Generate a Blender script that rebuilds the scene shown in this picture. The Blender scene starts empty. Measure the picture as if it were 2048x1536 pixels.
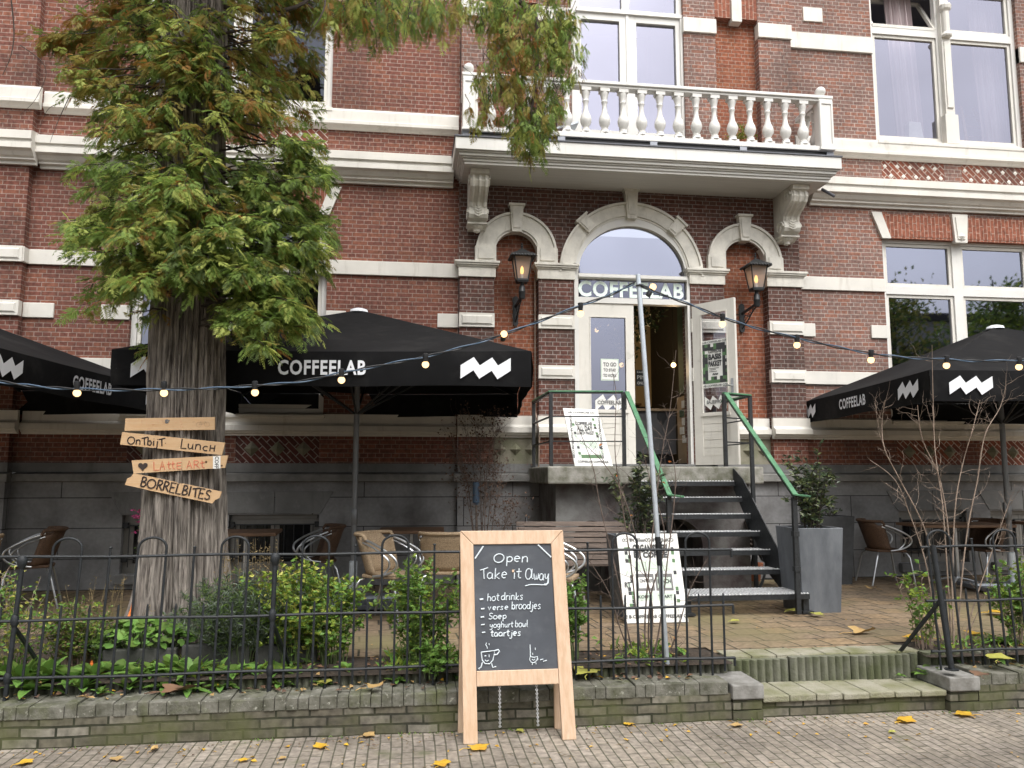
import bpy, bmesh, math, random
import numpy as np
from mathutils import Vector, Matrix
random.seed(7); RNG = np.random.default_rng(7)
SC = bpy.context.scene
COL = SC.collection
R = math.radians

# ------------------------------------------------------------------ camera
FPX, EYE = 1600.0, 1.70
YAW, PITCH, ROLL = R(7.5), R(6.59), R(0.03)
_cy, _sy, _cp, _sp = math.cos(YAW), math.sin(YAW), math.cos(PITCH), math.sin(PITCH)
CW = Vector((_sy*_cp, _cy*_cp, _sp)); CR = Vector((_cy, -_sy, 0)); CU = CR.cross(CW)
CR, CU = (CR*math.cos(ROLL) + CU*math.sin(ROLL)), (CU*math.cos(ROLL) - CR*math.sin(ROLL))
cam_d = bpy.data.cameras.new('camera'); cam = bpy.data.objects.new('camera', cam_d); COL.objects.link(cam)
cam_d.sensor_fit = 'HORIZONTAL'; cam_d.sensor_width = 36.0; cam_d.lens = FPX/2048*36
cam_d.clip_start = 0.05; cam_d.clip_end = 1500
cam.matrix_world = Matrix((( CR.x, CU.x, -CW.x, 0), (CR.y, CU.y, -CW.y, 0), (CR.z, CU.z, -CW.z, EYE), (0, 0, 0, 1)))
SC.camera = cam

# ------------------------------------------------------------------ world, sun, exposure
SUN_EL, SUN_AZ = R(58), R(166)          # azimuth clockwise from +Y: behind the viewer, a little to the left
W = bpy.data.worlds.new('World'); SC.world = W; W.use_nodes = True
nt = W.node_tree; nt.nodes.clear()
_o = nt.nodes.new('ShaderNodeOutputWorld'); _b = nt.nodes.new('ShaderNodeBackground')
_s = nt.nodes.new('ShaderNodeTexSky'); _s.sky_type = 'NISHITA'; _s.sun_disc = False
_s.sun_elevation = SUN_EL; _s.sun_rotation = SUN_AZ
_s.air_density = 1.0; _s.dust_density = 6.0; _s.ozone_density = 1.0
_h = nt.nodes.new('ShaderNodeHueSaturation'); _h.inputs['Saturation'].default_value = 0.14
_b.inputs['Strength'].default_value = 0.15
nt.links.new(_s.outputs[0], _h.inputs['Color']); # broken cloud cover: the sky is brighter and darker in soft patches
_tc = nt.nodes.new('ShaderNodeTexCoord'); _n = nt.nodes.new('ShaderNodeTexNoise'); _n.inputs['Scale'].default_value = 2.6; _n.inputs['Detail'].default_value = 6; nt.links.new(_tc.outputs['Generated'], _n.inputs[0])
_r = nt.nodes.new('ShaderNodeMapRange'); _r.inputs[1].default_value = 0.3; _r.inputs[2].default_value = 0.7; _r.inputs[3].default_value = 0.72; _r.inputs[4].default_value = 1.30; nt.links.new(_n.outputs[0], _r.inputs[0])
_v = nt.nodes.new('ShaderNodeVectorMath'); _v.operation = 'SCALE'; nt.links.new(_h.outputs[0], _v.inputs[0]); nt.links.new(_r.outputs[0], _v.inputs['Scale'])
nt.links.new(_v.outputs[0], _b.inputs['Color']); nt.links.new(_b.outputs[0], _o.inputs['Surface'])
sun_d = bpy.data.lights.new('sun', 'SUN'); sun = bpy.data.objects.new('sun', sun_d); COL.objects.link(sun)
sun_d.energy = 1.2; sun_d.angle = R(50); sun_d.color = (1.0, 0.96, 0.90)
_dir = Vector((math.sin(SUN_AZ)*math.cos(SUN_EL), math.cos(SUN_AZ)*math.cos(SUN_EL), math.sin(SUN_EL)))
sun.rotation_euler = _dir.to_track_quat('Z', 'Y').to_euler()
SC.view_settings.view_transform = 'Standard'; SC.view_settings.look = 'None'
SC.view_settings.exposure = 0.68; SC.view_settings.gamma = 1.0
SC.cycles.max_bounces = 6; SC.cycles.transparent_max_bounces = 12; SC.cycles.caustics_reflective = False; SC.cycles.caustics_refractive = False
try: SC.cycles.use_denoising = True
except Exception: pass

# ------------------------------------------------------------------ measuring helpers: where a line of sight meets a real plane
def _ray(px, py): return CW*FPX + CR*(px-1024) - CU*(py-768)
def PY(px, py, Y):
    d = _ray(px, py); t = Y/d.y; return Vector((d.x*t, Y, EYE+d.z*t))
def PZ(px, py, Z):
    d = _ray(px, py); t = (Z-EYE)/d.z; return Vector((d.x*t, d.y*t, Z))
def XY_(px, py, Y): return PY(px, py, Y).x

# ------------------------------------------------------------------ materials
MATS = {}
def _new(name):
    m = bpy.data.materials.new(name); m.use_nodes = True; n = m.node_tree.nodes; n.clear()
    o = n.new('ShaderNodeOutputMaterial'); p = n.new('ShaderNodeBsdfPrincipled'); m.node_tree.links.new(p.outputs[0], o.inputs[0])
    MATS[name] = m
    return m, m.node_tree, p
def mat(name, col, rough=0.6, var=0.0, vs=6.0, bump=0.0, bs=40.0, metal=0.0, stretch=None, col2=None, spec=0.5, trans=0.0, detail=4.0, stains=()):
    """plain surface with a two-tone noise (col..col2) and a noise bump"""
    m, t, p = _new(name); L = t.links; N = t.nodes.new
    p.inputs['Base Color'].default_value = (*col, 1); p.inputs['Roughness'].default_value = rough; p.inputs['Metallic'].default_value = metal
    p.inputs['Specular IOR Level'].default_value = spec
    if var or bump or col2:
        tc = N('ShaderNodeTexCoord'); src = tc.outputs['Object']
        if stretch:
            mp = N('ShaderNodeMapping'); mp.inputs['Scale'].default_value = stretch; L.new(src, mp.inputs[0]); src = mp.outputs[0]
        nz = N('ShaderNodeTexNoise'); nz.inputs['Scale'].default_value = vs; nz.inputs['Detail'].default_value = detail; nz.inputs['Roughness'].default_value = 0.6; L.new(src, nz.inputs[0])
        mx = N('ShaderNodeMix'); mx.data_type = 'RGBA'
        c2 = col2 if col2 else tuple(c*(1-var) for c in col)
        c1 = col if col2 else tuple(min(1, c*(1+var*0.6)) for c in col)
        mx.inputs[6].default_value = (*c1, 1); mx.inputs[7].default_value = (*c2, 1)
        rp = N('ShaderNodeMapRange'); rp.inputs[1].default_value = 0.36; rp.inputs[2].default_value = 0.64
        L.new(nz.outputs[0], rp.inputs[0]); L.new(rp.outputs[0], mx.inputs[0]); L.new(mx.outputs[2], p.inputs['Base Color'])
        cs = mx.outputs[2]
        for sc_, ssz, lo, hi, fac in stains:      # weathering: (colour, noise scale vector, threshold, threshold, strength)
            ms_ = N('ShaderNodeMapping'); ms_.inputs['Scale'].default_value = ssz; L.new(tc.outputs['Object'], ms_.inputs[0])
            sn = N('ShaderNodeTexNoise'); sn.inputs['Scale'].default_value = 1; sn.inputs['Detail'].default_value = 7; sn.inputs['Roughness'].default_value = 0.65; L.new(ms_.outputs[0], sn.inputs[0])
            sr = N('ShaderNodeMapRange'); sr.inputs[1].default_value = lo; sr.inputs[2].default_value = hi; sr.inputs[4].default_value = fac; L.new(sn.outputs[0], sr.inputs[0])
            sm_ = N('ShaderNodeMix'); sm_.data_type = 'RGBA'; sm_.inputs[7].default_value = (*sc_, 1); L.new(sr.outputs[0], sm_.inputs[0]); L.new(cs, sm_.inputs[6]); cs = sm_.outputs[2]
        L.new(cs, p.inputs['Base Color'])
        if bump:
            n2 = N('ShaderNodeTexNoise'); n2.inputs['Scale'].default_value = bs; n2.inputs['Detail'].default_value = 5; L.new(src, n2.inputs[0])
            b = N('ShaderNodeBump'); b.inputs['Strength'].default_value = bump; b.inputs['Distance'].default_value = 0.01
            L.new(n2.outputs[0], b.inputs['Height']); L.new(b.outputs[0], p.inputs['Normal'])
    if trans:
        # thin leaf: part of the light comes through
        tr = t.nodes.new('ShaderNodeBsdfTranslucent'); ms = t.nodes.new('ShaderNodeMixShader'); ms.inputs[0].default_value = trans
        if p.inputs['Base Color'].is_linked: t.links.new(p.inputs['Base Color'].links[0].from_socket, tr.inputs[0])
        else: tr.inputs[0].default_value = (*col, 1)
        o = [n for n in t.nodes if n.type == 'OUTPUT_MATERIAL'][0]
        t.links.new(p.outputs[0], ms.inputs[1]); t.links.new(tr.outputs[0], ms.inputs[2]); t.links.new(ms.outputs[0], o.inputs[0])
    return m
def brick_mat(name, c1, c2, mortar, bw=0.21, rh=0.06, ms=0.007, axes='xz', rot=0.0, squash=0.5, sqf=2, off=0.5, bump=0.5, dirt=0.35, rough=0.85, dirt_scale=0.9, moss=None, warp=0.0, third=None, tsh=0.62, grit=(0.55, 1.32)):
    m, t, p = _new(name); L = t.links; N = t.nodes.new
    p.inputs['Roughness'].default_value = rough; p.inputs['Specular IOR Level'].default_value = 0.25
    tc = N('ShaderNodeTexCoord'); sx = N('ShaderNodeSeparateXYZ'); L.new(tc.outputs['Object'], sx.inputs[0])
    cb = N('ShaderNodeCombineXYZ')
    if axes == 'xz':
        ad = N('ShaderNodeMath'); L.new(sx.outputs[0], ad.inputs[0]); L.new(sx.outputs[1], ad.inputs[1]); L.new(ad.outputs[0], cb.inputs[0]); L.new(sx.outputs[2], cb.inputs[1])
    elif axes == 'yx': L.new(sx.outputs[1], cb.inputs[0]); L.new(sx.outputs[0], cb.inputs[1])
    else: L.new(sx.outputs[0], cb.inputs[0]); L.new(sx.outputs[1], cb.inputs[1])
    vec = cb.outputs[0]
    if warp:
        wn = N('ShaderNodeTexNoise'); wn.inputs['Scale'].default_value = 1.6; wn.inputs['Detail'].default_value = 3; L.new(tc.outputs['Object'], wn.inputs[0])
        sb = N('ShaderNodeVectorMath'); sb.operation = 'SUBTRACT'; sb.inputs[1].default_value = (0.5, 0.5, 0.5); L.new(wn.outputs['Color'], sb.inputs[0])
        sc = N('ShaderNodeVectorMath'); sc.operation = 'SCALE'; sc.inputs['Scale'].default_value = warp; L.new(sb.outputs[0], sc.inputs[0])
        av = N('ShaderNodeVectorMath'); L.new(vec, av.inputs[0]); L.new(sc.outputs[0], av.inputs[1]); vec = av.outputs[0]
    if rot:
        mp = N('ShaderNodeMapping'); mp.inputs['Rotation'].default_value = (0, 0, rot); L.new(vec, mp.inputs[0]); vec = mp.outputs[0]
    br = N('ShaderNodeTexBrick'); L.new(vec, br.inputs[0])
    br.offset = off; br.squash = squash; br.squash_frequency = sqf
    for k, v in (('Color1', (*c1, 1)), ('Color2', (*c2, 1)), ('Mortar', (*mortar, 1))): br.inputs[k].default_value = v
    br.inputs['Scale'].default_value = 1; br.inputs['Mortar Size'].default_value = ms; br.inputs['Mortar Smooth'].default_value = 0.3
    br.inputs['Brick Width'].default_value = bw; br.inputs['Row Height'].default_value = rh
    col = br.outputs['Color']
    def mixc(a, b, fac, mode='MIX'):
        x = N('ShaderNodeMix'); x.data_type = 'RGBA'; x.blend_type = mode
        for s, v in ((x.inputs[6], a), (x.inputs[7], b), (x.inputs[0], fac)):
            if isinstance(v, (tuple, float)): s.default_value = (*v, 1) if isinstance(v, tuple) else v
            else: L.new(v, s)
        return x.outputs[2]
    def noise(scale, lo, hi, detail=4):
        n = N('ShaderNodeTexNoise'); n.inputs['Scale'].default_value = scale; n.inputs['Detail'].default_value = detail; L.new(tc.outputs['Object'], n.inputs[0])
        r = N('ShaderNodeMapRange'); r.inputs[1].default_value = lo; r.inputs[2].default_value = hi; L.new(n.outputs[0], r.inputs[0]); return r.outputs[0]
    if third:   # a scatter of odd bricks: per-brick random via a second brick lookup of far bias
        b2 = N('ShaderNodeTexBrick'); L.new(vec, b2.inputs[0]); b2.offset = off; b2.squash = squash; b2.squash_frequency = sqf
        b2.inputs['Color1'].default_value = (0, 0, 0, 1); b2.inputs['Color2'].default_value = (1, 1, 1, 1); b2.inputs['Mortar'].default_value = (0, 0, 0, 1)
        b2.inputs['Scale'].default_value = 1; b2.inputs['Mortar Size'].default_value = ms; b2.inputs['Brick Width'].default_value = bw; b2.inputs['Row Height'].default_value = rh
        gt = N('ShaderNodeMapRange'); gt.inputs[1].default_value = tsh; gt.inputs[2].default_value = min(0.99, tsh+0.12); L.new(b2.outputs['Color'], gt.inputs[0])
        col = mixc(col, third, gt.outputs[0])
    col = mixc(col, (0.045, 0.038, 0.034), noise(dirt_scale, 0.42, 0.95), 'MIX') if dirt else col
    g = noise(22, 0.25, 0.75, 10); gm = N('ShaderNodeMapRange'); gm.inputs[3].default_value = grit[0]; gm.inputs[4].default_value = grit[1]; L.new(g, gm.inputs[0])
    vm = N('ShaderNodeVectorMath'); vm.operation = 'SCALE'; L.new(col, vm.inputs[0]); L.new(gm.outputs[0], vm.inputs['Scale']); col = vm.outputs[0]
    if moss:
        mc, lo, hi, sc = moss
        col = mixc(col, mc, noise(sc, lo, hi, 6))
    L.new(col, p.inputs['Base Color'])
    n2 = N('ShaderNodeTexNoise'); n2.inputs['Scale'].default_value = 60; L.new(tc.outputs['Object'], n2.inputs[0])
    hm = N('ShaderNodeMath'); hm.operation = 'MULTIPLY_ADD'; hm.inputs[1].default_value = 0.25; L.new(n2.outputs[0], hm.inputs[0])
    iv = N('ShaderNodeMath'); iv.operation = 'SUBTRACT'; iv.inputs[0].default_value = 1; L.new(br.outputs['Fac'], iv.inputs[1]); L.new(iv.outputs[0], hm.inputs[2])
    b = N('ShaderNodeBump'); b.inputs['Strength'].default_value = bump; b.inputs['Distance'].default_value = 0.008
    L.new(hm.outputs[0], b.inputs['Height']); L.new(b.outputs[0], p.inputs['Normal'])
    return m
def glass_mat(name, tint=(0.80, 0.82, 0.95), refl=0.30, through=(0.75, 0.78, 0.80)):
    m = bpy.data.materials.new(name); m.use_nodes = True; t = m.node_tree; t.nodes.clear(); N = t.nodes.new; L = t.links
    o = N('ShaderNodeOutputMaterial'); mx = N('ShaderNodeMixShader'); g = N('ShaderNodeBsdfGlossy'); tr = N('ShaderNodeBsdfTransparent')
    g.inputs['Color'].default_value = (*tint, 1); g.inputs['Roughness'].default_value = 0.02; tr.inputs['Color'].default_value = (*through, 1)  # tint puts the bluish sky colour into the reflection
    tc = N('ShaderNodeTexCoord'); nz = N('ShaderNodeTexNoise'); nz.inputs['Scale'].default_value = 0.9; L.new(tc.outputs['Object'], nz.inputs[0])
    b = N('ShaderNodeBump'); b.inputs['Strength'].default_value = 0.04; b.inputs['Distance'].default_value = 0.05; L.new(nz.outputs[0], b.inputs['Height']); L.new(b.outputs[0], g.inputs['Normal'])
    lw = N('ShaderNodeLayerWeight'); lw.inputs['Blend'].default_value = 0.25
    mr = N('ShaderNodeMapRange'); mr.inputs[3].default_value = refl; mr.inputs[4].default_value = 0.9; L.new(lw.outputs['Fresnel'], mr.inputs[0])
    L.new(mr.outputs[0], mx.inputs[0]); L.new(tr.outputs[0], mx.inputs[1]); L.new(g.outputs[0], mx.inputs[2]); L.new(mx.outputs[0], o.inputs[0])
    MATS[name] = m; return m
def emit_mat(name, col, s):
    m = bpy.data.materials.new(name); m.use_nodes = True; t = m.node_tree; t.nodes.clear()
    o = t.nodes.new('ShaderNodeOutputMaterial'); e = t.nodes.new('ShaderNodeEmission'); e.inputs[0].default_value = (*col, 1); e.inputs[1].default_value = s
    t.links.new(e.outputs[0], o.inputs[0]); MATS[name] = m; return m

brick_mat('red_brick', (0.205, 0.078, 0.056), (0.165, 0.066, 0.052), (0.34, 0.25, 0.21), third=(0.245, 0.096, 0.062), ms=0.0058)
brick_mat('hazed_brick', (0.26, 0.148, 0.122), (0.21, 0.128, 0.108), (0.42, 0.36, 0.32), third=(0.30, 0.140, 0.100), ms=0.0058)  # paler brick copy: haze and glare are put into its colours
brick_mat('shaded_brick', (0.140, 0.070, 0.055), (0.105, 0.058, 0.048), (0.30, 0.26, 0.24), third=(0.135, 0.055, 0.042), ms=0.006)  # darker brick copy for the entrance bay, its shade put into the colours
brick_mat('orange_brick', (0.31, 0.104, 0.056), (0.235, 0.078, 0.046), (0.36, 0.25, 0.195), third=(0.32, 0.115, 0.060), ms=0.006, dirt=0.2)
brick_mat('herringbone_dark', (0.14, 0.045, 0.036), (0.10, 0.038, 0.032), (0.36, 0.31, 0.28), bw=0.20, rh=0.07, rot=R(45), squash=1, ms=0.007)
brick_mat('herringbone_red', (0.30, 0.10, 0.06), (0.20, 0.07, 0.05), (0.58, 0.50, 0.43), bw=0.20, rh=0.07, rot=R(45), squash=1, ms=0.007)
brick_mat('soldier_brick', (0.32, 0.115, 0.07), (0.25, 0.09, 0.058), (0.42, 0.29, 0.23), bw=0.22, rh=0.062, rot=R(90), squash=1, ms=0.006, dirt=0)
brick_mat('low_wall_brick', (0.135, 0.122, 0.09), (0.075, 0.072, 0.052), (0.03, 0.032, 0.02), bw=0.21, rh=0.063, ms=0.008, squash=1, dirt=0.5, dirt_scale=2.2, moss=((0.085, 0.092, 0.035), 0.42, 0.80, 4.0), warp=0.03, third=(0.20, 0.185, 0.15))
brick_mat('sidewalk_brick', (0.295, 0.255, 0.21), (0.222, 0.195, 0.163), (0.105, 0.10, 0.072), bw=0.205, rh=0.069, axes='yx', ms=0.0052, squash=1, dirt=0.2, dirt_scale=1.2, bump=0.7, third=(0.30, 0.262, 0.222), warp=0.02, moss=((0.11, 0.115, 0.06), 0.60, 0.80, 3.0))
brick_mat('terrace_paver', (0.26, 0.19, 0.122), (0.19, 0.148, 0.106), (0.045, 0.042, 0.03), bw=0.28, rh=0.28, axes='xy', rot=R(-3), ms=0.010, squash=1, off=0.36, dirt=0.5, dirt_scale=1.4, bump=0.7, third=(0.265, 0.19, 0.115), moss=((0.19, 0.165, 0.085), 0.50, 0.72, 0.7), warp=0.02)
mat('cream_paint', (0.69, 0.665, 0.61), 0.45, var=0.07, vs=2.5, bump=0.06, bs=70, stains=[((0.36, 0.32, 0.26), (9, 9, 1.2), 0.56, 0.80, 0.55), ((0.30, 0.29, 0.22), (5, 5, 5), 0.62, 0.78, 0.4)])
mat('white_paint', (0.70, 0.69, 0.66), 0.4, var=0.05, vs=3, bump=0.03, bs=50, stains=[((0.40, 0.37, 0.31), (11, 11, 1.5), 0.60, 0.82, 0.5)])
mat('weathered_paint', (0.66, 0.635, 0.57), 0.55, var=0.16, vs=5, bump=0.15, bs=60, stains=[((0.30, 0.27, 0.22), (12, 12, 3), 0.55, 0.78, 0.6)])
mat('soffit_paint', (0.60, 0.585, 0.55), 0.5, var=0.06, vs=3, stretch=(0.3, 14, 1), bump=0.25, bs=4)
mat('grey_stone', (0.24, 0.24, 0.235), 0.85, col2=(0.16, 0.16, 0.158), vs=2.2, bump=0.3, bs=50, stains=[((0.33, 0.33, 0.32), (7, 7, 5), 0.62, 0.74, 0.6), ((0.06, 0.06, 0.06), (6, 6, 1.5), 0.55, 0.8, 0.6)])
mat('light_stone', (0.27, 0.265, 0.25), 0.85, col2=(0.16, 0.158, 0.15), vs=4, bump=0.3, bs=60)
mat('mossy_stone', (0.28, 0.26, 0.20), 0.85, col2=(0.20, 0.20, 0.13), vs=5, bump=0.3, bs=60)
mat('landing_stone', (0.30, 0.29, 0.26), 0.85, col2=(0.12, 0.12, 0.085), vs=6, bump=0.4, bs=50)
mat('lead', (0.10, 0.105, 0.125), 0.5, var=0.2)
mat('greige_paint', (0.23, 0.22, 0.20), 0.55, var=0.1)
mat('black_iron', (0.018, 0.020, 0.022), 0.5, var=0.4, vs=30, bump=0.2, bs=120)
mat('fence_iron', (0.010, 0.013, 0.016), 0.6, var=0.4, vs=25, bump=0.3, bs=90)
mat('green_rail', (0.075, 0.20, 0.105), 0.5, var=0.25, vs=12, bump=0.1)
mat('steel_grate', (0.58, 0.59, 0.60), 0.5, var=0.3, vs=30)
mat('aluminium', (0.60, 0.62, 0.64), 0.28, metal=0.9, var=0.1)
mat('pole_metal', (0.20, 0.205, 0.21), 0.45, metal=0.7, var=0.1)
mat('galvanised', (0.62, 0.68, 0.74), 0.35, metal=0.6, var=0.08, vs=20)
mat('black_fabric', (0.0045, 0.0046, 0.0054), 0.88, var=0.25, vs=5, bump=0.35, bs=7, spec=0.22, stains=[((0.030, 0.029, 0.028), (3, 3, 3), 0.52, 0.8, 0.6), ((0.06, 0.058, 0.054), (22, 22, 22), 0.68, 0.78, 0.5)])
mat('white_print', (0.74, 0.76, 0.80), 0.6)
mat('mint_print', (0.80, 0.92, 0.86), 0.5)
mat('bark', (0.32, 0.285, 0.25), 0.95, col2=(0.055, 0.046, 0.040), vs=44, stretch=(1, 1, 0.09), bump=1.0, bs=52, detail=10)
mat('twig', (0.055, 0.042, 0.034), 0.9)
mat('pale_twig', (0.27, 0.205, 0.16), 0.85, var=0.3, vs=20)
mat('brown_twig', (0.135, 0.10, 0.082), 0.85, var=0.3, vs=20)
mat('stem_green', (0.10, 0.14, 0.05), 0.7)
mat('pine_board', (0.58, 0.40, 0.235), 0.55, col2=(0.56, 0.35, 0.18), vs=5, stretch=(0.6, 6, 14), bump=0.15, stains=[((0.30, 0.18, 0.10), (9, 9, 16), 0.66, 0.76, 0.7)])
mat('frame_wood', (0.62, 0.455, 0.325), 0.5, col2=(0.52, 0.355, 0.235), vs=6, stretch=(6, 6, 0.8), bump=0.12, detail=6, stains=[((0.36, 0.23, 0.14), (14, 14, 3), 0.66, 0.76, 0.6), ((0.25, 0.20, 0.16), (5, 5, 5), 0.66, 0.85, 0.5)])
mat('chalkboard', (0.056, 0.063, 0.076), 0.55, var=0.2, vs=3, stains=[((0.16, 0.17, 0.18), (3, 3, 5), 0.5, 0.85, 0.5), ((0.2, 0.21, 0.22), (14, 14, 3), 0.66, 0.8, 0.35)])
mat('chalk', (0.60, 0.66, 0.70), 0.9)
mat('dark_paint', (0.035, 0.022, 0.018), 0.7)
mat('red_marker', (0.62, 0.17, 0.10), 0.7)
mat('faded_marker', (0.62, 0.33, 0.20), 0.8)
mat('pencil_line', (0.38, 0.26, 0.16), 0.8)
mat('paper', (0.78, 0.78, 0.75), 0.6, var=0.03)
mat('ink', (0.045, 0.047, 0.05), 0.7)
mat('ink_grey', (0.16, 0.16, 0.16), 0.7)
mat('mint_patch', (0.56, 0.66, 0.56), 0.7)
mat('green_patch', (0.10, 0.19, 0.09), 0.7)
mat('rattan_tan', (0.38, 0.285, 0.18), 0.7, col2=(0.22, 0.155, 0.095), vs=90, bump=0.6, bs=110)
mat('rattan_brown', (0.135, 0.075, 0.042), 0.7, col2=(0.075, 0.042, 0.025), vs=70, bump=0.6, bs=110)
mat('table_wood', (0.22, 0.125, 0.07), 0.55, col2=(0.14, 0.08, 0.045), vs=5, stretch=(1, 12, 8))
mat('bench_wood', (0.19, 0.145, 0.118), 0.8, col2=(0.10, 0.078, 0.066), vs=6, stretch=(1, 12, 12), bump=0.3)
mat('zinc', (0.165, 0.178, 0.195), 0.55, col2=(0.105, 0.115, 0.13), vs=3.0, stretch=(2, 2, 0.7), bump=0.1, metal=0.25)
mat('dark_zinc', (0.055, 0.058, 0.062), 0.6, var=0.3)
mat('soil', (0.055, 0.040, 0.028), 1.0, col2=(0.025, 0.018, 0.013), vs=14, bump=1.0, bs=40)
mat('concrete_edge', (0.165, 0.165, 0.13), 0.9, col2=(0.085, 0.095, 0.048), vs=4, bump=0.5, bs=60)
mat('step_tile', (0.30, 0.285, 0.225), 0.9, col2=(0.20, 0.195, 0.12), vs=4.5, bump=0.7, bs=80, stains=[((0.12, 0.13, 0.045), (5, 5, 8), 0.5, 0.72, 0.75), ((0.09, 0.085, 0.06), (40, 40, 40), 0.58, 0.7, 0.5)])
mat('pier_stone', (0.27, 0.265, 0.25), 0.85, col2=(0.15, 0.145, 0.13), vs=8, bump=0.4)
mat('trough_concrete', (0.075, 0.073, 0.07), 0.9, col2=(0.035, 0.038, 0.03), vs=5, bump=0.4)
mat('terracotta', (0.36, 0.125, 0.06), 0.8, var=0.2)
mat('orange_hose', (0.75, 0.20, 0.04), 0.5)
mat('cable_black', (0.012, 0.013, 0.015), 0.5)
mat('cable_blue', (0.055, 0.095, 0.15), 0.45)
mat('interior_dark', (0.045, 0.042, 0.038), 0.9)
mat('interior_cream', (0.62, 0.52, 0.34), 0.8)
mat('interior_green', (0.035, 0.085, 0.05), 0.7)
mat('counter_grey', (0.12, 0.12, 0.125), 0.6)
mat('plywood', (0.45, 0.33, 0.21), 0.6, var=0.1)
mat('room_grey', (0.30, 0.29, 0.33), 0.9)
mat('curtain', (0.62, 0.55, 0.56), 0.9, col2=(0.52, 0.42, 0.43), vs=9, stretch=(4, 4, 0.2))
mat('white_fabric', (0.75, 0.74, 0.70), 0.9, var=0.1)
glass_mat('clear_glass', refl=0.16, through=(0.86, 0.88, 0.9))
glass_mat('window_glass', refl=0.33, tint=(0.80, 0.80, 0.98))
glass_mat('sign_glass', refl=0.15, tint=(0.72, 0.76, 1.0), through=(0.25, 0.26, 0.28))
glass_mat('dark_window_glass', refl=0.34, tint=(0.74, 0.78, 0.98), through=(0.5, 0.52, 0.55))
glass_mat('shaded_glass', refl=0.07, tint=(0.7, 0.75, 0.9), through=(0.3, 0.32, 0.34))  # dimmer pane copy: the tree's dark reflection is put into the glass
def frosted_mat(name, col, solid):
    m = bpy.data.materials.new(name); m.use_nodes = True; t = m.node_tree; t.nodes.clear(); N = t.nodes.new
    o = N('ShaderNodeOutputMaterial'); a = N('ShaderNodeMixShader'); b = N('ShaderNodeMixShader'); d = N('ShaderNodeBsdfDiffuse'); tl = N('ShaderNodeBsdfTranslucent'); tr = N('ShaderNodeBsdfTransparent')
    d.inputs[0].default_value = (*col, 1); tl.inputs[0].default_value = (*col, 1); a.inputs[0].default_value = 0.5; b.inputs[0].default_value = solid
    t.links.new(d.outputs[0], a.inputs[1]); t.links.new(tl.outputs[0], a.inputs[2]); t.links.new(tr.outputs[0], b.inputs[1]); t.links.new(a.outputs[0], b.inputs[2]); t.links.new(b.outputs[0], o.inputs[0]); MATS[name] = m
frosted_mat('lantern_glass', (0.62, 0.56, 0.53), 0.45)
emit_mat('bulb_glow', (1.0, 0.66, 0.30), 1.7)
emit_mat('flame_glow', (1.0, 0.50, 0.14), 2.2)
emit_mat('pendant_glow', (1.0, 0.62, 0.25), 5.0)
for nm, c, c2 in (('frond_green', (0.26, 0.36, 0.085), (0.155, 0.245, 0.055)), ('frond_light', (0.50, 0.55, 0.15), (0.34, 0.40, 0.10)),
                  ('frond_dark', (0.125, 0.175, 0.05), (0.08, 0.12, 0.036)), ('frond_olive', (0.37, 0.31, 0.08), (0.24, 0.205, 0.055)),
                  ('frond_brown', (0.42, 0.22, 0.055), (0.27, 0.14, 0.042))):
    mat(nm, c, 0.6, col2=c2, vs=7, trans=0.5, spec=0.3)
mat('leaf_bright', (0.31, 0.38, 0.055), 0.5, col2=(0.19, 0.275, 0.04), vs=9, trans=0.35, spec=0.35)
mat('leaf_mid', (0.15, 0.235, 0.045), 0.5, col2=(0.09, 0.165, 0.034), vs=9, trans=0.35, spec=0.35)
mat('leaf_fresh', (0.21, 0.37, 0.08), 0.5, col2=(0.125, 0.26, 0.055), vs=8, trans=0.35, spec=0.35)
mat('leaf_laurel', (0.050, 0.075, 0.035), 0.32, col2=(0.030, 0.048, 0.025), vs=9, trans=0.12)
mat('leaf_laurel_light', (0.13, 0.16, 0.06), 0.32, var=0.3, trans=0.15)
mat('leaf_grey', (0.15, 0.185, 0.135), 0.7, col2=(0.065, 0.09, 0.06), vs=10, trans=0.2)
mat('leaf_dry', (0.12, 0.068, 0.045), 0.9, var=0.4, vs=10)
mat('leaf_straw', (0.24, 0.18, 0.09), 0.9, var=0.3, vs=12, trans=0.2)
mat('rail_blue', (0.36, 0.38, 0.43), 0.6)
mat('leaf_yellow', (0.62, 0.40, 0.035), 0.6, col2=(0.52, 0.28, 0.03), vs=12, trans=0.15)
mat('leaf_lime', (0.42, 0.42, 0.09), 0.6, col2=(0.32, 0.30, 0.06), vs=10, trans=0.15)
mat('leaf_tan', (0.46, 0.31, 0.12), 0.7, col2=(0.33, 0.21, 0.09), vs=12, trans=0.1)
mat('leaf_brown', (0.16, 0.085, 0.045), 0.8, col2=(0.09, 0.05, 0.03), vs=12)
mat('leaf_orange', (0.55, 0.17, 0.03), 0.6, trans=0.2)
mat('pink_flower', (0.75, 0.12, 0.35), 0.6)

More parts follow.
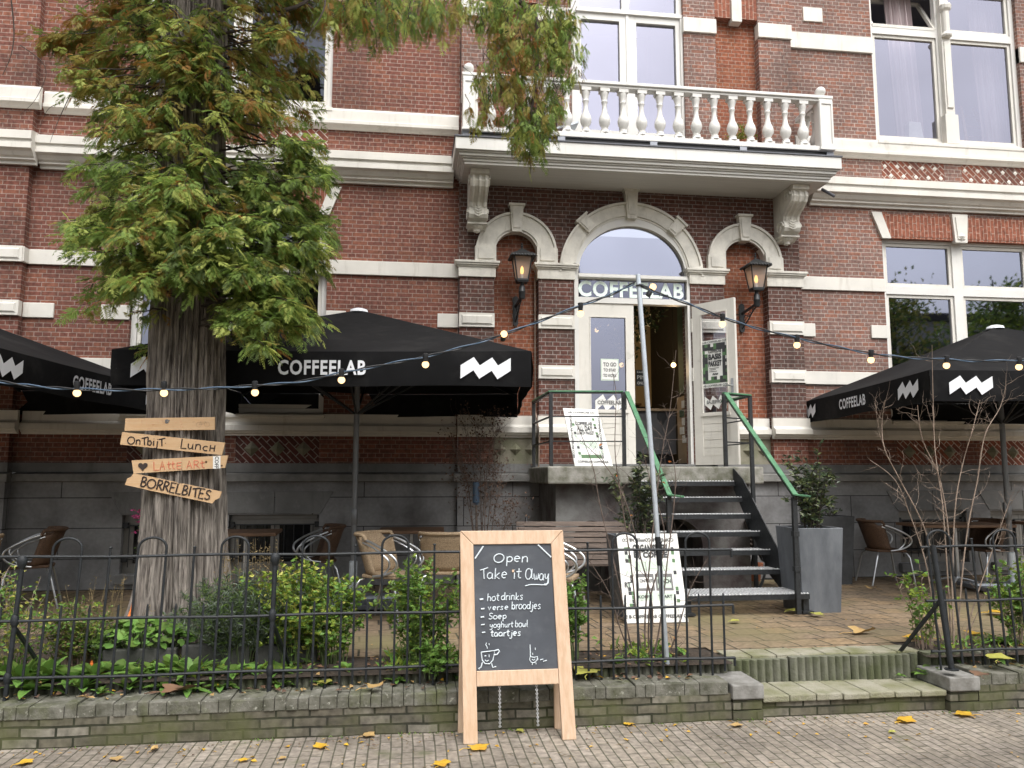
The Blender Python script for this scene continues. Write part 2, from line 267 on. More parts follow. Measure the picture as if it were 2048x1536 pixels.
mat('low_wall_coping', (0.16, 0.155, 0.13), 0.9, col2=(0.062, 0.062, 0.042), vs=9, bump=0.6, bs=50, stains=[((0.42, 0.42, 0.36), (26, 26, 26), 0.60, 0.70, 0.8), ((0.085, 0.095, 0.035), (4, 4, 4), 0.5, 0.7, 0.8)])
brick_mat('basement_block', (0.31, 0.31, 0.312), (0.265, 0.265, 0.268), (0.03, 0.03, 0.032), bw=1.9, rh=.385, ms=.006, squash=1, bump=.4, dirt=.5, dirt_scale=1.8, off=.35, grit=(0.86, 1.1))
mat('basement_glass', (0.010, 0.011, 0.013), 0.15)
glass_mat('door_glass', refl=0.27, tint=(0.74, 0.78, 1.0), through=(0.16, 0.165, 0.17))
mat('landing_base', (0.22, 0.22, 0.21), 0.9, col2=(0.085, 0.066, 0.066), vs=2.6, bump=0.4)

# ------------------------------------------------------------------ mesh building
class MB:
    """collects geometry in world (or local) coordinates; build() links it as ONE mesh object"""
    def __init__(s): s.v = []; s.f = []; s.m = []; s.k = 0
    def add(s, vs, fs, k=None):
        o = len(s.v); s.v.extend([tuple(v) for v in vs]); k = s.k if k is None else k
        for f in fs: s.f.append(tuple(i+o for i in f)); s.m.append(k)
        return s
    def box(s, x0, x1, y0, y1, z0, z1, k=None):
        return s.add([(x0,y0,z0),(x1,y0,z0),(x1,y1,z0),(x0,y1,z0),(x0,y0,z1),(x1,y0,z1),(x1,y1,z1),(x0,y1,z1)],
                     [(0,3,2,1),(4,5,6,7),(0,1,5,4),(1,2,6,5),(2,3,7,6),(3,0,4,7)], k)
    def obox(s, c, ax, ay, az, k=None):
        """box from centre and three half-axis vectors"""
        c, ax, ay, az = map(Vector, (c, ax, ay, az)); V = [c+ax*i+ay*j+az*l for l in (-1,1) for i,j in ((-1,-1),(1,-1),(1,1),(-1,1))]
        return s.add(V, [(0,3,2,1),(4,5,6,7),(0,1,5,4),(1,2,6,5),(2,3,7,6),(3,0,4,7)], k)
    def bar(s, a, b, w, h, up=(0,0,1), k=None):
        a, b = Vector(a), Vector(b); d = b-a; l = d.length; d.normalize(); up = Vector(up)
        if abs(d.dot(up)) > .98: up = Vector((0,1,0))
        sd = d.cross(up).normalized(); u = sd.cross(d)
        return s.obox((a+b)/2, d*l/2, sd*w/2, u*h/2, k)
    def tube(s, pts, r, n=6, k=None, cap=True):
        pts = [Vector(p) for p in pts]; m = len(pts)
        if m < 2: return s
        rs = r if isinstance(r, (list, tuple)) else [r]*m
        t0 = (pts[1]-pts[0]).normalized(); ref = Vector((0,0,1)) if abs(t0.z) < .9 else Vector((1,0,0))
        nn = t0.cross(ref).normalized(); V = []
        for i, p in enumerate(pts):
            t = (pts[min(i+1,m-1)]-pts[max(i-1,0)])
            if t.length < 1e-9: t = t0
            t = t.normalized(); nn = (nn - t*nn.dot(t))
            if nn.length < 1e-6: nn = t.orthogonal()
            nn.normalize(); b = t.cross(nn)
            for j in range(n):
                a = 2*math.pi*j/n; V.append(p+(nn*math.cos(a)+b*math.sin(a))*rs[i])
        F = [(i*n+j, i*n+(j+1)%n, (i+1)*n+(j+1)%n, (i+1)*n+j) for i in range(m-1) for j in range(n)]
        if cap: F += [tuple(range(n))[::-1], tuple((m-1)*n+j for j in range(n))]
        return s.add(V, F, k)
    def lathe(s, c, prof, n=16, k=None, cap=True):
        """prof: (radius, z) list about the vertical through c"""
        c = Vector(c); V = [(c.x+r*math.cos(2*math.pi*j/n), c.y+r*math.sin(2*math.pi*j/n), c.z+z) for r, z in prof for j in range(n)]; m = len(prof)
        F = [(i*n+j, i*n+(j+1)%n, (i+1)*n+(j+1)%n, (i+1)*n+j) for i in range(m-1) for j in range(n)]
        if cap: F += [tuple(range(n))[::-1], tuple((m-1)*n+j for j in range(n))]
        return s.add(V, F, k)
    def sphere(s, c, r, n=12, m=8, sz=1.0, k=None):
        return s.lathe(c, [(max(1e-4, r*math.sin(math.pi*i/m)), -r*sz*math.cos(math.pi*i/m)) for i in range(m+1)], n, k)
    def prism(s, pts, d, k=None):
        """polygon (world points) pushed along vector d"""
        n = len(pts); d = Vector(d); V = [Vector(p) for p in pts]; V += [p+d for p in V]
        F = [tuple(range(n))[::-1], tuple(range(n, 2*n))] + [(i, (i+1)%n, n+(i+1)%n, n+i) for i in range(n)]
        return s.add(V, F, k)
    def quad(s, a, b, c, d, k=None): return s.add([a,b,c,d], [(0,1,2,3)], k)
    def sweep_x(s, prof, xa, xb, yw, k=None):
        """moulding: prof of (out, z) run along X on a wall whose face is at Y = yw"""
        n = len(prof); V = [(x, yw-o, z) for x in (xa, xb) for o, z in prof]
        return s.add(V, [(i, i+1, n+i+1, n+i) for i in range(n-1)] + [tuple(range(n)), tuple(range(2*n-1, n-1, -1))], k)
    def build(s, name, mats, parent=None, at=None, smooth=None, bevel=0, world=True):
        me = bpy.data.meshes.new(name)
        o = bpy.data.objects.new(name, me)
        loc = Vector(at) if at is not None else Vector((0,0,0))
        root = parent
        while root is not None and root.parent is not None: root = root.parent
        if root is not None and world: loc = root.location.copy()
        V = np.array(s.v, dtype=np.float64).reshape(-1, 3) - np.array(loc if (world or at is not None) else (0,0,0))
        me.from_pydata(V.tolist(), [], s.f); me.update()
        ms = mats if isinstance(mats, (list, tuple)) else [mats]
        for m in ms: me.materials.append(MATS[m])
        if len(ms) > 1: me.polygons.foreach_set('material_index', s.m)
        if smooth is not None:
            me.polygons.foreach_set('use_smooth', [True]*len(me.polygons))
            try: me.set_sharp_from_angle(angle=R(smooth))
            except Exception: pass
        COL.objects.link(o)
        if parent is not None: o.parent = parent
        else: o.location = loc
        if bevel:
            b = o.modifiers.new('bevel', 'BEVEL'); b.width = bevel; b.segments = 2; b.limit_method = 'ANGLE'
        return o
def build_each(mb, name, mats, parent, **kw):
    """one object per separate piece (pieces whose boxes touch stay together)"""
    n = len(mb.v); par = list(range(n))
    def find(i):
        while par[i] != i: par[i] = par[par[i]]; i = par[i]
        return i
    for f in mb.f:
        for v in f[1:]: par[find(v)] = find(f[0])
    comp = {}
    for i in range(n): comp.setdefault(find(i), []).append(i)
    V = np.array(mb.v); B = [[set(c), V[c].min(0)-.002, V[c].max(0)+.002] for c in comp.values()]
    merged = True
    while merged:
        merged = False; out = []
        for b in B:
            for q in out:
                if (b[1] <= q[2]).all() and (q[1] <= b[2]).all(): q[0] |= b[0]; q[1] = np.minimum(q[1], b[1]); q[2] = np.maximum(q[2], b[2]); merged = True; break
            else: out.append(b)
        B = out
    res = []
    for ids, _, _ in B:
        idx = sorted(ids); mp = {v: i for i, v in enumerate(idx)}; m2 = MB(); m2.v = [mb.v[i] for i in idx]
        for f, k in zip(mb.f, mb.m):
            if f[0] in ids: m2.f.append(tuple(mp[v] for v in f)); m2.m.append(k)
        res.append(m2.build(name, mats, parent, **kw))
    return res
def fix_normals(o):
    bm = bmesh.new(); bm.from_mesh(o.data); bmesh.ops.recalc_face_normals(bm, faces=bm.faces); bm.to_mesh(o.data); bm.free(); return o
def thing(name, label, cat, loc=(0,0,0), rotz=0.0, group=None):
    o = bpy.data.objects.new(name, None); COL.objects.link(o); o.location = loc; o.rotation_euler = (0,0,rotz); o.empty_display_size = .1
    o['label'] = label; o['category'] = cat
    if group: o['group'] = group
    return o
def tag(o, label, cat, group=None):
    o['label'] = label; o['category'] = cat
    if group: o['group'] = group
    return o
def structure(o): o['kind'] = 'structure'; return o
def dup(root, loc, rotz, label):
    r = root.copy(); COL.objects.link(r); r.location = loc; r.rotation_euler = (0,0,rotz); r['label'] = label
    for ch in list(root.children):
        c = ch.copy(); COL.objects.link(c); c.parent = r
        for g in ch.children:
            d = g.copy(); COL.objects.link(d); d.parent = c
    return r
def wall_holes(mb, x0, x1, z0, z1, holes, yf, depth, k=None, rim=False):
    """flat wall facing -Y with rectangular openings (x0,x1,z0,z1) and their reveals"""
    xs = sorted({x0, x1, *[min(max(v, x0), x1) for h in holes for v in h[:2]]}); zs = sorted({z0, z1, *[min(max(v, z0), z1) for h in holes for v in h[2:]]})
    inside = lambda x, z: any(h[0] < x < h[1] and h[2] < z < h[3] for h in holes)
    for a, b in zip(xs, xs[1:]):
        for c, d in zip(zs, zs[1:]):
            if not inside((a+b)/2, (c+d)/2): mb.quad((a,yf,c),(b,yf,c),(b,yf,d),(a,yf,d), k)
    yb = yf+depth
    for h in holes:
        a, b, c, d = max(h[0],x0), min(h[1],x1), max(h[2],z0), min(h[3],z1)
        mb.quad((a,yf,c),(a,yf,d),(a,yb,d),(a,yb,c), k); mb.quad((b,yf,d),(b,yf,c),(b,yb,c),(b,yb,d), k)
        mb.quad((a,yf,d),(b,yf,d),(b,yb,d),(a,yb,d), k); mb.quad((b,yf,c),(a,yf,c),(a,yb,c),(b,yb,c), k)
    if rim:
        a, b, c, d = x0, x1, z0, z1
        mb.quad((a,yf,d),(a,yf,c),(a,yb,c),(a,yb,d), k); mb.quad((b,yf,c),(b,yf,d),(b,yb,d),(b,yb,c), k)
        mb.quad((b,yf,d),(a,yf,d),(a,yb,d),(b,yb,d), k); mb.quad((a,yf,c),(b,yf,c),(b,yb,c),(a,yb,c), k)
def arched_wall(mb, x0, x1, z0, z1, arches, yf, depth, k=None, step=0.02):
    """wall facing -Y; arches: (cx, rx, rz, cz) openings that run down to z0"""
    xs = {x0, x1}
    for cx, rx, rz, cz in arches:
        for i in range(49): xs.add(round(cx - rx*math.cos(math.pi*i/48), 5))
    xs = sorted(x for x in xs if x0 <= x <= x1)
    def low(x, side):
        for cx, rx, rz, cz in arches:
            u = (x+side*1e-6-cx)/rx
            if abs(u) < 1: return cz + rz*math.sqrt(max(0, 1-((x-cx)/rx)**2))
        return z0
    for a, b in zip(xs, xs[1:]):
        la, lb = low(a, 1), low(b, -1)
        mb.quad((a,yf,la),(b,yf,lb),(b,yf,z1),(a,yf,z1), k)
        if la > z0+1e-6 or lb > z0+1e-6: mb.quad((a,yf,la),(a,yf+depth,la),(b,yf+depth,lb),(b,yf,lb), k)
    for cx, rx, rz, cz in arches:
        for sx in (-1, 1):
            x = cx+sx*rx
            if cz > z0: mb.quad((x,yf,z0),(x,yf,cz),(x,yf+depth,cz),(x,yf+depth,z0), k)
def arch_ring(mb, cx, cz, ro, ri, yf, yb, a0=0.0, a1=math.pi, n=40, k=None):
    """ro, ri = (rx, rz)"""
    V = []; 
    for i in range(n+1):
        a = a0+(a1-a0)*i/n; c, s_ = math.cos(a), math.sin(a)
        for (rx, rz), y in ((ri, yf), (ro, yf), (ro, yb), (ri, yb)): V.append((cx+rx*c, y, cz+rz*s_))
    F = [(4*i+j, 4*i+(j+1)%4, 4*i+4+(j+1)%4, 4*i+4+j) for i in range(n) for j in range(4)] + [(0,3,2,1), (4*n, 4*n+1, 4*n+2, 4*n+3)]
    mb.add(V, F, k)
def panel_block(mb, x0, x1, z0, z1, yf, out, k=None, inset=0.03, rise=0.018):
    """dressed stone block with a raised chamfered panel"""
    mb.box(x0, x1, yf-out, yf+.05, z0, z1, k); y = yf-out; i = inset; j = i+.02
    A = [(x0+i,y-.001,z0+i),(x1-i,y-.001,z0+i),(x1-i,y-.001,z1-i),(x0+i,y-.001,z1-i)]; B = [(x0+j,y-rise,z0+j),(x1-j,y-rise,z0+j),(x1-j,y-rise,z1-j),(x0+j,y-rise,z1-j)]
    mb.add(A+B, [(4,5,6,7),(0,1,5,4),(1,2,6,5),(2,3,7,6),(3,0,4,7)], k)
def pyramid(mb, cx, cz, w, h, y, out, k=None):
    mb.add([(cx-w,y,cz),(cx,y,cz-h),(cx+w,y,cz),(cx,y,cz+h),(cx,y-out,cz)], [(0,1,4),(1,2,4),(2,3,4),(3,0,4)], k)

# lettering: font outlines turned into thin solid letters standing on a surface
def text_on(mb, body, o, xd, zd, height, width=None, bold=0.0, depth=0.002, align='C', xs=1.0, k=None, spacing=1.0):
    cu = bpy.data.curves.new('t', 'FONT'); cu.body = body; cu.offset = bold; cu.resolution_u = 3; cu.space_character = spacing
    ob = bpy.data.objects.new('t', cu); COL.objects.link(ob)
    dg = bpy.context.evaluated_depsgraph_get(); me = bpy.data.meshes.new_from_object(ob.evaluated_get(dg))
    V = [v.co.copy() for v in me.vertices]; Fc = [tuple(p.vertices) for p in me.polygons]
    bpy.data.objects.remove(ob); bpy.data.curves.remove(cu); bpy.data.meshes.remove(me)
    if not V: return
    x0, x1 = min(v.x for v in V), max(v.x for v in V); y0, y1 = min(v.y for v in V), max(v.y for v in V)
    sy = height/(y1-y0); sx = (width/(x1-x0)) if width else sy*xs
    o, xd, zd = Vector(o), Vector(xd).normalized(), Vector(zd).normalized(); nd = xd.cross(zd)
    w = (x1-x0)*sx; ox = {'C': -w/2, 'L': 0, 'R': -w}[align]
    mb.add([o + xd*((v.x-x0)*sx+ox) + zd*((v.y-y0)*sy - height/2) + nd*depth for v in V], Fc, k)
def text_part(parent, mname, *a, **k):
    mb = MB(); text_on(mb, *a, **k); return mb.build('lettering', mname, parent)
def poly_on(mb, pts, o, xd, zd, depth=0.002, k=None):
    o, xd, zd = Vector(o), Vector(xd).normalized(), Vector(zd).normalized(); nd = xd.cross(zd)
    mb.add([o+xd*x+zd*z+nd*depth for x, z in pts], [tuple(range(len(pts)))], k)
ZIG_T = [(0,.63),(.264,1.0),(.383,.62),(.63,.985),(.746,.62),(1,.965)]; ZIG_B = [(0,.02),(.257,.4),(.373,.02),(.62,.38),(.736,0),(1,.38)]
def zigzag(mb, o, xd, zd, w, h, depth=0.002, k=None, flip=False):
    o, xd, zd = Vector(o), Vector(xd).normalized(), Vector(zd).normalized(); nd = xd.cross(zd); T, B = list(ZIG_T), list(ZIG_B)
    # split into slanted strips so that each face is convex
    xs = sorted({*[p[0] for p in T], *[p[0] for p in B]})
    def at(P, x):
        for (a, ya), (b, yb) in zip(P, P[1:]):
            if a-1e-9 <= x <= b+1e-9: return ya+(yb-ya)*(x-a)/(b-a)
    V = []
    for x in xs:
        xx = 1-x if flip else x
        V += [o+xd*((x-.5)*w)+zd*((at(B, xx)-.5)*h)+nd*depth, o+xd*((x-.5)*w)+zd*((at(T, xx)-.5)*h)+nd*depth]
    mb.add(V, [(2*i, 2*i+2, 2*i+3, 2*i+1) for i in range(len(xs)-1)], k)

# hand lettering: single strokes in a unit box (x right, y up; x-height .6, ascender 1, descender -.35)
def _arc(cx, cy, rx, ry, a0, a1, n=10): return [(cx+rx*math.cos(R(a0+(a1-a0)*i/n)), cy+ry*math.sin(R(a0+(a1-a0)*i/n))) for i in range(n+1)]
G = {
 'O': [_arc(.35,.45,.34,.45,100,460,16)], 'o': [_arc(.25,.3,.22,.29,90,450,12)],
 'p': [[(.1,.62),(.12,-.36)], _arc(.28,.33,.19,.27,150,-150,10)], 'e': [[(.06,.32),(.42,.36)]+_arc(.25,.32,.18,.28,10,310,12)],
 'n': [[(.07,.6),(.08,0)], [(.08,.36)]+_arc(.25,.36,.16,.23,160,0,7)+[(.43,0)]], 'T': [[(.0,.8),(.6,1.02)], [(.26,.9),(.36,.0)]],
 'a': [_arc(.22,.29,.19,.28,50,380,12)+[(.42,.5),(.43,.06),(.5,0)]], 'k': [[(.08,1),(.1,0)], [(.42,.56),(.12,.26),(.44,.0)]],
 'i': [[(.1,.58),(.13,.0)], [(.1,.86),(.11,.82)]], 't': [[(.16,.95),(.17,.15),(.24,.02),(.36,.05)], [(.0,.62),(.36,.66)]],
 'A': [_arc(.33,.5,.30,.47,40,390,14)+[(.66,.95),(.66,.2),(.78,.05)]],
 'w': [[(.03,.58),(.08,.15),(.16,.03),(.26,.15),(.28,.5),(.29,.15),(.38,.03),(.48,.18),(.5,.58)]],
 'y': [[(.04,.58),(.06,.28),(.16,.14),(.3,.2),(.4,.56)], [(.4,.58),(.36,-.2),(.22,-.36),(.04,-.3)]],
 'h': [[(.07,1),(.08,0)], [(.08,.36)]+_arc(.25,.36,.16,.22,160,0,7)+[(.43,0)]], 'd': [_arc(.22,.28,.19,.27,40,370,12), [(.42,1),(.42,.06),(.48,0)]],
 'r': [[(.07,.6),(.09,0)], [(.09,.38),(.2,.55),(.34,.56)]], 'm': [[(.05,.6),(.07,0)], [(.07,.38),(.17,.57),(.27,.5),(.28,0)], [(.28,.4),(.4,.57),(.5,.48),(.51,0)]],
 's': [[(.36,.52),(.24,.6),(.1,.5),(.16,.36),(.32,.24),(.34,.08),(.18,0),(.04,.08)]], 'v': [[(.03,.58),(.18,.0),(.36,.6)]],
 'b': [[(.08,1),(.09,.02)], _arc(.26,.29,.18,.28,150,-170,10)], 'j': [[(.22,.58),(.22,-.2),(.12,-.36),(-.04,-.28)], [(.22,.84),(.23,.8)]],
 'S': [[(.46,.88),(.3,.98),(.1,.86),(.1,.62),(.4,.4),(.44,.14),(.24,0),(.04,.1)]], 'u': [[(.05,.58),(.07,.18),(.18,.02),(.34,.12),(.38,.58),(.4,.06),(.46,0)]],
 'g': [_arc(.22,.32,.18,.26,50,380,12), [(.42,.58),(.41,-.18),(.28,-.36),(.08,-.28)]], 'l': [[(.1,1),(.12,.1),(.2,0)]], 'c': [_arc(.26,.3,.2,.29,50,310,10)],
 '-': [[(.05,.34),(.45,.36)]], '.': [[(.1,.36),(.13,.38)]], ' ': [],
 'B': [[(.08,1),(.08,0)], [(.08,1),(.34,.95),(.4,.76),(.3,.56),(.08,.52)], [(.08,.52),(.4,.44),(.46,.22),(.34,.03),(.08,0)]],
 'R': [[(.08,1),(.08,0)], [(.08,1),(.36,.95),(.43,.74),(.32,.53),(.08,.48)], [(.2,.48),(.5,0)]],
 'E': [[(.46,1),(.08,1),(.08,0),(.48,0)], [(.08,.52),(.4,.52)]], 'L': [[(.08,1),(.08,0),(.48,0)]], 'I': [[(.1,1),(.1,0)]],
 'H': [[(.07,.8),(.07,0)], [(.07,.4),(.4,.42)], [(.41,.82),(.4,0)]], 'N': [[(.07,0),(.07,1),(.46,0),(.46,1)]],
 'Q': [_arc(.28,.5,.26,.5,90,450,16)], 'K': [[(.08,1),(.08,0)], [(.46,1),(.1,.48),(.48,0)]], 'P': [[(.08,0),(.08,1)], [(.08,1),(.38,.94),(.42,.72),(.3,.5),(.08,.46)]],
 'V': [[(.02,1),(.22,0),(.44,1)]], 'X': [[(0,.62),(.55,.66)], [(.28,.62),(.3,0)]],
 'W': [[(.06,0),(.26,1),(.46,0)], [(.13,.36),(.4,.36)]],   # a printed capital A
}
ADV = {'i': .26, 'l': .3, 'j': .34, 't': .42, 'r': .38, 'O': .8, 'T': .56, 'A': .84, 'w': .58, 'm': .62, ' ': .32, '.': .3, 'I': .28, 'H': .52, 'N': .6, 'Q': .62, 'X': .5, 'W': .56}
def hand(mb, body, o, xd, zd, size, r, depth=0.003, width=None, jit=0.02, slant=0.0, k=None, n=5):
    o, xd, zd = Vector(o), Vector(xd).normalized(), Vector(zd).normalized(); nd = xd.cross(zd)
    tot = sum(ADV.get(c, .54) for c in body); sx = width/tot if width else size; x = 0
    for c in body:
        dy = random.uniform(-jit, jit)
        for st in G.get(c, []):
            P = [o + xd*((x+px+slant*py)*sx) + zd*((py+dy)*size) + nd*depth for px, py in st]
            mb.tube(P, r, n, k)
        x += ADV.get(c, .54)
def stroke(mb, pts, o, xd, zd, r, depth=0.003, k=None):
    o, xd, zd = Vector(o), Vector(xd).normalized(), Vector(zd).normalized(); nd = xd.cross(zd)
    mb.tube([o+xd*x+zd*z+nd*depth for x, z in pts], r, 5, k)
# ------------------------------------------------------------------ ground, pavement, terrace
TZ = 0.33                                    # terrace level by the fence; it falls a little towards the house
def tz(y): return TZ - 0.065*max(0.0, min(1.0, (y-6.4)/4.5))
m = MB(); m.quad((-300,-300,-.06),(300,-300,-.06),(300,300,-.06),(-300,300,-.06)); structure(m.build('ground', 'soil'))
m = MB(); m.quad((-60,-14,0),(60,-14,0),(60,5.75,0),(-60,5.75,0)); structure(m.build('pavement', 'sidewalk_brick'))
m = MB()
ys = [6.2, 6.4, 7.5, 8.5, 9.5, 10.99]
for a, b in zip(ys, ys[1:]):
    x0, x1 = (-14, 16) if a > 6.3 else (2.42, 4.02)
    m.quad((x0,a,tz(a)),(x1,a,tz(a)),(x1,b,tz(b)),(x0,b,tz(b)))
structure(m.build('terrace', 'terrace_paver'))

def bumpy_sheet(x0, x1, y0, y1, z, amp, nx, ny, seed=0):
    rr = np.random.default_rng(seed); mb = MB(); V = []
    for j in range(ny+1):
        for i in range(nx+1): V.append((x0+(x1-x0)*i/nx, y0+(y1-y0)*j/ny, z+amp*rr.uniform(-.5,1)*(0 < j < ny)))
    mb.add(V, [(j*(nx+1)+i, j*(nx+1)+i+1, (j+1)*(nx+1)+i+1, (j+1)*(nx+1)+i) for j in range(ny) for i in range(nx)]); return mb
o = bumpy_sheet(-6, 2.43, 5.86, 6.43, .322, .02, 90, 8, 1); structure(o.build('planting_bed', 'soil', smooth=60))
o = bumpy_sheet(4.01, 9, 5.86, 6.43, .322, .02, 60, 8, 2); structure(o.build('planting_bed', 'soil', smooth=60))
o = bumpy_sheet(-3.4, -.75, 6.6, 7.65, .334, .03, 26, 10, 3); structure(o.build('tree_pit', 'soil', smooth=60))

# low garden wall: brick face, soldier course of worn stones on top
def low_wall(name, x0, x1, label, seed):
    t = thing(name, label, 'wall', ((x0+x1)/2, 5.7, 0)); rr = random.Random(seed)
    a = MB(); n = int((x1-x0)/.1)
    V = []
    for i in range(n+1):
        x = x0+(x1-x0)*i/n; dy = rr.uniform(-.006, .006)
        V += [(x, 5.595+dy, -.02), (x, 5.60+dy, .18), (x, 5.9, .18)]
    a.add(V, [(3*i, 3*i+3, 3*i+4, 3*i+1) for i in range(n)] + [(3*i+1, 3*i+4, 3*i+5, 3*i+2) for i in range(n)]); a.build('brick_face', 'low_wall_brick', t)
    c = MB(); x = x0
    while x < x1-.02:
        w = min(rr.choice((.07,.072,.075,.21,.075,.11)), x1-x); dz = rr.uniform(-.012,.006); dy = rr.uniform(-.006,.006)
        c.box(x+.0012, x+w-.0012, 5.594+dy, 5.87, .175, .262+dz); x += w
    c.build('coping', 'low_wall_coping', t, bevel=.006)
    return t
low_wall('low_brick_wall', -6.0, 2.295, 'low mossy brick garden wall behind the chalkboard, under the long fence', 3)
low_wall('low_brick_wall', 4.195, 9.0, 'low brick garden wall at the right end, beyond the entrance step', 4)
# stone piers either side of the step
for x0, x1, lb in ((2.30, 2.525, 'squat stone pier left of the mossy entrance step'), (3.955, 4.19, 'squat stone pier right of the step under the leaning fence post')):
    t = thing('stone_pier', lb, 'pier', ((x0+x1)/2, 5.75, 0), group='piers beside the entrance step')
    a = MB(); a.box(x0, x1, 5.58, 5.95, -.02, .065); a.box(x0+.004, x1-.006, 5.585, 5.95, .07, .138); a.build('base_block', 'low_wall_brick', t, bevel=.006)
    a = MB(); a.box(x0-.004, x1+.004, 5.568, 5.96, .143, .245); a.build('cap_stone', 'pier_stone', t, bevel=.01)
# the entrance step: tiles on a brick riser, then ribbed edging stones
t = thing('entrance_step', 'mossy concrete step of seven slabs up to the terrace', 'step', (3.2, 5.7, 0))
a = MB(); a.box(2.53, 3.95, 5.635, 5.9, -.02, .105); a.build('riser', 'low_wall_brick', t)
a = MB(); rr = random.Random(5); n = 7; w = (3.948-2.532)/n
for i in range(n):
    a.box(2.532+i*w+.003, 2.532+(i+1)*w-.003, 5.60+rr.uniform(-.006,.006), 5.97, .108, .152+rr.uniform(-.004,.004))
a.build('slab', 'step_tile', t, bevel=.008)
def edging(x0, x1, y, ztop, zbot, label, seed):
    """concrete edging stones with ribbed fronts, one stone per half metre"""
    t = thing('edging_stones', label, 'edging', ((x0+x1)/2, y, zbot)); rr = random.Random(seed); x = x0; mb = MB()
    while x < x1-.05:
        w = min(.5, x1-x); dz = rr.uniform(-.012, .008); dy = rr.uniform(-.012, .012); nr = max(1, round((w-.01)/.062)); rw = (w-.01)/nr
        P = [(x, y+.07+dy)]
        for i in range(nr):
            for q in range(7): 
                u = q/6; P.append((x+(i+u)*rw, y+dy-.032*math.sin(math.pi*u)))
        P.append((x+w-.01, y+.07+dy))
        n = len(P); V = [(px,py,zbot) for px,py in P]+[(px,py+.004,ztop+dz) for px,py in P]
        mb.add(V, [(i, (i+1)%n, n+(i+1)%n, n+i) for i in range(n)]+[tuple(range(n,2*n))]); x += w
    mb.build('ribbed_stone', 'concrete_edge', t)
    return t
edging(2.43, 4.0, 5.985, .325, .14, 'ribbed grey edging stones between step and terrace', 1)
edging(-6, 2.42, 5.92, .318, .2, 'ribbed edging stones behind the long fence', 2)
edging(4.02, 9, 5.97, .345, .2, 'ribbed edging stones behind the leaning fence at right', 4)
a = MB()   # the pale border row of the terrace behind the edging
for i in range(8): a.box(2.45+i*.2, 2.45+i*.2+.192, 6.03, 6.26, .30, .336+.002*(i%3))
t = thing('terrace_border', 'row of mossy grey border tiles at the terrace edge above the step', 'paving', (3.2,6.1,.3)); a.build('border_tile', 'step_tile', t, bevel=.006)

# ------------------------------------------------------------------ the house
FY = 11.0
HB = thing('cafe_building', 'red brick townhouse with cream stone bands, arched cafe entrance and white balcony', 'building', (3.2, FY, .27))
XL, XR = -7.5, 13.0
PLX = -4.98                        # right edge of the left pilaster
BX0, BX1, BY = .69, 5.74, 10.93    # projecting entrance bay
PIL = [(.70,1.18),(1.81,2.31),(4.03,4.53),(5.21,5.73)]
NICHE = [(1.18,1.81),(4.53,5.21)]
WGL, WGR = (-3.66,-1.12), (7.12,9.66); ZG = (2.52,5.33); ZU = (6.84,9.55)
# main brick walls
m = MB(); wall_holes(m, PLX, BX0, 2.26, 10.4, [(*WGL,*ZG),(*WGL,*ZU)], FY, .16); m.box(XL, PLX, 10.88, 11.3, 2.26, 10.4)
m.build('brick_wall', 'red_brick', HB)
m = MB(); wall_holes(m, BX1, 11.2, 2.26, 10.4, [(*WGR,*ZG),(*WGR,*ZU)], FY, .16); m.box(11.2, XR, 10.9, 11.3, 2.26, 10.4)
m.build('brick_wall', 'hazed_brick', HB)
m = MB(); m.box(XL, BX0, 11.0, 11.3, 10.4, 10.8); m.box(BX1, XR, 11.0, 11.3, 10.4, 10.8); build_each(m, 'roof_edge', 'cream_paint', HB)
# bay, lower storey: piers up to the springing, then one wall pierced by three arches
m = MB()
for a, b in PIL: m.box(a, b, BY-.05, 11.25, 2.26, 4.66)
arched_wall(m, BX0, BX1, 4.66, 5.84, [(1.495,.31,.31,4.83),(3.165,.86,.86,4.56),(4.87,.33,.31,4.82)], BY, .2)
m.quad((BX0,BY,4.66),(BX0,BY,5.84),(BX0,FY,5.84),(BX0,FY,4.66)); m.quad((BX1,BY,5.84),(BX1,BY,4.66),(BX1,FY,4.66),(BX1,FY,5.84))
build_each(m, 'entrance_bay', 'shaded_brick', HB)
m = MB()
for a, b in NICHE: m.quad((a,11.06,2.26),(b,11.06,2.26),(b,11.06,5.25),(a,11.06,5.25))
build_each(m, 'niche_wall', 'orange_brick', HB)
# bay, upper storey behind the balcony
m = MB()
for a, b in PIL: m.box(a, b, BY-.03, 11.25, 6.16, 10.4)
build_each(m, 'upper_bay', 'hazed_brick', HB)
m = MB()
for a, b in NICHE: m.quad((a,11.04,6.16),(b,11.04,6.16),(b,11.04,10.4),(a,11.04,10.4))
build_each(m, 'upper_niche_wall', 'orange_brick', HB)
m = MB()
for a, b in NICHE:
    m.box(a, b, BY-.02, 11.06, 8.62, 9.0)
build_each(m, 'flat_arch', 'soldier_brick', HB)

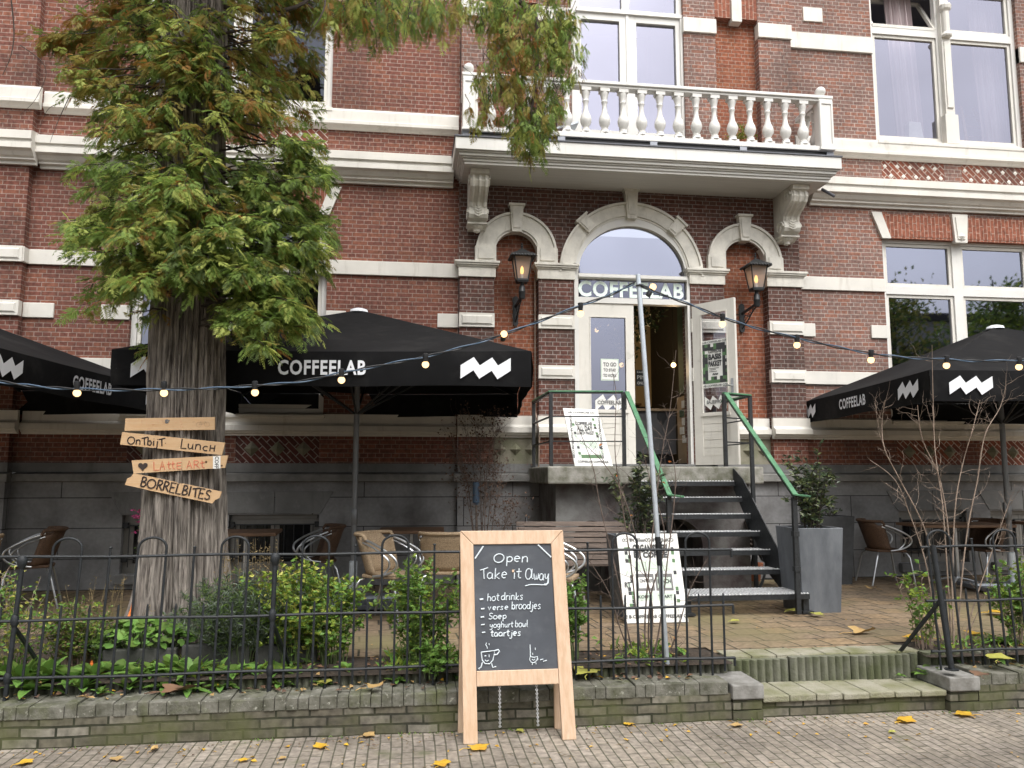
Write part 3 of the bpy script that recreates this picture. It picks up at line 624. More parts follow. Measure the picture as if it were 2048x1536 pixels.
# cream stone: bands, sills, cornice
BAND = lambda mb, x0, x1, z0, z1, yw, out=.035: mb.box(x0, x1, yw-out, yw+.1, z0, z1)
m = MB()
for x0, x1, yw in ((XL,PLX+.03,10.88),(PLX+.03,BX0,FY),(BX1,WGR[0],FY),(WGR[1],XR,FY)): BAND(m, x0, x1, 4.463, 4.662, yw)
for x0, x1, yw in ((XL,PLX+.03,10.88),(PLX+.03,WGL[0],FY),(WGL[1],BX0,FY),(BX1,WGR[0],FY),(WGR[1],XR,FY)): BAND(m, x0, x1, 3.045, 3.235, yw)
for x0, x1 in ((PLX,-4.6),(-4.02,WGL[0]),(WGL[1],-.85),(.40,BX0),(BX1,5.97),(6.86,WGR[0]),(WGR[1],10.0)): BAND(m, x0, x1, 3.755, 3.95, FY, .03)
for x0, x1 in ((BX1,WGR[0]),(PLX+.03,WGL[0])): BAND(m, x0, x1, 8.26, 8.52, FY)
BAND(m, WGR[1], 10.2, 8.3, 8.56, FY, .03); BAND(m, 6.0, 6.32, 8.72, 8.95, FY, .02)
for a, b in PIL[2:]: BAND(m, a-.01, b+.01, 8.33, 8.56, BY-.03)
for a, b in PIL[:2]: BAND(m, a-.01, b+.01, 8.33, 8.56, BY-.03)
BAND(m, 4.79, 4.95, 8.55, 9.0, BY-.02, .04); BAND(m, 1.42, 1.58, 8.55, 9.0, BY-.02, .04)
build_each(m, 'stone_band', 'cream_paint', HB, bevel=.006)
m = MB()
for z0, z1 in ((3.755,3.95),(3.05,3.237)):
    for a, b in PIL: panel_block(m, a-.006, b+.006, z0, z1, BY-.05, .028)
    panel_block(m, XL, PLX+.012, z0, z1, 10.88, .05)
panel_block(m, XL, PLX+.012, 4.46, 4.665, 10.88, .05)
build_each(m, 'panel_stone', 'cream_paint', HB)
SILLP = [(0,6.84),(.06,6.83),(.075,6.80),(.075,6.66),(.10,6.645),(.10,6.60),(.06,6.575),(.045,6.555),(.03,6.54),(0,6.54)]
CORN = [(0,6.20),(.20,6.165),(.23,6.15),(.23,6.045),(.20,6.035),(.20,6.005),(.215,5.995),(.215,5.925),(.17,5.90),(.13,5.85),(.10,5.83),(.10,5.81),(.05,5.795),(.05,5.76),(0,5.76)]
LOWP = [(0,2.535),(.05,2.53),(.055,2.41),(.075,2.385),(.12,2.37),(.125,2.30),(.10,2.29),(.085,2.265),(.05,2.255),(.05,2.235),(0,2.235)]
for nm, P in (('sill_course', SILLP), ('cornice', CORN), ('base_course', LOWP)):
    m = MB()
    m.sweep_x(P, XL, PLX+.10, 10.88)
    if nm == 'base_course':
        m.sweep_x(P, PLX+.10, BX0-.02, FY)
        for a, b in PIL: m.sweep_x(P, a-.02 if a != 4.03 else 4.21, b+.02, BY-.05)
        for a, b in NICHE: m.sweep_x(P, a+.02, b-.02, 11.0)
        m.sweep_x(P, BX1+.02, XR, FY)
    else:
        m.sweep_x(P, PLX+.10, .60 if nm == 'cornice' else BX0-.02, FY); m.sweep_x(P, 5.96 if nm == 'cornice' else BX1+.02, XR, FY)
    build_each(m, nm, 'cream_paint', HB)
# pier capitals under the arches
m = MB()
for a, b in PIL:
    m.box(a-.02, b+.02, BY-.075, 11.1, 4.463, 4.60); m.box(a-.035, b+.035, BY-.09, 11.1, 4.602, 4.625); m.box(a-.06, b+.06, BY-.115, 11.1, 4.627, 4.65); m.box(a-.075, b+.075, BY-.13, 11.1, 4.652, 4.685)
build_each(m, 'capital', 'weathered_paint', HB, bevel=.004)
# arch mouldings with their key and springer stones
def arch_trim(cx, cz, ri, ro, mid_blocks, keytop, keyw):
    m = MB(); yf = BY-.06
    arch_ring(m, cx, cz, (ro-.035, ro-.035), (ri, ri), yf, BY+.12); arch_ring(m, cx, cz, (ro, ro), (ro-.033, ro-.033), yf-.025, BY+.02)
    arch_ring(m, cx, cz, (ri-.001, ri-.001), (ri-.03, ri-.03), yf+.02, BY+.1)
    for s in (-1, 1):
        xa, xb = sorted((cx+s*(ri-.03), cx+s*ro)); m.box(xa, xb, yf, BY+.12, 4.69, cz)
        A = [(xa-.01,yf-.03,4.69),(xb+.01,yf-.03,4.69),(xb+.01,yf-.03,cz+.06 if s>0 else cz+.13),(xa-.01,yf-.03,cz+.13 if s>0 else cz+.06)]
        m.prism(A, (0,.1,0)); i=.035
        m.prism([(xa+i,yf-.045,4.72),(xb-i,yf-.045,4.72),(xb-i,yf-.045,cz+.03 if s>0 else cz+.06),(xa+i,yf-.045,cz+.06 if s>0 else cz+.03)], (0,.02,0))
    build_each(m, 'arch_moulding', 'weathered_paint', HB, smooth=35)
    k = MB()
    def keystone(ang, r0, r1, w0, w1):
        c, s = math.cos(ang), math.sin(ang); T = Vector((-s,0,c)); N_ = Vector((c,0,s)); C0 = Vector((cx,0,cz))
        P = [C0+N_*r0-T*w0, C0+N_*r0+T*w0, C0+N_*r1+T*w1, C0+N_*r1-T*w1]; P = [Vector((p.x, yf-.05, p.z)) for p in P]
        k.prism(P, (0,.16,0)); c0 = sum(P, Vector())/4; k.prism([c0+(p-c0)*.72+Vector((0,-.015,0)) for p in P], (0,.03,0))
        c1 = (P[2]+P[3])/2; k.obox(c1+N_*.012+Vector((0,.06,0)), T*(w1+.02), Vector((0,.085,0)), N_*.016)
    keystone(math.pi/2, ri-.05, keytop-cz, keyw*.72, keyw)
    for a in mid_blocks: keystone(R(a), ri-.005, ro+.015, keyw*.72, keyw*.92)
    build_each(k, 'keystone', 'weathered_paint', HB)
arch_trim(1.495, 4.84, .33, .575, (), 5.50, .095)
arch_trim(3.165, 4.575, .86, 1.06, (47, 133), 5.80, .095)
arch_trim(4.87, 4.83, .345, .565, (), 5.49, .095)
# plaster niche plinths with pyramids, and the herringbone panels
m = MB()
for a, b in NICHE:
    m.box(a, b, 10.98, 11.2, 1.87, 2.24)
    for q in range(3): pyramid(m, a+(b-a)*(.17+.33*q), 2.07, .085, .085, 10.979, .07)
build_each(m, 'niche_plinth', 'mossy_stone', HB)
def herring(ranges, z0, z1, y, mname, studs):
    m = MB(); s = MB()
    for a, b in ranges:
        m.quad((a,y,z0),(b,y,z0),(b,y,z1),(a,y,z1))
        if studs == 'pyramid':
            for q in range(3): pyramid(s, a+(b-a)*(.19+.31*q), (z0+z1)/2+.01, .10, .10, y-.002, .075)
        else:
            n = 5
            for q in range(n):
                for zz, ofs in ((.72,0),(.28,.5)):
                    x = a+(b-a)*(q+.25+ofs*.9)/n
                    if x < b-.02: pyramid(s, x, z0+(z1-z0)*zz, .038, .038, y-.003, .012)
    build_each(m, 'herringbone_panel', mname, HB); build_each(s, 'stone_stud', 'cream_paint' if studs != 'pyramid' else 'mossy_stone', HB)
herring([(-3.6,-2.52),(-2.24,-1.16)], 1.875, 2.235, 10.997, 'herringbone_dark', 'pyramid')
herring([(7.18,8.22),(8.52,9.60)], 1.875, 2.235, 10.997, 'herringbone_red', 'pyramid')
herring([(-3.6,-2.52),(-2.24,-1.16)], 6.20, 6.54, 10.997, 'herringbone_red', 'square')
herring([(7.18,8.22),(8.52,9.60)], 6.20, 6.54, 10.997, 'herringbone_red', 'square')
m = MB(); wall_holes(m, PLX, BX0, 1.87, 2.26, [(-3.6,-2.52,1.875,2.235),(-2.24,-1.16,1.875,2.235)], 10.99, .006); m.box(XL, PLX, 10.87, 11.2, 1.87, 2.26)
build_each(m, 'lower_brick_strip', 'red_brick', HB)
m = MB(); wall_holes(m, BX1, 11.2, 1.87, 2.26, [(7.18,8.22,1.875,2.235),(8.52,9.60,1.875,2.235)], 10.99, .006); m.box(11.2,XR,10.89,11.2,1.87,2.26)
for a, b in PIL: m.box(a, b, BY-.05, 11.2, 1.87, 2.26)
build_each(m, 'lower_brick_strip', 'red_brick', HB)
# grey stone basement
BW = [(PY(245,1020,10.95).x, -2.58), (-2.28,-1.13), (7.12,8.20), (8.58,9.66)]
BZ = (.46, 1.20)
m = MB()
wall_holes(m, PLX+.02, BX0, .2, 1.63, [(a,b,*BZ) for a,b in BW[:2]], 10.95, .2); wall_holes(m, BX1, 11.2, .2, 1.63, [(a,b,*BZ) for a,b in BW[2:]], 10.95, .2)
m.box(XL, PLX+.02, 10.80, 11.2, .2, 1.63); m.box(11.2, XR, 10.85, 11.2, .2, 1.63)
build_each(m, 'basement_wall', 'basement_block', HB)
m = MB(); m.box(BX0, BX1, 10.86, 11.2, .2, 1.63); m.build('basement_bay', 'basement_block', HB)
m = MB()
for x0, x1, yw in ((XL,PLX+.02,10.83),(PLX+.02,BX0,10.96),(BX0,BX1,10.86),(BX1,XR,10.96)): m.box(x0, x1, yw, 11.2, 1.752, 1.872)
m.build('stone_strip', 'light_stone' if 0 else 'grey_stone', HB)
m = MB()
for x0, x1, yw in ((XL,PLX+.06,10.74),(PLX+.06,BX0-.05,10.86),(BX0-.05,BX1+.05,10.77),(BX1+.05,XR,10.86)):
    m.add([(x,y,z) for x in (x0,x1) for y,z in ((yw+.14,1.62),(yw,1.635),(yw,1.725),(yw+.14,1.752))], [(0,1,2,3),(7,6,5,4),(0,4,5,1),(1,5,6,2),(2,6,7,3)])
m.build('water_table', 'light_stone', HB)
def basement_window(a, b):
    z0, z1 = BZ; y = 11.05; f = MB(); mid = (a+b)/2
    wall_holes(f, a, b, z0, z1, [(a+.12,mid-.055,z0+.12,z1-.13),(mid+.055,b-.12,z0+.12,z1-.13)], y, .05, rim=True)
    f.box(a+.03, b-.03, y-.03, y+.02, z1-.055, z1-.002); f.box(mid-.004, mid+.004, y-.004, y+.02, z0+.05, z1-.07)
    w = f.build('basement_window', 'greige_paint', HB)
    s = MB(); s.box(a-.04, b+.04, 10.86, 11.03, z0-.12, z0-.002); s.build('sill', 'grey_stone', w, bevel=.01)
    g = MB(); 
    for p, q in ((a+.12,mid-.055),(mid+.055,b-.12)): g.quad((p,y+.03,z0+.12),(q,y+.03,z0+.12),(q,y+.03,z1-.13),(p,y+.03,z1-.13))
    g.build('pane', 'basement_glass', w)
    br = MB(); n = 9
    for i in range(n): br.tube([(a+.08+(b-a-.16)*i/(n-1), 11.0, z0+.08),(a+.08+(b-a-.16)*i/(n-1), 11.0, z1-.13)], .006, 5)
    for z in (z0+.18, z1-.13): br.box(a+.03, b-.03, 10.99, 11.006, z-.008, z+.008)
    for x in (a+.03, b-.03):
        for z in (z0+.18, z1-.13): br.box(x-.03, x+.03, 10.985, 11.04, z-.035, z+.035)
    br.build('security_bars', 'black_iron', w)
    ln = MB()   # splayed lintel stones, barely proud of the wall
    for s_, (p, q) in enumerate(((a-.02, mid-.006), (mid+.006, b+.02))):
        t0, t1 = (p-.16, q) if s_ == 0 else (p, q+.16)
        ln.prism([(p,10.938,z1+.015),(q,10.938,z1+.015),(t1,10.938,z1+.30),(t0,10.938,z1+.30)], (0,.03,0))
    build_each(ln, 'lintel', 'grey_stone', w, bevel=.006)
for a, b in BW: basement_window(a, b)

# ------------------------------------------------------------------ tall windows
def room(parent, x0, x1, z0, z1, depth=1.6, mname='room_grey'):
    r = MB(); y0, y1 = 11.17, 11.17+depth
    r.quad((x0,y1,z0),(x1,y1,z0),(x1,y1,z1),(x0,y1,z1)); r.quad((x0,y0,z0),(x0,y1,z0),(x0,y1,z1),(x0,y0,z1)); r.quad((x1,y1,z0),(x1,y0,z0),(x1,y0,z1),(x1,y1,z1))
    r.quad((x0,y0,z0),(x1,y0,z0),(x1,y1,z0),(x0,y1,z0)); r.quad((x0,y0,z1),(x0,y1,z1),(x1,y1,z1),(x1,y0,z1))
    return r.build('room_beyond', mname, parent)
def tall_window(wx, wz, trans, glass, mname, mull=.15, fr=.07, skip=None, sill=True, roomcol='room_grey'):
    (a, b), (z0, z1) = wx, wz; y = 11.07; mid = (a+b)/2
    lights = []
    for p, q in ((a+fr, mid-mull/2), (mid+mull/2, b-fr)):
        lights += [(p, q, z0+fr+.02, trans-.06), (p, q, trans+.06, z1-fr)]
    f = MB(); wall_holes(f, a, b, z0, z1, lights, y, .09); w = f.build('window', 'white_paint', HB)
    s = MB()      # casements, set back in the frame
    for p, q, c, d in lights:
        if skip and skip == (p < mid, c > trans): continue
        wall_holes(s, p+.004, q-.004, c+.004, d-.004, [(p+.05, q-.05, c+.055, d-.05)], y+.025, .05)
    s.build('casement', 'cream_paint', w)
    for p, q, c, d in lights:
        if skip and skip == (p < mid, c > trans): continue
        g = MB(); g.quad((p+.045,y+.055,c+.05),(q-.045,y+.055,c+.05),(q-.045,y+.055,d-.045),(p+.045,y+.055,d-.045)); g.build('pane', glass, w)
    if sill:
        l = MB(); l.box(a-.03, b+.03, 10.90, y-.002, z0-.05, z0-.004) if wz is ZG else l.box(a-.02, b+.02, 10.915, y-.002, z0-.06, z0-.004)
        l.build('sill', 'cream_paint', w, bevel=.006)
    room(w, a+.01, b-.01, z0+.02, z1-.02, mname=roomcol)
    return w, mid
tall_window(WGL, ZG, 4.52, 'dark_window_glass', 'white_paint', roomcol='interior_dark')
tall_window(WGR, ZG, 4.52, 'dark_window_glass', 'white_paint', roomcol='interior_dark')
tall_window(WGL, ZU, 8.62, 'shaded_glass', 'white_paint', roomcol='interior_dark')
wur, mid = tall_window(WGR, ZU, 8.72, 'window_glass', 'white_paint', mull=.22, skip=(True, True))
# upper right window: tilted hopper, carved mullion, curtain, lampshade
a, b = WGR; h = MB(); hx0, hx1 = a+.08, mid-.12; zb, zt = 8.80, 9.45
for p0, p1 in (((hx0,11.09,zb),(hx0,11.45,zt)),((hx1,11.09,zb),(hx1,11.45,zt)),((hx0,11.09,zb),(hx1,11.09,zb)),((hx0,11.45,zt),(hx1,11.45,zt))): h.bar(p0, p1, .05, .05)
h.build('tilted_hopper', 'cream_paint', wur)
c = MB(); c.box(mid-.075, mid+.075, 10.985, 11.068, 7.35, 9.55); c.box(mid-.11, mid+.11, 10.96, 11.068, 6.86, 7.34); c.box(mid-.05, mid+.05, 10.965, 10.99, 7.45, 8.55)
c.lathe((mid,10.97,8.62), [(.075,0),(.085,.03),(.06,.08),(.06,.42),(.09,.46),(.10,.52),(.07,.56)], 12); c.build('carved_mullion', 'cream_paint', wur, bevel=.006)
cu = MB(); n = 60
for x0, x1, yy in ((7.60,8.05,11.34),(9.1,9.6,11.36)):
    V = []
    for i in range(n+1):
        x = x0+(x1-x0)*i/n
        for z in (6.9, 9.5): V.append((x+(.12*(9.5-z)/2.6), yy+.03*math.sin(i*.9)+.01*math.sin(i*2.3), z))
    cu.add(V, [(2*i, 2*i+2, 2*i+3, 2*i+1) for i in range(n)])
cu.build('curtain', 'curtain', wur, smooth=80)
l = thing('table_lamp', 'white boxy lampshade on the sill inside the upper right window', 'lamp', (7.93,11.26,6.86))
q = MB(); q.add([(x,y,z) for z,r in ((7.0,.13),(7.30,.10)) for x,y in ((7.93-r,11.26-r*.5),(7.93+r,11.26-r*.5),(7.93+r,11.26+r*.5),(7.93-r,11.26+r*.5))], [(0,1,5,4),(1,2,6,5),(2,3,7,6),(3,0,4,7),(4,5,6,7)]); q.build('lamp_shade', 'white_fabric', l)
q = MB(); q.lathe((7.93,11.26,6.86), [(.05,0),(.05,.015),(.012,.03),(.012,.16)], 10); q.build('lamp_base', 'black_iron', l)
st = thing('stepladder', 'wooden stepladder standing inside the upper right window', 'ladder', (9.25,11.5,6.86))
q = MB()
for dx in (-.22,.22): q.bar((9.25+dx,11.45,6.88),(9.25+dx*.55,11.7,7.85), .035, .05)
for i in range(4): z = 7.05+i*.2; r_ = .2-.025*i; q.bar((9.25-r_,11.47+.05*i,z),(9.25+r_,11.47+.05*i,z), .06, .02)
q.build('ladder_frame', 'table_wood', st)
# flat arches over the ground floor windows
for a, b in (WGL, WGR):
    mid = (a+b)/2; m = MB(); n = 20
    zt, zl = 5.68, 5.335
    def cam_(x): return .02*(1-((x-mid)/((b-a)/2))**2)
    V = []
    for i in range(n+1):
        x = a-.02+(b-a+.04)*i/n; V += [(x,10.975,zl+cam_(x)*0),(x+(x-mid)*.10,10.975,zt)]
    m.add(V, [(2*i,2*i+2,2*i+3,2*i+1) for i in range(n)]); m.box(a, b, 10.98, 11.16, zl-.03, zl+.001); build_each(m, 'flat_arch', 'soldier_brick', HB)
    k = MB()
    k.prism([(a-.015,10.955,zl-.04),(a+.13,10.955,zl-.04),(a-.01,10.955,zt+.02),(a-.17,10.955,zt+.02)], (0,.06,0)); k.prism([(b-.13,10.955,zl-.04),(b+.015,10.955,zl-.04),(b+.17,10.955,zt+.02),(b+.01,10.955,zt+.02)], (0,.06,0))
    k.prism([(mid-.10,10.93,zl-.07),(mid+.10,10.93,zl-.07),(mid+.13,10.93,zt+.03),(mid-.13,10.93,zt+.03)], (0,.08,0)); k.prism([(mid-.06,10.915,zl-.02),(mid+.06,10.915,zl-.02),(mid+.085,10.915,zt-.02),(mid-.085,10.915,zt-.02)], (0,.02,0)); pyramid(k, mid, zl+.02, .06, .06, 10.914, .03)
    build_each(k, 'arch_stone', 'cream_paint', HB)

# ------------------------------------------------------------------ balcony
SX0, SX1, SYF = .575, 5.965, 10.05
m = MB(); m.box(SX0, SX1, SYF, 11.0, 5.965, 6.13)
for i, (ins, z0, z1) in enumerate(((.03,5.945,5.963),(.055,5.905,5.943),(.085,5.885,5.903),(.11,5.85,5.883))): m.box(SX0+ins, SX1-ins, SYF+ins, 11.0, z0, z1)
BAL = m.build('balcony', 'white_paint', HB, bevel=.004)
m = MB(); m.box(SX0+.13, SX1-.13, SYF+.13, BY-.001, 5.815, 5.848)
m.build('soffit', 'soffit_paint', BAL)
m = MB(); m.box(SX0-.012, SX1+.012, SYF-.015, 11.0, 6.132, 6.15); m.build('lead_edge', 'lead', BAL)
BYB = 10.22
pa, pb = XY_(925,200,BYB), XY_(955,200,BYB); pc, pd = XY_(1634,250,BYB), XY_(1661,250,BYB)
m = MB()
for x in np.linspace(pa+.05, pd-.05, 5): m.box(x-.05, x+.05, BYB-.05, BYB+.07, 6.151, 6.262)
build_each(m, 'rail_block', 'rail_blue', BAL)
def baluster_prof(): return [(.045,0),(.045,.05),(.03,.06),(.042,.085),(.062,.13),(.066,.17),(.055,.215),(.036,.26),(.027,.32),(.026,.37),(.034,.40),(.038,.41),(.034,.42),(.032,.44),(.043,.49),(.050,.52),(.050,.54)]
bx = np.linspace(XY_(981,230,BYB), XY_(1606,255,BYB), 18)
def rail_run(p, q, name=None):
    return
m = MB(); m.box(pa, pd, BYB-.055, BYB+.065, 6.265, 6.335); m.box(pa+.02, pd-.02, BYB-.06, BYB+.075, 6.995, 7.03); m.box(pa-.01, pd+.01, BYB-.085, BYB+.095, 7.032, 7.075)
for x0 in (pa+.04, pd-.16): m.box(x0, x0+.12, BYB+.10, 10.9, 6.265, 6.335); m.box(x0-.02, x0+.14, BYB+.10, 10.9, 7.0, 7.072)
m.build('balustrade_rail', 'white_paint', BAL, bevel=.006)
for x0, x1 in ((pa,pb),(pc,pd)):
    m = MB(); m.box(x0, x1, BYB-.075, BYB+.085, 6.275, 7.03); i = .03
    wall_holes(m, x0+.005, x1-.005, 6.29, 7.0, [(x0+i,x1-i,6.36,6.95)], BYB-.088, .013, rim=True)
    m.box(x0-.012, x1+.012, BYB-.10, BYB+.10, 6.268, 6.30); p = m.build('balcony_post', 'white_paint', BAL, bevel=.004)
    xm = (x0+x1)/2; 
    m = MB(); m.lathe((xm-.02 if x0 < 2 else xm-.03,BYB,7.07), [(.045,0),(.03,.03),(.03,.04)], 12); m.sphere((xm-.02 if x0 < 2 else xm-.03,BYB,7.165), .072, 18, 12)
    m.build('ball_finial', 'white_paint', BAL, smooth=60)
def baluster(x, y):
    m = MB(); m.lathe((x,y,6.36), [(r*1.2,zz*1.09) for r,zz in baluster_prof()], 14); m.box(x-.072,x+.072,y-.055,y+.06,6.335,6.365); m.lathe((x,y,6.36),[(.07,0),(.055,.03)],14); m.box(x-.066,x+.066,y-.06,y+.065,6.945,6.995)
    m.build('baluster', 'white_paint', BAL, smooth=40)
for x in bx: baluster(float(x), BYB+.005)
for x in (pa+.10, pd-.10):
    for y in (10.48, 10.72): baluster(x, y)
# scrolled consoles that carry the balcony
for x0, x1 in ((.80,1.05),(5.36,5.61)):
    P = [(0,5.78),(.66,5.78),(.66,5.70),(.60,5.675),(.62,5.58),(.585,5.50),(.50,5.43),(.40,5.38),(.335,5.32),(.315,5.24),(.345,5.17),(.355,5.10),(.325,5.04),(.27,5.01),(.24,4.985),(.24,4.955),(.13,4.90),(0,4.90)]
    ZZ = lambda z: 5.812+(z-5.78)*.79
    P = [(d*.95, ZZ(z)) for d, z in P]
    m = MB(); m.prism([(x0,BY-d,z) for d, z in P], (x1-x0,0,0)); f = P[3:14]
    for u in (.16,.5,.84):
        xm = x0+(x1-x0)*u; m.tube([(xm,BY-d-.006,z) for d, z in f[:7]], .021, 8)
    for s in (x0-.012, x1+.012):
        V = [(BY-.20-.12*math.cos(a)*(1-a/9), ZZ(5.12)+.10*math.sin(a)*(1-a/9)) for a in np.linspace(0,7.5,22)]; m.tube([(s,y,z) for y,z in V], .014, 6)
        V = [(BY-.46-.10*math.cos(a)*(1-a/9), ZZ(5.62)+.085*math.sin(a)*(1-a/9)) for a in np.linspace(0,7.5,22)]; m.tube([(s,y,z) for y,z in V], .013, 6)
    for q in range(4):
        z = ZZ(5.20)-q*.036; d = .325; xm = (x0+x1)/2; m.bar((xm-.05,BY-d-.012,z+.03),(xm,BY-d-.02,z), .02, .02); m.bar((xm+.05,BY-d-.012,z+.03),(xm,BY-d-.02,z), .02, .02)
    m.lathe(((x0+x1)/2, BY-.14, ZZ(4.80)+.02), [(.001,0),(.045,.02),(.05,.05),(.09,.075),(.10,.1)], 12)
    m.box(x0-.015, x1+.015, BY-.26, BY, ZZ(4.955), ZZ(4.985))
    fix_normals(m.build('console', 'weathered_paint', BAL, bevel=.003))
m = MB(); m.box(pa+.03, pd-.03, BYB-.02, BYB+.04, 6.152, 6.26); m.build('rail_upstand', 'cable_black', BAL)
m = MB(); m.tube([(5.86,10.42,5.80),(5.98,10.3,5.66)], .022, 8); m.build('drain_spout', 'lead', BAL)

# balcony doors
m = MB(); a, b = 2.325, 4.055; y = 10.97
doors = [(2.47,3.06),(3.32,3.93)]
wall_holes(m, a, b, 6.16, 9.4, [(p,q,6.75,8.47) for p,q in doors]+[(2.44,3.10,8.66,9.3),(3.22,3.95,8.66,9.3)], y, .1)
m.box(3.16,3.20,y-.015,y+.02,6.2,8.58); m.box(a,b,y-.035,y+.02,8.575,8.63); m.box(a,a+.06,y-.03,y+.02,6.2,8.57); m.box(b-.06,b,y-.03,y+.02,6.2,8.57)
D = m.build('balcony_door', 'white_paint', HB)
for p, q, c, d in [(p,q,6.75,8.47) for p,q in doors]+[(2.44,3.10,8.66,9.3),(3.22,3.95,8.66,9.3)]:
    g = MB(); g.quad((p,y+.05,c),(q,y+.05,c),(q,y+.05,d),(p,y+.05,d)); g.build('pane', 'window_glass', D)
room(D, a, b, 6.2, 9.3)

# ------------------------------------------------------------------ the cafe entrance: frame, sign, doors
y = 10.92; DX0, DX1, DZ0 = 2.325, 4.015, 1.83
m = MB(); zt = 4.155
m.box(DX0, 2.385, y-.02, y+.10, DZ0, 4.56); m.box(3.985, DX1+.012, y-.02, y+.10, DZ0, 4.56)
m.box(2.385, 3.985, y-.02, y+.10, zt-.005, zt+.075); m.box(2.385, 3.985, y-.035, y+.10, 4.505, 4.57); m.box(2.385, 3.985, y-.055, y-.018, 4.515, 4.535)
arch_ring(m, 3.18, 4.56, (.862,.862), (.795,.735), y-.02, y+.1, n=48)
EN = m.build('entrance_frame', 'white_paint', HB, smooth=30)
g = MB(); n = 48
g.add([(3.18+.80*math.cos(math.pi*i/n), y+.05, 4.565+.74*math.sin(math.pi*i/n)) for i in range(n+1)], [tuple(range(n+1))]); g.build('fanlight', 'dark_window_glass', EN)
g = MB(); g.quad((2.385,y+.04,zt+.075),(3.985,y+.04,zt+.075),(3.985,y+.04,4.505),(2.385,y+.04,4.505)); g.build('sign_pane', 'sign_glass', EN)
tx = MB(); text_on(tx, 'COFFEELAB', (3.172,y+.034,4.365), (1,0,0), (0,0,1), .235, width=1.555, bold=.032, spacing=1.10); tx.build('sign_lettering', 'mint_print', EN)
# left leaf, closed
def door_leaf(o, xd, w, zb, zt, gx, gz, mname='cream_paint', boards=4):
    """leaf standing at o, running along xd; glass over a boarded panel"""
    o = Vector(o); xd = Vector(xd).normalized(); nd = xd.cross(Vector((0,0,1)))   # nd points to the side the viewer sees
    P = lambda u, z, d=0: o+xd*u+Vector((0,0,z-o.z))+nd*d
    m = MB(); T = .045; M = (o+xd*w/2)
    def slab(u0, u1, z0, z1, d0, d1): m.obox(P((u0+u1)/2,(z0+z1)/2,(d0+d1)/2), xd*(u1-u0)/2, nd*(d1-d0)/2, Vector((0,0,(z1-z0)/2)))
    slab(0, gx[0], zb, zt, -T, 0); slab(gx[1], w, zb, zt, -T, 0); slab(gx[0], gx[1], gz[1], zt, -T, 0); slab(gx[0], gx[1], zb, zb+.12, -T, 0)
    slab(gx[0]-.02, gx[1]+.02, gz[0]-.035, gz[0], -T-.004, .012)
    n = boards; z0, z1 = zb+.12, gz[0]-.036
    for i in range(n): slab(gx[0], gx[1], z0+(z1-z0)*i/n+.006, z0+(z1-z0)*(i+1)/n-.001, -T+.01, -.008)
    slab(gx[0], gx[1], z0, z1, -T+.014, -.02)
    for u0, u1, c, d in ((gx[0],gx[0]+.014,*gz),(gx[1]-.014,gx[1],*gz),(gx[0]+.014,gx[1]-.014,gz[1]-.014,gz[1]),(gx[0]+.014,gx[1]-.014,gz[0],gz[0]+.014)): slab(u0, u1, c, d, -.02, .008)
    leaf = m.build('door_leaf', mname, HB)
    g = MB(); g.quad(P(gx[0],gz[0],-.024),P(gx[1],gz[0],-.024),P(gx[1],gz[1],-.024),P(gx[0],gz[1],-.024)); g.build('pane', 'door_glass' if boards == 4 else 'clear_glass', leaf)
    return leaf, P
LL, P = door_leaf((2.39,y,DZ0+.02), (1,0,0), .80, DZ0+.02, zt-.012, (.155,.69), (2.62,3.96))
q = MB(); q.quad(P(.33,3.06,-.018),P(.56,3.06,-.018),P(.56,3.34,-.018),P(.33,3.34,-.018)); q.quad(P(.315,3.045,-.02),P(.575,3.045,-.02),P(.575,3.355,-.02),P(.315,3.355,-.02), 1); q.build('door_notice', ['paper','mint_patch'], LL)
q = MB()
for s_, z, h_, w_ in (('TO GO',3.275,.058,.19),('TO STAY',3.195,.045,.185),('TO WORK',3.118,.045,.19)): text_on(q, s_, P(.445,z,-.016), (1,0,0), (0,0,1), h_, width=w_, bold=.03)
q.build('notice_lettering', 'ink_grey', LL)
q = MB(); zigzag(q, P(.44,2.73,-.019), (1,0,0), (0,0,1), .42, .24); q.build('window_sticker', 'paper', LL)
q = MB(); text_on(q, 'COFFEELAB', P(.43,2.735,-.014), (1,0,0), (0,0,1), .055, width=.34, bold=.03); q.build('sticker_lettering', 'ink_grey', LL)
# right leaf, swung open towards the street
hin, fre = Vector((4.03,10.855,0)), Vector((4.415,10.27,0)); xd = (fre-hin).normalized(); wl = (fre-hin).length
RL, P = door_leaf((hin.x,hin.y,DZ0+.03), xd, wl, DZ0+.03, zt-.012, (.14,wl-.12), (2.57,3.99), boards=5)
zz = 2.62; q = MB(); ux = wl/2+.01
q.quad(P(ux-.235,2.93,-.018),P(ux+.235,2.93,-.018),P(ux+.235,3.60,-.018),P(ux-.235,3.60,-.018)); q.build('poster', 'paper', RL)
q = MB(); rr = random.Random(8)
for i in range(9):
    for j in range(12):
        u, z = ux-.215+i*.0478, 2.99+j*.0465
        if 2 <= i <= 6 and 2 <= j <= 9: continue
        if rr.random() < .86: q.quad(P(u,z,-.0155),P(u+.0478,z,-.0155),P(u+.0478,z+.0465,-.0155),P(u,z+.0465,-.0155), rr.choice((0,0,1)))
q.build('poster_border', ['ink','green_patch'], RL)
text_part(RL, 'ink', 'COFFEELAB', P(ux,3.44,-.014), xd, (0,0,1), .05, width=.215, bold=.03); text_part(RL, 'ink', 'BASIS', P(ux,3.36,-.014), xd, (0,0,1), .082, width=.215, bold=.05); text_part(RL, 'ink', 'PAKKET', P(ux,3.265,-.014), xd, (0,0,1), .08, width=.215, bold=.05)
q = MB()
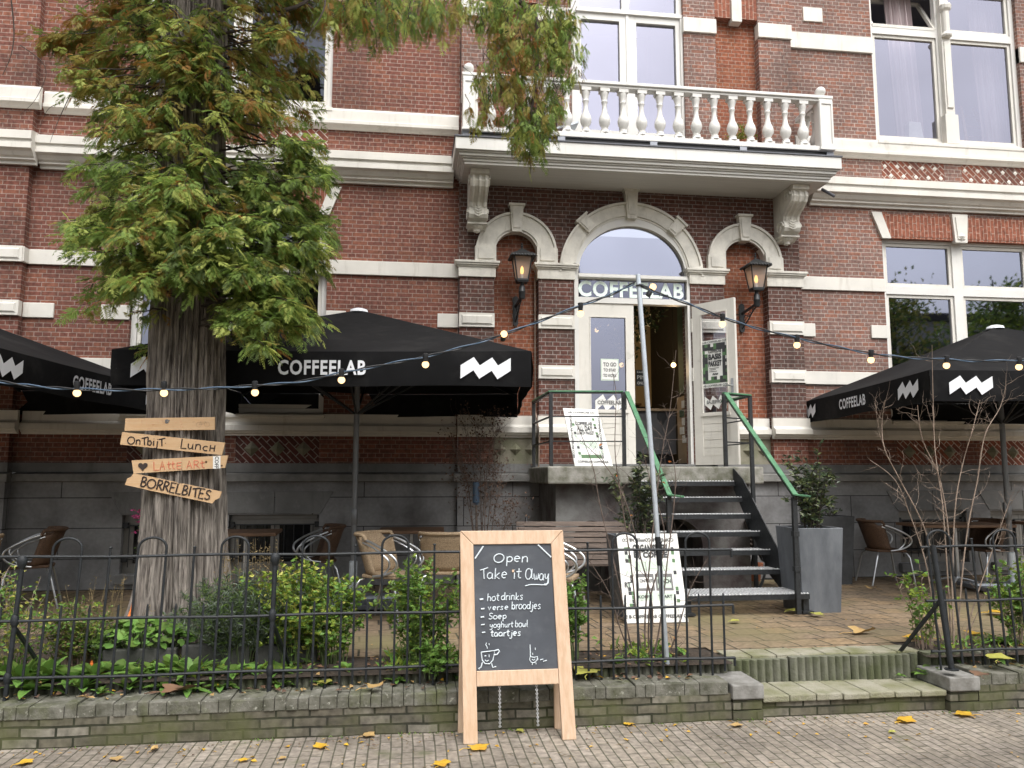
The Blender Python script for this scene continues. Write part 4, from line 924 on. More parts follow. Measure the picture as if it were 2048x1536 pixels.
for z, w_ in ((3.195,.16),(3.175,.11),(3.15,.13)): q.quad(P(ux-.10,z,-.014),P(ux-.10+w_,z,-.014),P(ux-.10+w_,z+.007,-.014),P(ux-.10,z+.007,-.014))
zigzag(q, P(ux,3.115,-.016), xd, (0,0,1), .09, .035)
text_part(RL, 'ink', 'ELAB COFFEELAB COFF', P(ux,3.573,-.014), xd, (0,0,1), .027, width=.45, bold=.02); text_part(RL, 'ink', 'LAB COFFEELAB COFF', P(ux,2.957,-.014), xd, (0,0,1), .027, width=.45, bold=.02)
q.build('poster_small_print', 'ink', RL)
q = MB(); zigzag(q, P(ux-.01,2.72,-.019), xd, (0,0,1), .36, .20, flip=True); q.build('window_sticker', 'paper', RL)
q = MB(); text_on(q, 'COFFEELAB', P(ux-.01,2.73,-.014)+Vector((0,0,0)), -xd, (0,0,1), .05, width=.29, bold=.03, depth=-.002); q.build('sticker_lettering', 'ink_grey', RL)
q = MB(); q.tube([P(wl-.06,2.93,.005),P(wl-.06,2.93,.05),P(wl-.17,2.935,.055)], .010, 8); q.obox(P(wl-.06,2.92,.004), xd*.018, xd.cross(Vector((0,0,1)))*.004, Vector((0,0,.11))); q.build('handle', 'aluminium', RL)

# the room behind the doors
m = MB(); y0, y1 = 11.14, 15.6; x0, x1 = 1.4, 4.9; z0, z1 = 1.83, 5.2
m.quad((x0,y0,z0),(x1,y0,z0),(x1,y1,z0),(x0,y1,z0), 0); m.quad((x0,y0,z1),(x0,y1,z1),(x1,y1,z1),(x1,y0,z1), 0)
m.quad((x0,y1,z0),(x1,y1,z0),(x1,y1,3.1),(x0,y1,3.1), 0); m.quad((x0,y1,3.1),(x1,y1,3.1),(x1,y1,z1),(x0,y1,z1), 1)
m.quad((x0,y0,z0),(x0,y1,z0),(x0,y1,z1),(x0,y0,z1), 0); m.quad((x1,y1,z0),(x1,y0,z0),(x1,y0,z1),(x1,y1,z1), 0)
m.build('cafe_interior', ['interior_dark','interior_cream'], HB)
m = MB(); gx = PY(1356,700,11.75).x; m.box(gx,gx+.1,11.3,11.75,2.95,4.6); m.build('green_wall', 'interior_green', HB)
bc = thing('bar_counter', 'dark grey cafe counter with round pin logo seen through the open door', 'counter', (3.5,12.4,1.83))
ca, cb = PY(1270,822,12.2), PY(1353,908,12.2)
m = MB(); m.box(ca.x-.9,cb.x,12.2,12.8,cb.z,ca.z); m.build('counter_front', 'counter_grey', bc); m = MB(); m.box(ca.x-.95,cb.x+.03,12.15,12.85,ca.z+.002,ca.z+.04); m.build('counter_top', 'plywood', bc)
m = MB(); m.box(ca.x-.85,cb.x-.05,12.25,12.8,1.835,cb.z-.002); m.build('plinth', 'cable_black', bc)
m = MB(); m.lathe((0,0,0), [(.001,0),(.085,0),(.085,.006),(.001,.006)], 20); lg = PY(1324,832,12.19); V = [(lg.x+x, 12.194-z, lg.z+yy) for x,yy,z in m.v]; F = list(m.f); m = MB(); m.add(V, F); m.prism([(lg.x-.05,12.19,lg.z-.08),(lg.x+.05,12.19,lg.z-.08),(lg.x,12.19,lg.z-.16)], (0,.004,0)); m.build('pin_logo', 'ink', bc)
sp = thing('plywood_partition', 'plywood side panel of the counter just inside the open door', 'partition', (3.98,12,1.83))
m = MB(); wx = PY(1355,850,11.80).x; m.box(wx,wx+.06,11.32,11.80,1.9,2.9); m.build('panel', 'plywood', sp)
m = MB(); rr = random.Random(2)
for i in range(5): z = 2.2+i*.13; m.box(wx-.012,wx-.001,11.40+.1*(i%2),11.57+.1*(i%2),z,z+.11, rr.choice((0,1)))
m.build('leaflets', ['paper','interior_green'], sp)
sh = thing('wall_shelf', 'wooden shelf of bottles and jars on the back wall of the cafe', 'shelf', (3.2,15.4,3.1))
m = MB(); m.box(2.3,4.6,15.3,15.59,3.10,3.14); m.box(2.3,4.6,15.3,15.59,2.75,2.78); m.build('shelf_board', 'table_wood', sh)
rr = random.Random(6)
for i in range(11):
    x = 2.5+i*.19; hh = rr.uniform(.12,.28); m = MB(); r_ = rr.uniform(.03,.055); m.lathe((x,15.44,3.142 if i%3 else 2.782), [(r_,0),(r_,hh*.6),(r_*.35,hh*.8),(r_*.35,hh)], 10)
    tag(m.build('bottle', rr.choice(('interior_green','ink','plywood')), at=(x,15.44,3.14)), 'small dim bottle on the cafe shelf beyond the door', 'bottle', 'bottles on the cafe shelf')
ks = thing('till_sign', 'black sign with white words kassa pin only hanging inside the doorway', 'sign', (3.35,12,3.2)); KX = PY(1282,740,12).x
m = MB(); m.box(KX-.08,KX+.08,12.0,12.015,3.10,3.35); m.build('board', 'ink', ks)
m = MB()
for s_, z, h_ in (('KASSA',3.315,.028),('PIN',3.235,.06),('ONLY',3.145,.045)): text_part(ks, 'paper', s_, (KX,11.997,z), (1,0,0), (0,0,1), h_, width=.13, bold=.02)
pass
hp = thing('hanging_plant', 'dark trailing plant under the cafe ceiling behind the open door', 'plant', (3.4,12.6,4.9)); HANG = hp
def pendant(x, yy, z, lb):
    t = thing('pendant_lamp', lb, 'lamp', (x,yy,z), group='pendant lamps in the cafe')
    m = MB(); m.tube([(x,yy,5.19),(x,yy,z+.07)], .004, 5); m.lathe((x,yy,z+.035), [(.018,0),(.018,.05),(.006,.06)], 8); m.build('cord', 'cable_black', t)
    m = MB(); m.sphere((x,yy,z), .042, 12, 8); m.build('bulb', 'pendant_glow', t, smooth=60)
    ld = bpy.data.lights.new('pendant_light', 'POINT'); ld.energy = 8; ld.color = (1,.68,.35); ld.shadow_soft_size = .05; lo = bpy.data.objects.new('pendant_light', ld); COL.objects.link(lo); lo.location = (x,yy-.12,z-.08)
p = PY(1347,730,12.9); pendant(p.x, p.y, p.z, 'glowing pendant bulb in the open doorway above the counter')
p = PY(1243,730,12.9); pendant(p.x, p.y, p.z, 'glowing pendant bulb low behind the closed door leaf')
p = PY(1194,660,13.5); pendant(p.x, p.y, p.z, 'small glowing pendant bulb high behind the closed door leaf')

# cables on the wall by the left lantern
m = MB(); m.tube([(1.775,10.99,4.55),(1.775,10.99,2.6),(1.77,10.85,2.5),(1.80,10.80,2.25),(1.79,10.82,1.75)], .012, 6); m.tube([(1.52,11.03,3.98),(1.77,11.02,3.98)], .008, 6); m.build('wall_cable', 'pale_twig', HB)
m = MB(); m.tube([(4.62,11.045,4.07),(4.86,11.045,4.07)], .006, 5); m.build('wall_cable', 'cable_black', HB)
# ------------------------------------------------------------------ landing and iron stairs
LZ = 1.82
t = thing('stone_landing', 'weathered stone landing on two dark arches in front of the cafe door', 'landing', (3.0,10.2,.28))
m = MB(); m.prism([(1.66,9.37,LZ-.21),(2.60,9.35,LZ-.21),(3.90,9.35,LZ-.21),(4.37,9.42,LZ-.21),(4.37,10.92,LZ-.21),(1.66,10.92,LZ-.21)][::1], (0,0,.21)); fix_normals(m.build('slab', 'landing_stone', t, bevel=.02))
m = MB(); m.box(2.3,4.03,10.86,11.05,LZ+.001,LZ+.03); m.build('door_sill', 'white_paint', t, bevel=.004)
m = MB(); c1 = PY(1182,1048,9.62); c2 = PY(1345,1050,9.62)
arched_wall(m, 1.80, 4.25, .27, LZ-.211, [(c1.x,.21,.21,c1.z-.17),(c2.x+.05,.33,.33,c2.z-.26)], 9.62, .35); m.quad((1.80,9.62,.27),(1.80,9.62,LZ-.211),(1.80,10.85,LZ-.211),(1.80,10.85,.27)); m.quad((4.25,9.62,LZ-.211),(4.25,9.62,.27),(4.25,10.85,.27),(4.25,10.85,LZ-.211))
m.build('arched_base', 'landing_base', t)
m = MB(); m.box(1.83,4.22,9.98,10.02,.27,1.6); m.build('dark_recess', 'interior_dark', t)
st = thing('metal_staircase', 'black iron stairs with grating treads and green handrails up to the cafe door', 'stairs', (3.4,8.4,TZ))
yr = [7.86,8.38,8.58,8.78,8.97,9.14,9.29]; zr = [.5175,.705,.8925,1.08,1.2675,1.455,1.6425]
xl0, xl1, xr0, xr1 = 2.80, 2.70, 4.09, 3.94
for i, (yy, z) in enumerate(zip(yr, zr)):
    u = i/6; a, b = xl0+(xl1-xl0)*u, xr0+(xr1-xr0)*u; dp = .50 if i == 0 else .27
    m = MB(); m.box(a, b, yy, yy+.012, z-.055, z-.004); m.box(a, b, yy+dp, yy+dp+.012, z-.055, z-.004); m.box(a, a+.008, yy+.012, yy+dp, z-.055, z-.004); m.box(b-.008, b, yy+.012, yy+dp, z-.055, z-.004)
    tr = m.build('tread', 'black_iron', st)
    g = MB(); n = 34
    for q in range(n):
        x = a+.02+(b-a-.04)*q/(n-1); g.box(x-.009, x+.009, yy+.013, yy+dp, z-.028, z)
        g.sphere((x, yy+.01, z+.002), .013, 6, 4, .7)
    for q in range(int(dp/.05)): g.box(a+.008, b-.008, yy+.03+q*.05, yy+.036+q*.05, z-.03, z-.012)
    g.build('grating', 'steel_grate', tr)
for xa, xb in ((xl0-.012,xl1-.012),(xr0+.002,xr1+.002)):
    m = MB(); P = [(7.92,.36),(8.18,.36),(8.62,.62),(9.35,1.55),(9.35,1.80),(9.12,1.66),(8.28,.74),(7.92,.51)]
    def sx_(yy): return xa+(xb-xa)*(yy-7.92)/1.43
    n = len(P); V = [(sx_(yy),yy,z) for yy,z in P]+[(sx_(yy)+.012,yy,z) for yy,z in P]
    m.add(V, [tuple(range(n)), tuple(range(n,2*n))[::-1]]+[(i,n+i,n+(i+1)%n,(i+1)%n) for i in range(n)]); fix_normals(m.build('stringer', 'black_iron', st))
for x in (xl0+.02, xr0-.02):
    m = MB(); m.box(x-.03,x+.03,7.90,7.96,TZ-.01,.5); m.box(x-.06,x+.06,7.86,8.0,TZ-.01,TZ+.012); m.build('foot', 'black_iron', st)
def sloping_rail(xt, xb, side):
    m = MB(); top = Vector((xt,9.33,2.715)); bot = Vector((xb,7.74,1.515))
    m.bar(top, bot, .055, .018); m.bar(bot+Vector((0,.01,.002)), bot+Vector((.10*side,-.10,-.012)), .055, .018); h = m.build('handrail', 'green_rail', st, bevel=.004)
    m = MB(); m.bar(top+Vector((0,0,-.03)), bot+Vector((0,0,-.03)), .03, .035); m.build('rail_flat', 'black_iron', st)
    m = MB(); m.bar((xb,7.78,TZ if side>0 else .36),(xb,7.78,1.49), .045, .045)
    for z in (.75,1.1): m.box(xb-.03,xb+.03,7.75,7.81,z,z+.05)
    m.build('newel_post', 'black_iron', st)
sloping_rail(2.625, 2.60, 1); sloping_rail(3.875, 3.92, 1)
p = PY(1506,960,8.9)
m = MB(); m.bar((4.01,8.95,TZ),(4.01,8.95,2.42), .04, .04); m.build('newel_post', 'black_iron', st)
def level_rail(pts, name):
    pts = [Vector(p) for p in pts]; h = MB(); 
    for a, b in zip(pts, pts[1:]): h.bar(a+Vector((0,0,.905)), b+Vector((0,0,.905)), .055, .02)
    h.build('handrail', 'green_rail', st, bevel=.004)
    m = MB()
    for a, b in zip(pts, pts[1:]):
        for z in (.30,.60,.885): m.bar(a+Vector((0,0,z)), b+Vector((0,0,z)), .03, .014)
    m.build('guard_rail', 'black_iron', st)
    for p in pts:
        m = MB(); m.bar(p+Vector((0,0,.002)), p+Vector((0,0,.895)), .042, .042); m.build('guard_post', 'black_iron', st)
level_rail([(2.60,9.40,LZ),(1.725,9.50,LZ),(1.72,10.80,LZ)], 'l')
level_rail([(3.875,9.40,LZ),(4.31,9.62,LZ),(4.31,10.82,LZ)], 'r')
pc = thing('terracotta_pot', 'small terracotta pot on the terrace behind the iron stairs', 'pot', (3.9,9.35,.29))
m = MB(); p = PZ(1510,1160,.30); m.lathe((p.x,p.y,.29), [(.07,0),(.10,.19),(.115,.19),(.115,.24),(.095,.24),(.09,.2)], 16); m.build('clay_pot', 'terracotta', pc)

# ------------------------------------------------------------------ parasols
def parasol(cx, cy, rot, zb, zt, za, half, label, logos=True, base_z=.32):
    t = thing('patio_umbrella', label, 'umbrella', (cx,cy,base_z), rot, 'black parasols over the terrace'); z_ = base_z
    cs = [(-half,-half),(half,-half),(half,half),(-half,half)]
    can = MB(); n = 10
    for (ax, ay), (bx_, by_) in zip(cs, cs[1:]+cs[:1]):
        V = []; F = []; row = []
        for i in range(n+1):
            u = i/n; r = []
            for j in range(n+1):
                w = j/n; x = (ax+(bx_-ax)*w)*u; yy = (ay+(by_-ay)*w)*u
                sag = .05*math.sin(math.pi*u)*math.sin(math.pi*w) + .012*math.sin(math.pi*w)*u
                r.append(len(V)); V.append((x, yy, za+(zt-za)*u-sag-z_))
            row.append(r)
        for i in range(n):
            for j in range(n): F.append((row[i][j],row[i+1][j],row[i+1][j+1],row[i][j+1]) if i else (row[0][0],row[1][j],row[1][j+1]))
        can.add(V, F)
    can.build('canopy', 'black_fabric', t, smooth=25, world=False)
    cap = MB(); cap.lathe((0,0,za-z_-.03), [(.105,0),(.095,.03),(.05,.046),(.001,.05)], 16); cap.build('top_cap', 'white_print', t, smooth=60, world=False)
    for k in range(4):
        (ax, ay), (bx_, by_) = cs[k], cs[(k+1)%4]; m = MB(); n = 28; V = []
        A, B = Vector((ax,ay,0)), Vector((bx_,by_,0)); d = (B-A).normalized(); o_ = d.cross(Vector((0,0,1)))
        for i in range(n+1):
            u = i/n; p = A+(B-A)*u; wv = .012*math.sin(u*9+k)+.008*math.sin(u*23+2*k); edge = .012*math.sin(math.pi*u)
            V += [(p.x+o_.x*.004, p.y+o_.y*.004, zt-z_-edge), (p.x+o_.x*(.012+wv*.5), p.y+o_.y*(.012+wv*.5), (zt+zb)/2-z_), (p.x-o_.x*(.01-wv), p.y-o_.y*(.01-wv), zb-z_-.006*math.sin(u*14+k))]
        m.add(V, [(3*i+q,3*i+3+q,3*i+4+q,3*i+1+q) for i in range(n) for q in (0,1)])
        vl = m.build('valance', 'black_fabric', t, smooth=60, world=False)
        pr = MB(); mid = (A+B)/2; up = Vector((0,0,1)); zc = (zb+zt)/2-z_
        off = .0245
        text_on(pr, 'COFFEELAB', mid+up*(zc+.0)+o_*off, d, up, .135, width=.78, bold=.028, spacing=1.12)
        pr.build('valance_lettering', 'white_print', vl, world=False)
        for s in (-1, 1):
            pr = MB(); zigzag(pr, mid+d*s*(half-.41)+up*(zc+.0)+o_*off, d, up, .45, .20); pr.build('valance_emblem', 'white_print', vl, world=False)
    po = MB(); po.lathe((0,0,0), [(.032,0),(.032,za-z_-.1)], 14); po.lathe((0,0,.85), [(.036,0),(.04,.01),(.04,.16),(.036,.17)], 14); po.box(-.05,-.028,-.02,.02,.87,1.06); po.build('pole', 'pole_metal', t, smooth=40, world=False)
    for k in range(8):
        a = math.pi/4*k; r_ = half*1.0 if k%2 == 0 else half*1.41; zz = zt-z_-.03
        m = MB(); tip = Vector((math.cos(a)*(r_-.05), math.sin(a)*(r_-.05), zz)); m.bar((0,0,za-z_-.16), tip, .025, .02); m.bar((0,0,zb-z_-.12), Vector((tip.x*.55, tip.y*.55, za-z_-.16+(zz-za+z_+.16)*.55)), .018, .018)
        m.build('rib', 'black_iron', t, world=False)
    ba = MB(); ba.box(-.45,-.01,-.45,-.01,0,.05); ba.box(.01,.45,-.45,-.01,0,.05); ba.box(-.45,-.01,.01,.45,0,.05); ba.box(.01,.45,.01,.45,0,.05); ba.build('base_slab', 'zinc', t, world=False, bevel=.008)
    fr = MB(); fr.box(-.48,.48,-.035,.035,.052,.075); fr.box(-.035,.035,-.48,.48,.076,.098); fr.lathe((0,0,.1), [(.045,0),(.045,.35),(.034,.36)], 12); fr.build('base_cross', 'galvanised', t, world=False)
    return t
parasol(-.56, 9.12, R(-6), 2.505, 2.825, 3.585, 1.87, 'large black parasol at the centre, its full front valance seen left of the door')
parasol(-5.16, 9.15, R(-7.5), 2.49, 2.81, 3.57, 1.86, 'black parasol cut by the left edge, only its right side showing')
parasol(7.42, 9.16, R(-7.5), 2.475, 2.795, 3.60, 1.85, 'black parasol at the right, in front of the right-hand windows')

# ------------------------------------------------------------------ wall lanterns
def lantern(x, yw, z, turn, label):
    """x, z: middle of the glass body; yw wall face; turn: how far the head stands sideways"""
    t = thing('wall_lantern', label, 'lantern', (x,yw,z), group='lanterns in the brick niches'); yc = yw-.34
    xw = x-turn
    b = MB(); b.lathe((0,0,0), [(.001,-.005),(.032,-.005),(.032,.012),(.001,.012)], 12)
    b = MB(); P = []
    for a in np.linspace(0, math.pi, 9): P.append((xw+.042*math.cos(a), z-.39+.042*math.sin(a)))
    for a in np.linspace(math.pi, 2*math.pi, 9): P.append((xw+.036*math.cos(a), z-.74+.036*math.sin(a)))
    b.prism([(px,yw-.002,pz) for px,pz in P], (0,-.022,0)); w = fix_normals(b.build('wall_plate', 'black_iron', t))
    a = MB(); A = Vector((xw,yw-.02,z-.50)); B = Vector((x,yc,z-.41)); d = B-A
    a.bar(A, B, .028, .03)
    for s_ in (.0,):
        a.tube([Vector((xw,yw-.02,z-.72)), A+d*.35+Vector((0,0,-.16)), A+d*.72+Vector((0,0,-.07)), B+Vector((0,0,-.03))], .010, 6)
        for q, (u, dz, r_) in enumerate(((.22,-.10,.05),(.48,-.085,.042),(.74,-.055,.03),(.12,-.17,.03))):
            c = A+d*u+Vector((0,0,dz)); dh = d.normalized(); a.tube([c+dh*r_*(1-v/9)*math.cos(v)+Vector((0,0,1))*r_*(1-v/9)*math.sin(v) for v in np.linspace(0,7.5,18)], .006, 5)
    a.build('bracket', 'black_iron', t)
    h = MB(); h.lathe((x,yc,z-.46), [(.001,-.005),(.035,0),(.045,.02),(.045,.09),(.049,.095),(.049,.11),(.045,.115),(.043,.17),(.03,.19),(.024,.215),(.026,.23),(.05,.255),(.07,.265)], 14); h.build('stem', 'black_iron', t, smooth=40)
    n = 4; zb, zt_ = z-.20, z+.125; rb, rt = .075, .122; ang = [math.pi/4+math.pi/2*i for i in range(4)]; q2 = 1.414
    pt = lambda r_, zz, i, k=1.0: Vector((x+r_*q2*k*math.cos(ang[i%4]), yc+r_*q2*k*math.sin(ang[i%4]), zz))
    c = MB()
    for i in range(4): c.bar(pt(rb,zb,i), pt(rt,zt_,i), .014, .014); c.bar(pt(rb,zb,i), pt(rb,zb,i+1), .02, .025); c.bar(pt(rt,zt_,i), pt(rt,zt_,i+1), .016, .02)
    c.box(x-rb,x+rb,yc-rb,yc+rb,zb-.03,zb+.004); c.build('cage', 'black_iron', t)
    g = MB()
    for i in range(4): g.quad(pt(rb-.002,zb,i,.96), pt(rb-.002,zb,i+1,.96), pt(rt-.002,zt_,i+1,.96), pt(rt-.002,zt_,i,.96))
    g.build('glass', 'lantern_glass', t)
    r = MB(); V = []
    for k_, (rr_, zz) in enumerate(((rt+.045,zt_-.005),(rt+.045,zt_+.02),(.075,zt_+.075),(.03,zt_+.115),(.018,zt_+.12))): V += [pt(rr_,zz,i) for i in range(4)]
    r.add(V, [(4*k_+i,4*k_+(i+1)%4,4*k_+4+(i+1)%4,4*k_+4+i) for k_ in range(4) for i in range(4)]+[(0,1,2,3)][::-1]+[(16,17,18,19)])
    for i in range(4):
        for u in np.linspace(.06,.94,8): p = pt(rt+.045,zt_,i)*(1-u)+pt(rt+.045,zt_,i+1)*u; r.sphere(p, .016, 6, 4)
    r.lathe((x,yc,zt_+.12), [(.018,0),(.012,.02),(.022,.04),(.008,.055),(.012,.075),(.001,.095)], 8); r.build('roof', 'black_iron', t)
    bl = MB(); bl.lathe((x,yc,zb+.09), [(.001,0),(.018,.01),(.026,.045),(.020,.085),(.004,.115)], 12); bl.build('bulb', 'flame_glow', t, smooth=60)
    so = MB(); so.lathe((x,yc,zb+.005), [(.02,0),(.02,.085)], 10); so.build('bulb_socket', 'cream_paint', t)
    ld = bpy.data.lights.new('lantern_light', 'POINT'); ld.energy = 0.7; ld.color = (1,.6,.28); ld.shadow_soft_size = .03; lo = bpy.data.objects.new('lantern_light', ld); COL.objects.link(lo); lo.location = (x,yc,zb+.16)
p = PY(1044,533,10.70); lantern(p.x, 11.04, p.z, .045, 'lit black wall lantern in the left brick niche')
p = PY(1512,551,10.70); lantern(p.x, 11.04, p.z, .09, 'lit black wall lantern in the right brick niche beside the open door')

# ------------------------------------------------------------------ light pole and string lights
YS = 5.95
t = thing('light_pole', 'thin silver pole with black tape holding up the string lights', 'pole', (1.95,YS,.3))
A, B = PY(1336,1352,YS), PY(1276,549,YS); D_ = B-A
m = MB(); m.tube([A-D_*.02, B], .0195, 12); m.build('shaft', 'galvanised', t, smooth=50)
m = MB(); m.tube([A+D_*.265, A+D_*.335], .0215, 12); m.build('tape', 'cable_black', t)
m = MB(); h_ = B-D_*.032; m.tube([h_+Vector((-.03,-.02,0)), h_+Vector((0,-.03,.01)), h_+Vector((.03,-.02,0))], .008, 6); m.obox(h_+Vector((.045,-.01,-.005)), (.03,0,-.012), (0,.01,0), (.004,0,.01)); m.build('hook', 'cable_black', t)
sl = thing('string_lights', 'string of warm round festoon bulbs on a blue-black cable across the terrace', 'string lights', (1.76,YS,3.2))
cab = [(-60,752),(0,763),(75,773),(154,778),(240,780),(328,779),(420,777),(510,771),(595,764),(683,746),(765,730),(851,713),(930,693),(1008,668),(1085,640),(1161,611),(1220,590),(1269,566)]
cab2 = [(1280,568),(1306,583),(1375,607),(1445,635),(1520,658),(1594,676),(1665,692),(1742,707),(1815,715),(1893,719),(1965,722),(2038,720),(2110,712)]
def cat(P, n=5):
    P = [Vector(p) for p in P]; out = []
    for i in range(len(P)-1):
        p0, p1, p2, p3 = P[max(i-1,0)], P[i], P[i+1], P[min(i+2,len(P)-1)]
        for j in range(n):
            u = j/n; out.append(.5*((2*p1)+(p2-p0)*u+(2*p0-5*p1+4*p2-p3)*u*u+(3*p1-p0-3*p2+p3)*u**3))
    return out+[P[-1]]
for C_ in (cab, cab2):
    P = cat([PY(a,b,YS) for a,b in C_], 8)
    for ph, mn in ((0,'cable_blue'),(math.pi,'cable_black')):
        m = MB(); m.tube([p+Vector((0,.0075*math.cos(i*.55+ph),.0075*math.sin(i*.55+ph))) for i,p in enumerate(P)], .0058, 6); m.build('cable', mn, sl, smooth=60)
for px, py, cyy in ((154,786,778),(328,786,779),(510,785,771),(683,760,746),(851,729,713),(1008,668,676),(1161,627,611),(1306,574,584),(1445,648,635),(1594,690,676),(1742,720,707),(1893,731,719),(2038,734,720)):
    b = PY(px,py,YS); c = PY(px,cyy,YS); d = (b-c).normalized()
    if px == 1306: d = Vector((.45,-.2,.8)).normalized()
    if px == 1008: d = Vector((0,-.9,.35)).normalized()
    r_ = .0265; c = b-d*.075; k = MB(); tq = d.to_track_quat('Z','Y')
    def rev(prof, mb, n=12):
        V = [b+tq@Vector((rr_*math.cos(2*math.pi*j/n), rr_*math.sin(2*math.pi*j/n), zz)) for rr_, zz in prof for j in range(n)]; q = len(prof)
        mb.add(V, [(i*n+j,i*n+(j+1)%n,(i+1)*n+(j+1)%n,(i+1)*n+j) for i in range(q-1) for j in range(n)]+[tuple(range(n))[::-1], tuple((q-1)*n+j for j in range(n))])
    rev([(.012,-.085),(.021,-.08),(.021,-.045),(.018,-.04),(.018,-.018)], k); so = k.build('socket', 'cable_black', sl, smooth=40)
    k = MB(); rev([(max(.001,r_*math.sin(math.pi*i/10)), -r_*math.cos(math.pi*i/10)) for i in range(11)], k, 16); k.build('bulb', 'bulb_glow', so, smooth=70)

# ------------------------------------------------------------------ chalkboard on the pavement
bl, br = PZ(927,1487,0), PZ(1152,1477,0); bl.y = br.y = 5.33
bl, br = PY(927,1487,5.33), PY(1153,1478,5.33); yt = 5.52; tl, tr = PY(920,1063,yt), PY(1126,1059,yt)
t = thing('chalkboard_sign', 'wooden pavement chalkboard reading open take it away, leaning on the low brick wall', 'chalkboard', ((bl.x+br.x)/2,5.36,0))
O = Vector((bl.x, 5.33, 0)); XD = Vector((br.x-bl.x,0,0)); Wd = XD.length; XD = Vector((1,0,0)); ht = (tl.z+tr.z)/2; ZD = Vector(((tl.x+tr.x)/2-(bl.x+br.x)/2, yt-5.33, ht)); Ht = ZD.length; ZD.normalize(); ND = XD.cross(ZD).normalized()
Wt = tr.x-tl.x
BP = lambda u, v, d=0: O+Vector((Wd/2,0,0))+XD*u*(1+(Wt/Wd-1)*v/Ht)+ZD*v+ND*d
fw = .092; T = .035
def plank(u0, u1, v0, v1, name='frame_board', k='frame_wood', mit=None):
    c = MB(); P4 = mit or [(u0,v0),(u1,v0),(u1,v1),(u0,v1)]
    c.prism([BP(u,v,0) for u,v in P4], -ND*T); return fix_normals(c.build(name, k, t, bevel=.004))
h_ = Wd/2; vb = .345; vh = .095
plank(0,0,0,0, 'leg_board', mit=[(-h_,0),(-h_+fw,0),(-h_+fw,Ht-fw),(-h_,Ht-.002)]); plank(0,0,0,0,'leg_board', mit=[(h_-fw,0),(h_,0),(h_,Ht-.002),(h_-fw,Ht-fw)])
plank(0,0,0,0,'top_board', mit=[(-h_+fw+.001,Ht-fw),(h_-fw-.001,Ht-fw),(h_-.002,Ht),(-h_+.002,Ht)]); plank(-h_+fw+.002, h_-fw-.002, vb, vb+vh, 'bottom_board')
c = MB(); c.prism([BP(u,v,-.012) for u,v in ((-h_+fw,vb+vh),(h_-fw,vb+vh),(h_-fw,Ht-fw),(-h_+fw,Ht-fw))], -ND*.008); bd = fix_normals(c.build('slate', 'chalkboard', t))
# the rear frame
for s in (-1,1):
    c = MB(); top = BP(s*(h_-.045),Ht-.03,-T-.02); bot = Vector((top.x+s*.015,5.575,0.0)); c.bar(top, bot, .06, .03, up=(0,1,0)); c.build('rear_leg', 'frame_wood', t, bevel=.003)
# chalk: coordinates taken on the slate, u across from its left edge, v down from its top
sw, sv = 2*(h_-fw), Ht-fw-vb-vh
def SP(zx, zy):      # zoomed board drawing 878x1536 -> slate
    f = (zy-75)/(1066-75); xl = 84+(113-84)*f; xr = 672+(738-672)*f
    return ((zx-xl)/(xr-xl)-.5)*sw, Ht-fw-f*sv
ch = MB()
def S(pts, r=.0042): ch.tube([BP(*SP(x,y), -.0085) for x,y in pts], r*.78, 5)
def H_(body, x0, x1, base, size, r=.0042, slope=0, slant=.06):
    tot = sum(ADV.get(c, .54) for c in body); sx = (x1-x0)/tot; x = x0
    for c in body:
        dy = random.uniform(-.03,.03)
        for s_ in G.get(c, []): S([(x+(px+slant*py)*sx, base+slope*(x-x0)-(py+dy)*size) for px,py in s_], r)
        x += ADV.get(c,.54)*sx
S([(160,88),(98,188)], .007); S([(572,82),(675,186)], .007)
H_('Open', 236, 505, 222, 78, .0055); H_('Take', 132, 345, 352, 86, .005); H_('it', 382, 452, 352, 84, .005); H_('Away', 476, 665, 362, 92, .005, slope=.08)
S([(478,414),(520,404),(580,406),(640,410),(656,392),(656,352)], .005)
H_('hot', 190, 285, 528, 60); H_('drinks', 296, 470, 524, 60, .0045)
H_('verse', 196, 355, 600, 46); H_('broodjes', 374, 606, 598, 62, .0045)
H_('Soep', 202, 340, 672, 48, .0046); H_('yoghurt', 212, 392, 738, 46, .0038); H_('bowl', 402, 505, 740, 56, .004); H_('taartjes', 218, 456, 806, 52, .0052)
for x, yv, r in ((136,516,.008),(146,591,.008),(144,655,.0075),(148,714,.006),(154,774,.006)): S([(x,yv),(x+26,yv-3)], r)
# two little cups
S([(150,924),(158,985),(180,1012),(215,1015),(240,985),(252,915),(150,924)], .005); S([(252,915),(280,908),(288,922),(270,944),(246,948)], .006)
S([(160,1000),(148,1040),(130,1048),(138,1054)], .005); S([(228,1010),(238,1042),(264,1036)], .005); S([(174,954),(188,952)], .004); S([(210,944),(210,964)], .004); S([(178,984),(192,994),(208,986)], .004)
S([(190,852),(184,868),(194,886),(196,898)], .0035); S([(208,858),(210,872)], .0035)
S([(520,876),(524,962)], .0045); S([(524,962),(518,992),(530,1012),(552,1016),(572,1000),(578,968),(555,975),(524,970)], .004); S([(578,975),(582,990),(572,1000)], .0035); S([(535,988),(548,998),(560,986)], .0035); S([(540,940),(542,956)], .0035); S([(560,900),(561,918)], .0035)
S([(598,996),(622,990)], .004); S([(622,1008),(650,1000)], .004); S([(540,1018),(538,1032)], .0035); S([(565,1014),(568,1028)], .0035)
build_each(ch, 'chalk_mark', 'chalk', bd)
c = MB(); p = BP(*SP(386,292), -.008); c.obox(p, XD*.007, ND*.003, ZD*.008); c.build('chipped_hole', 'frame_wood', bd)
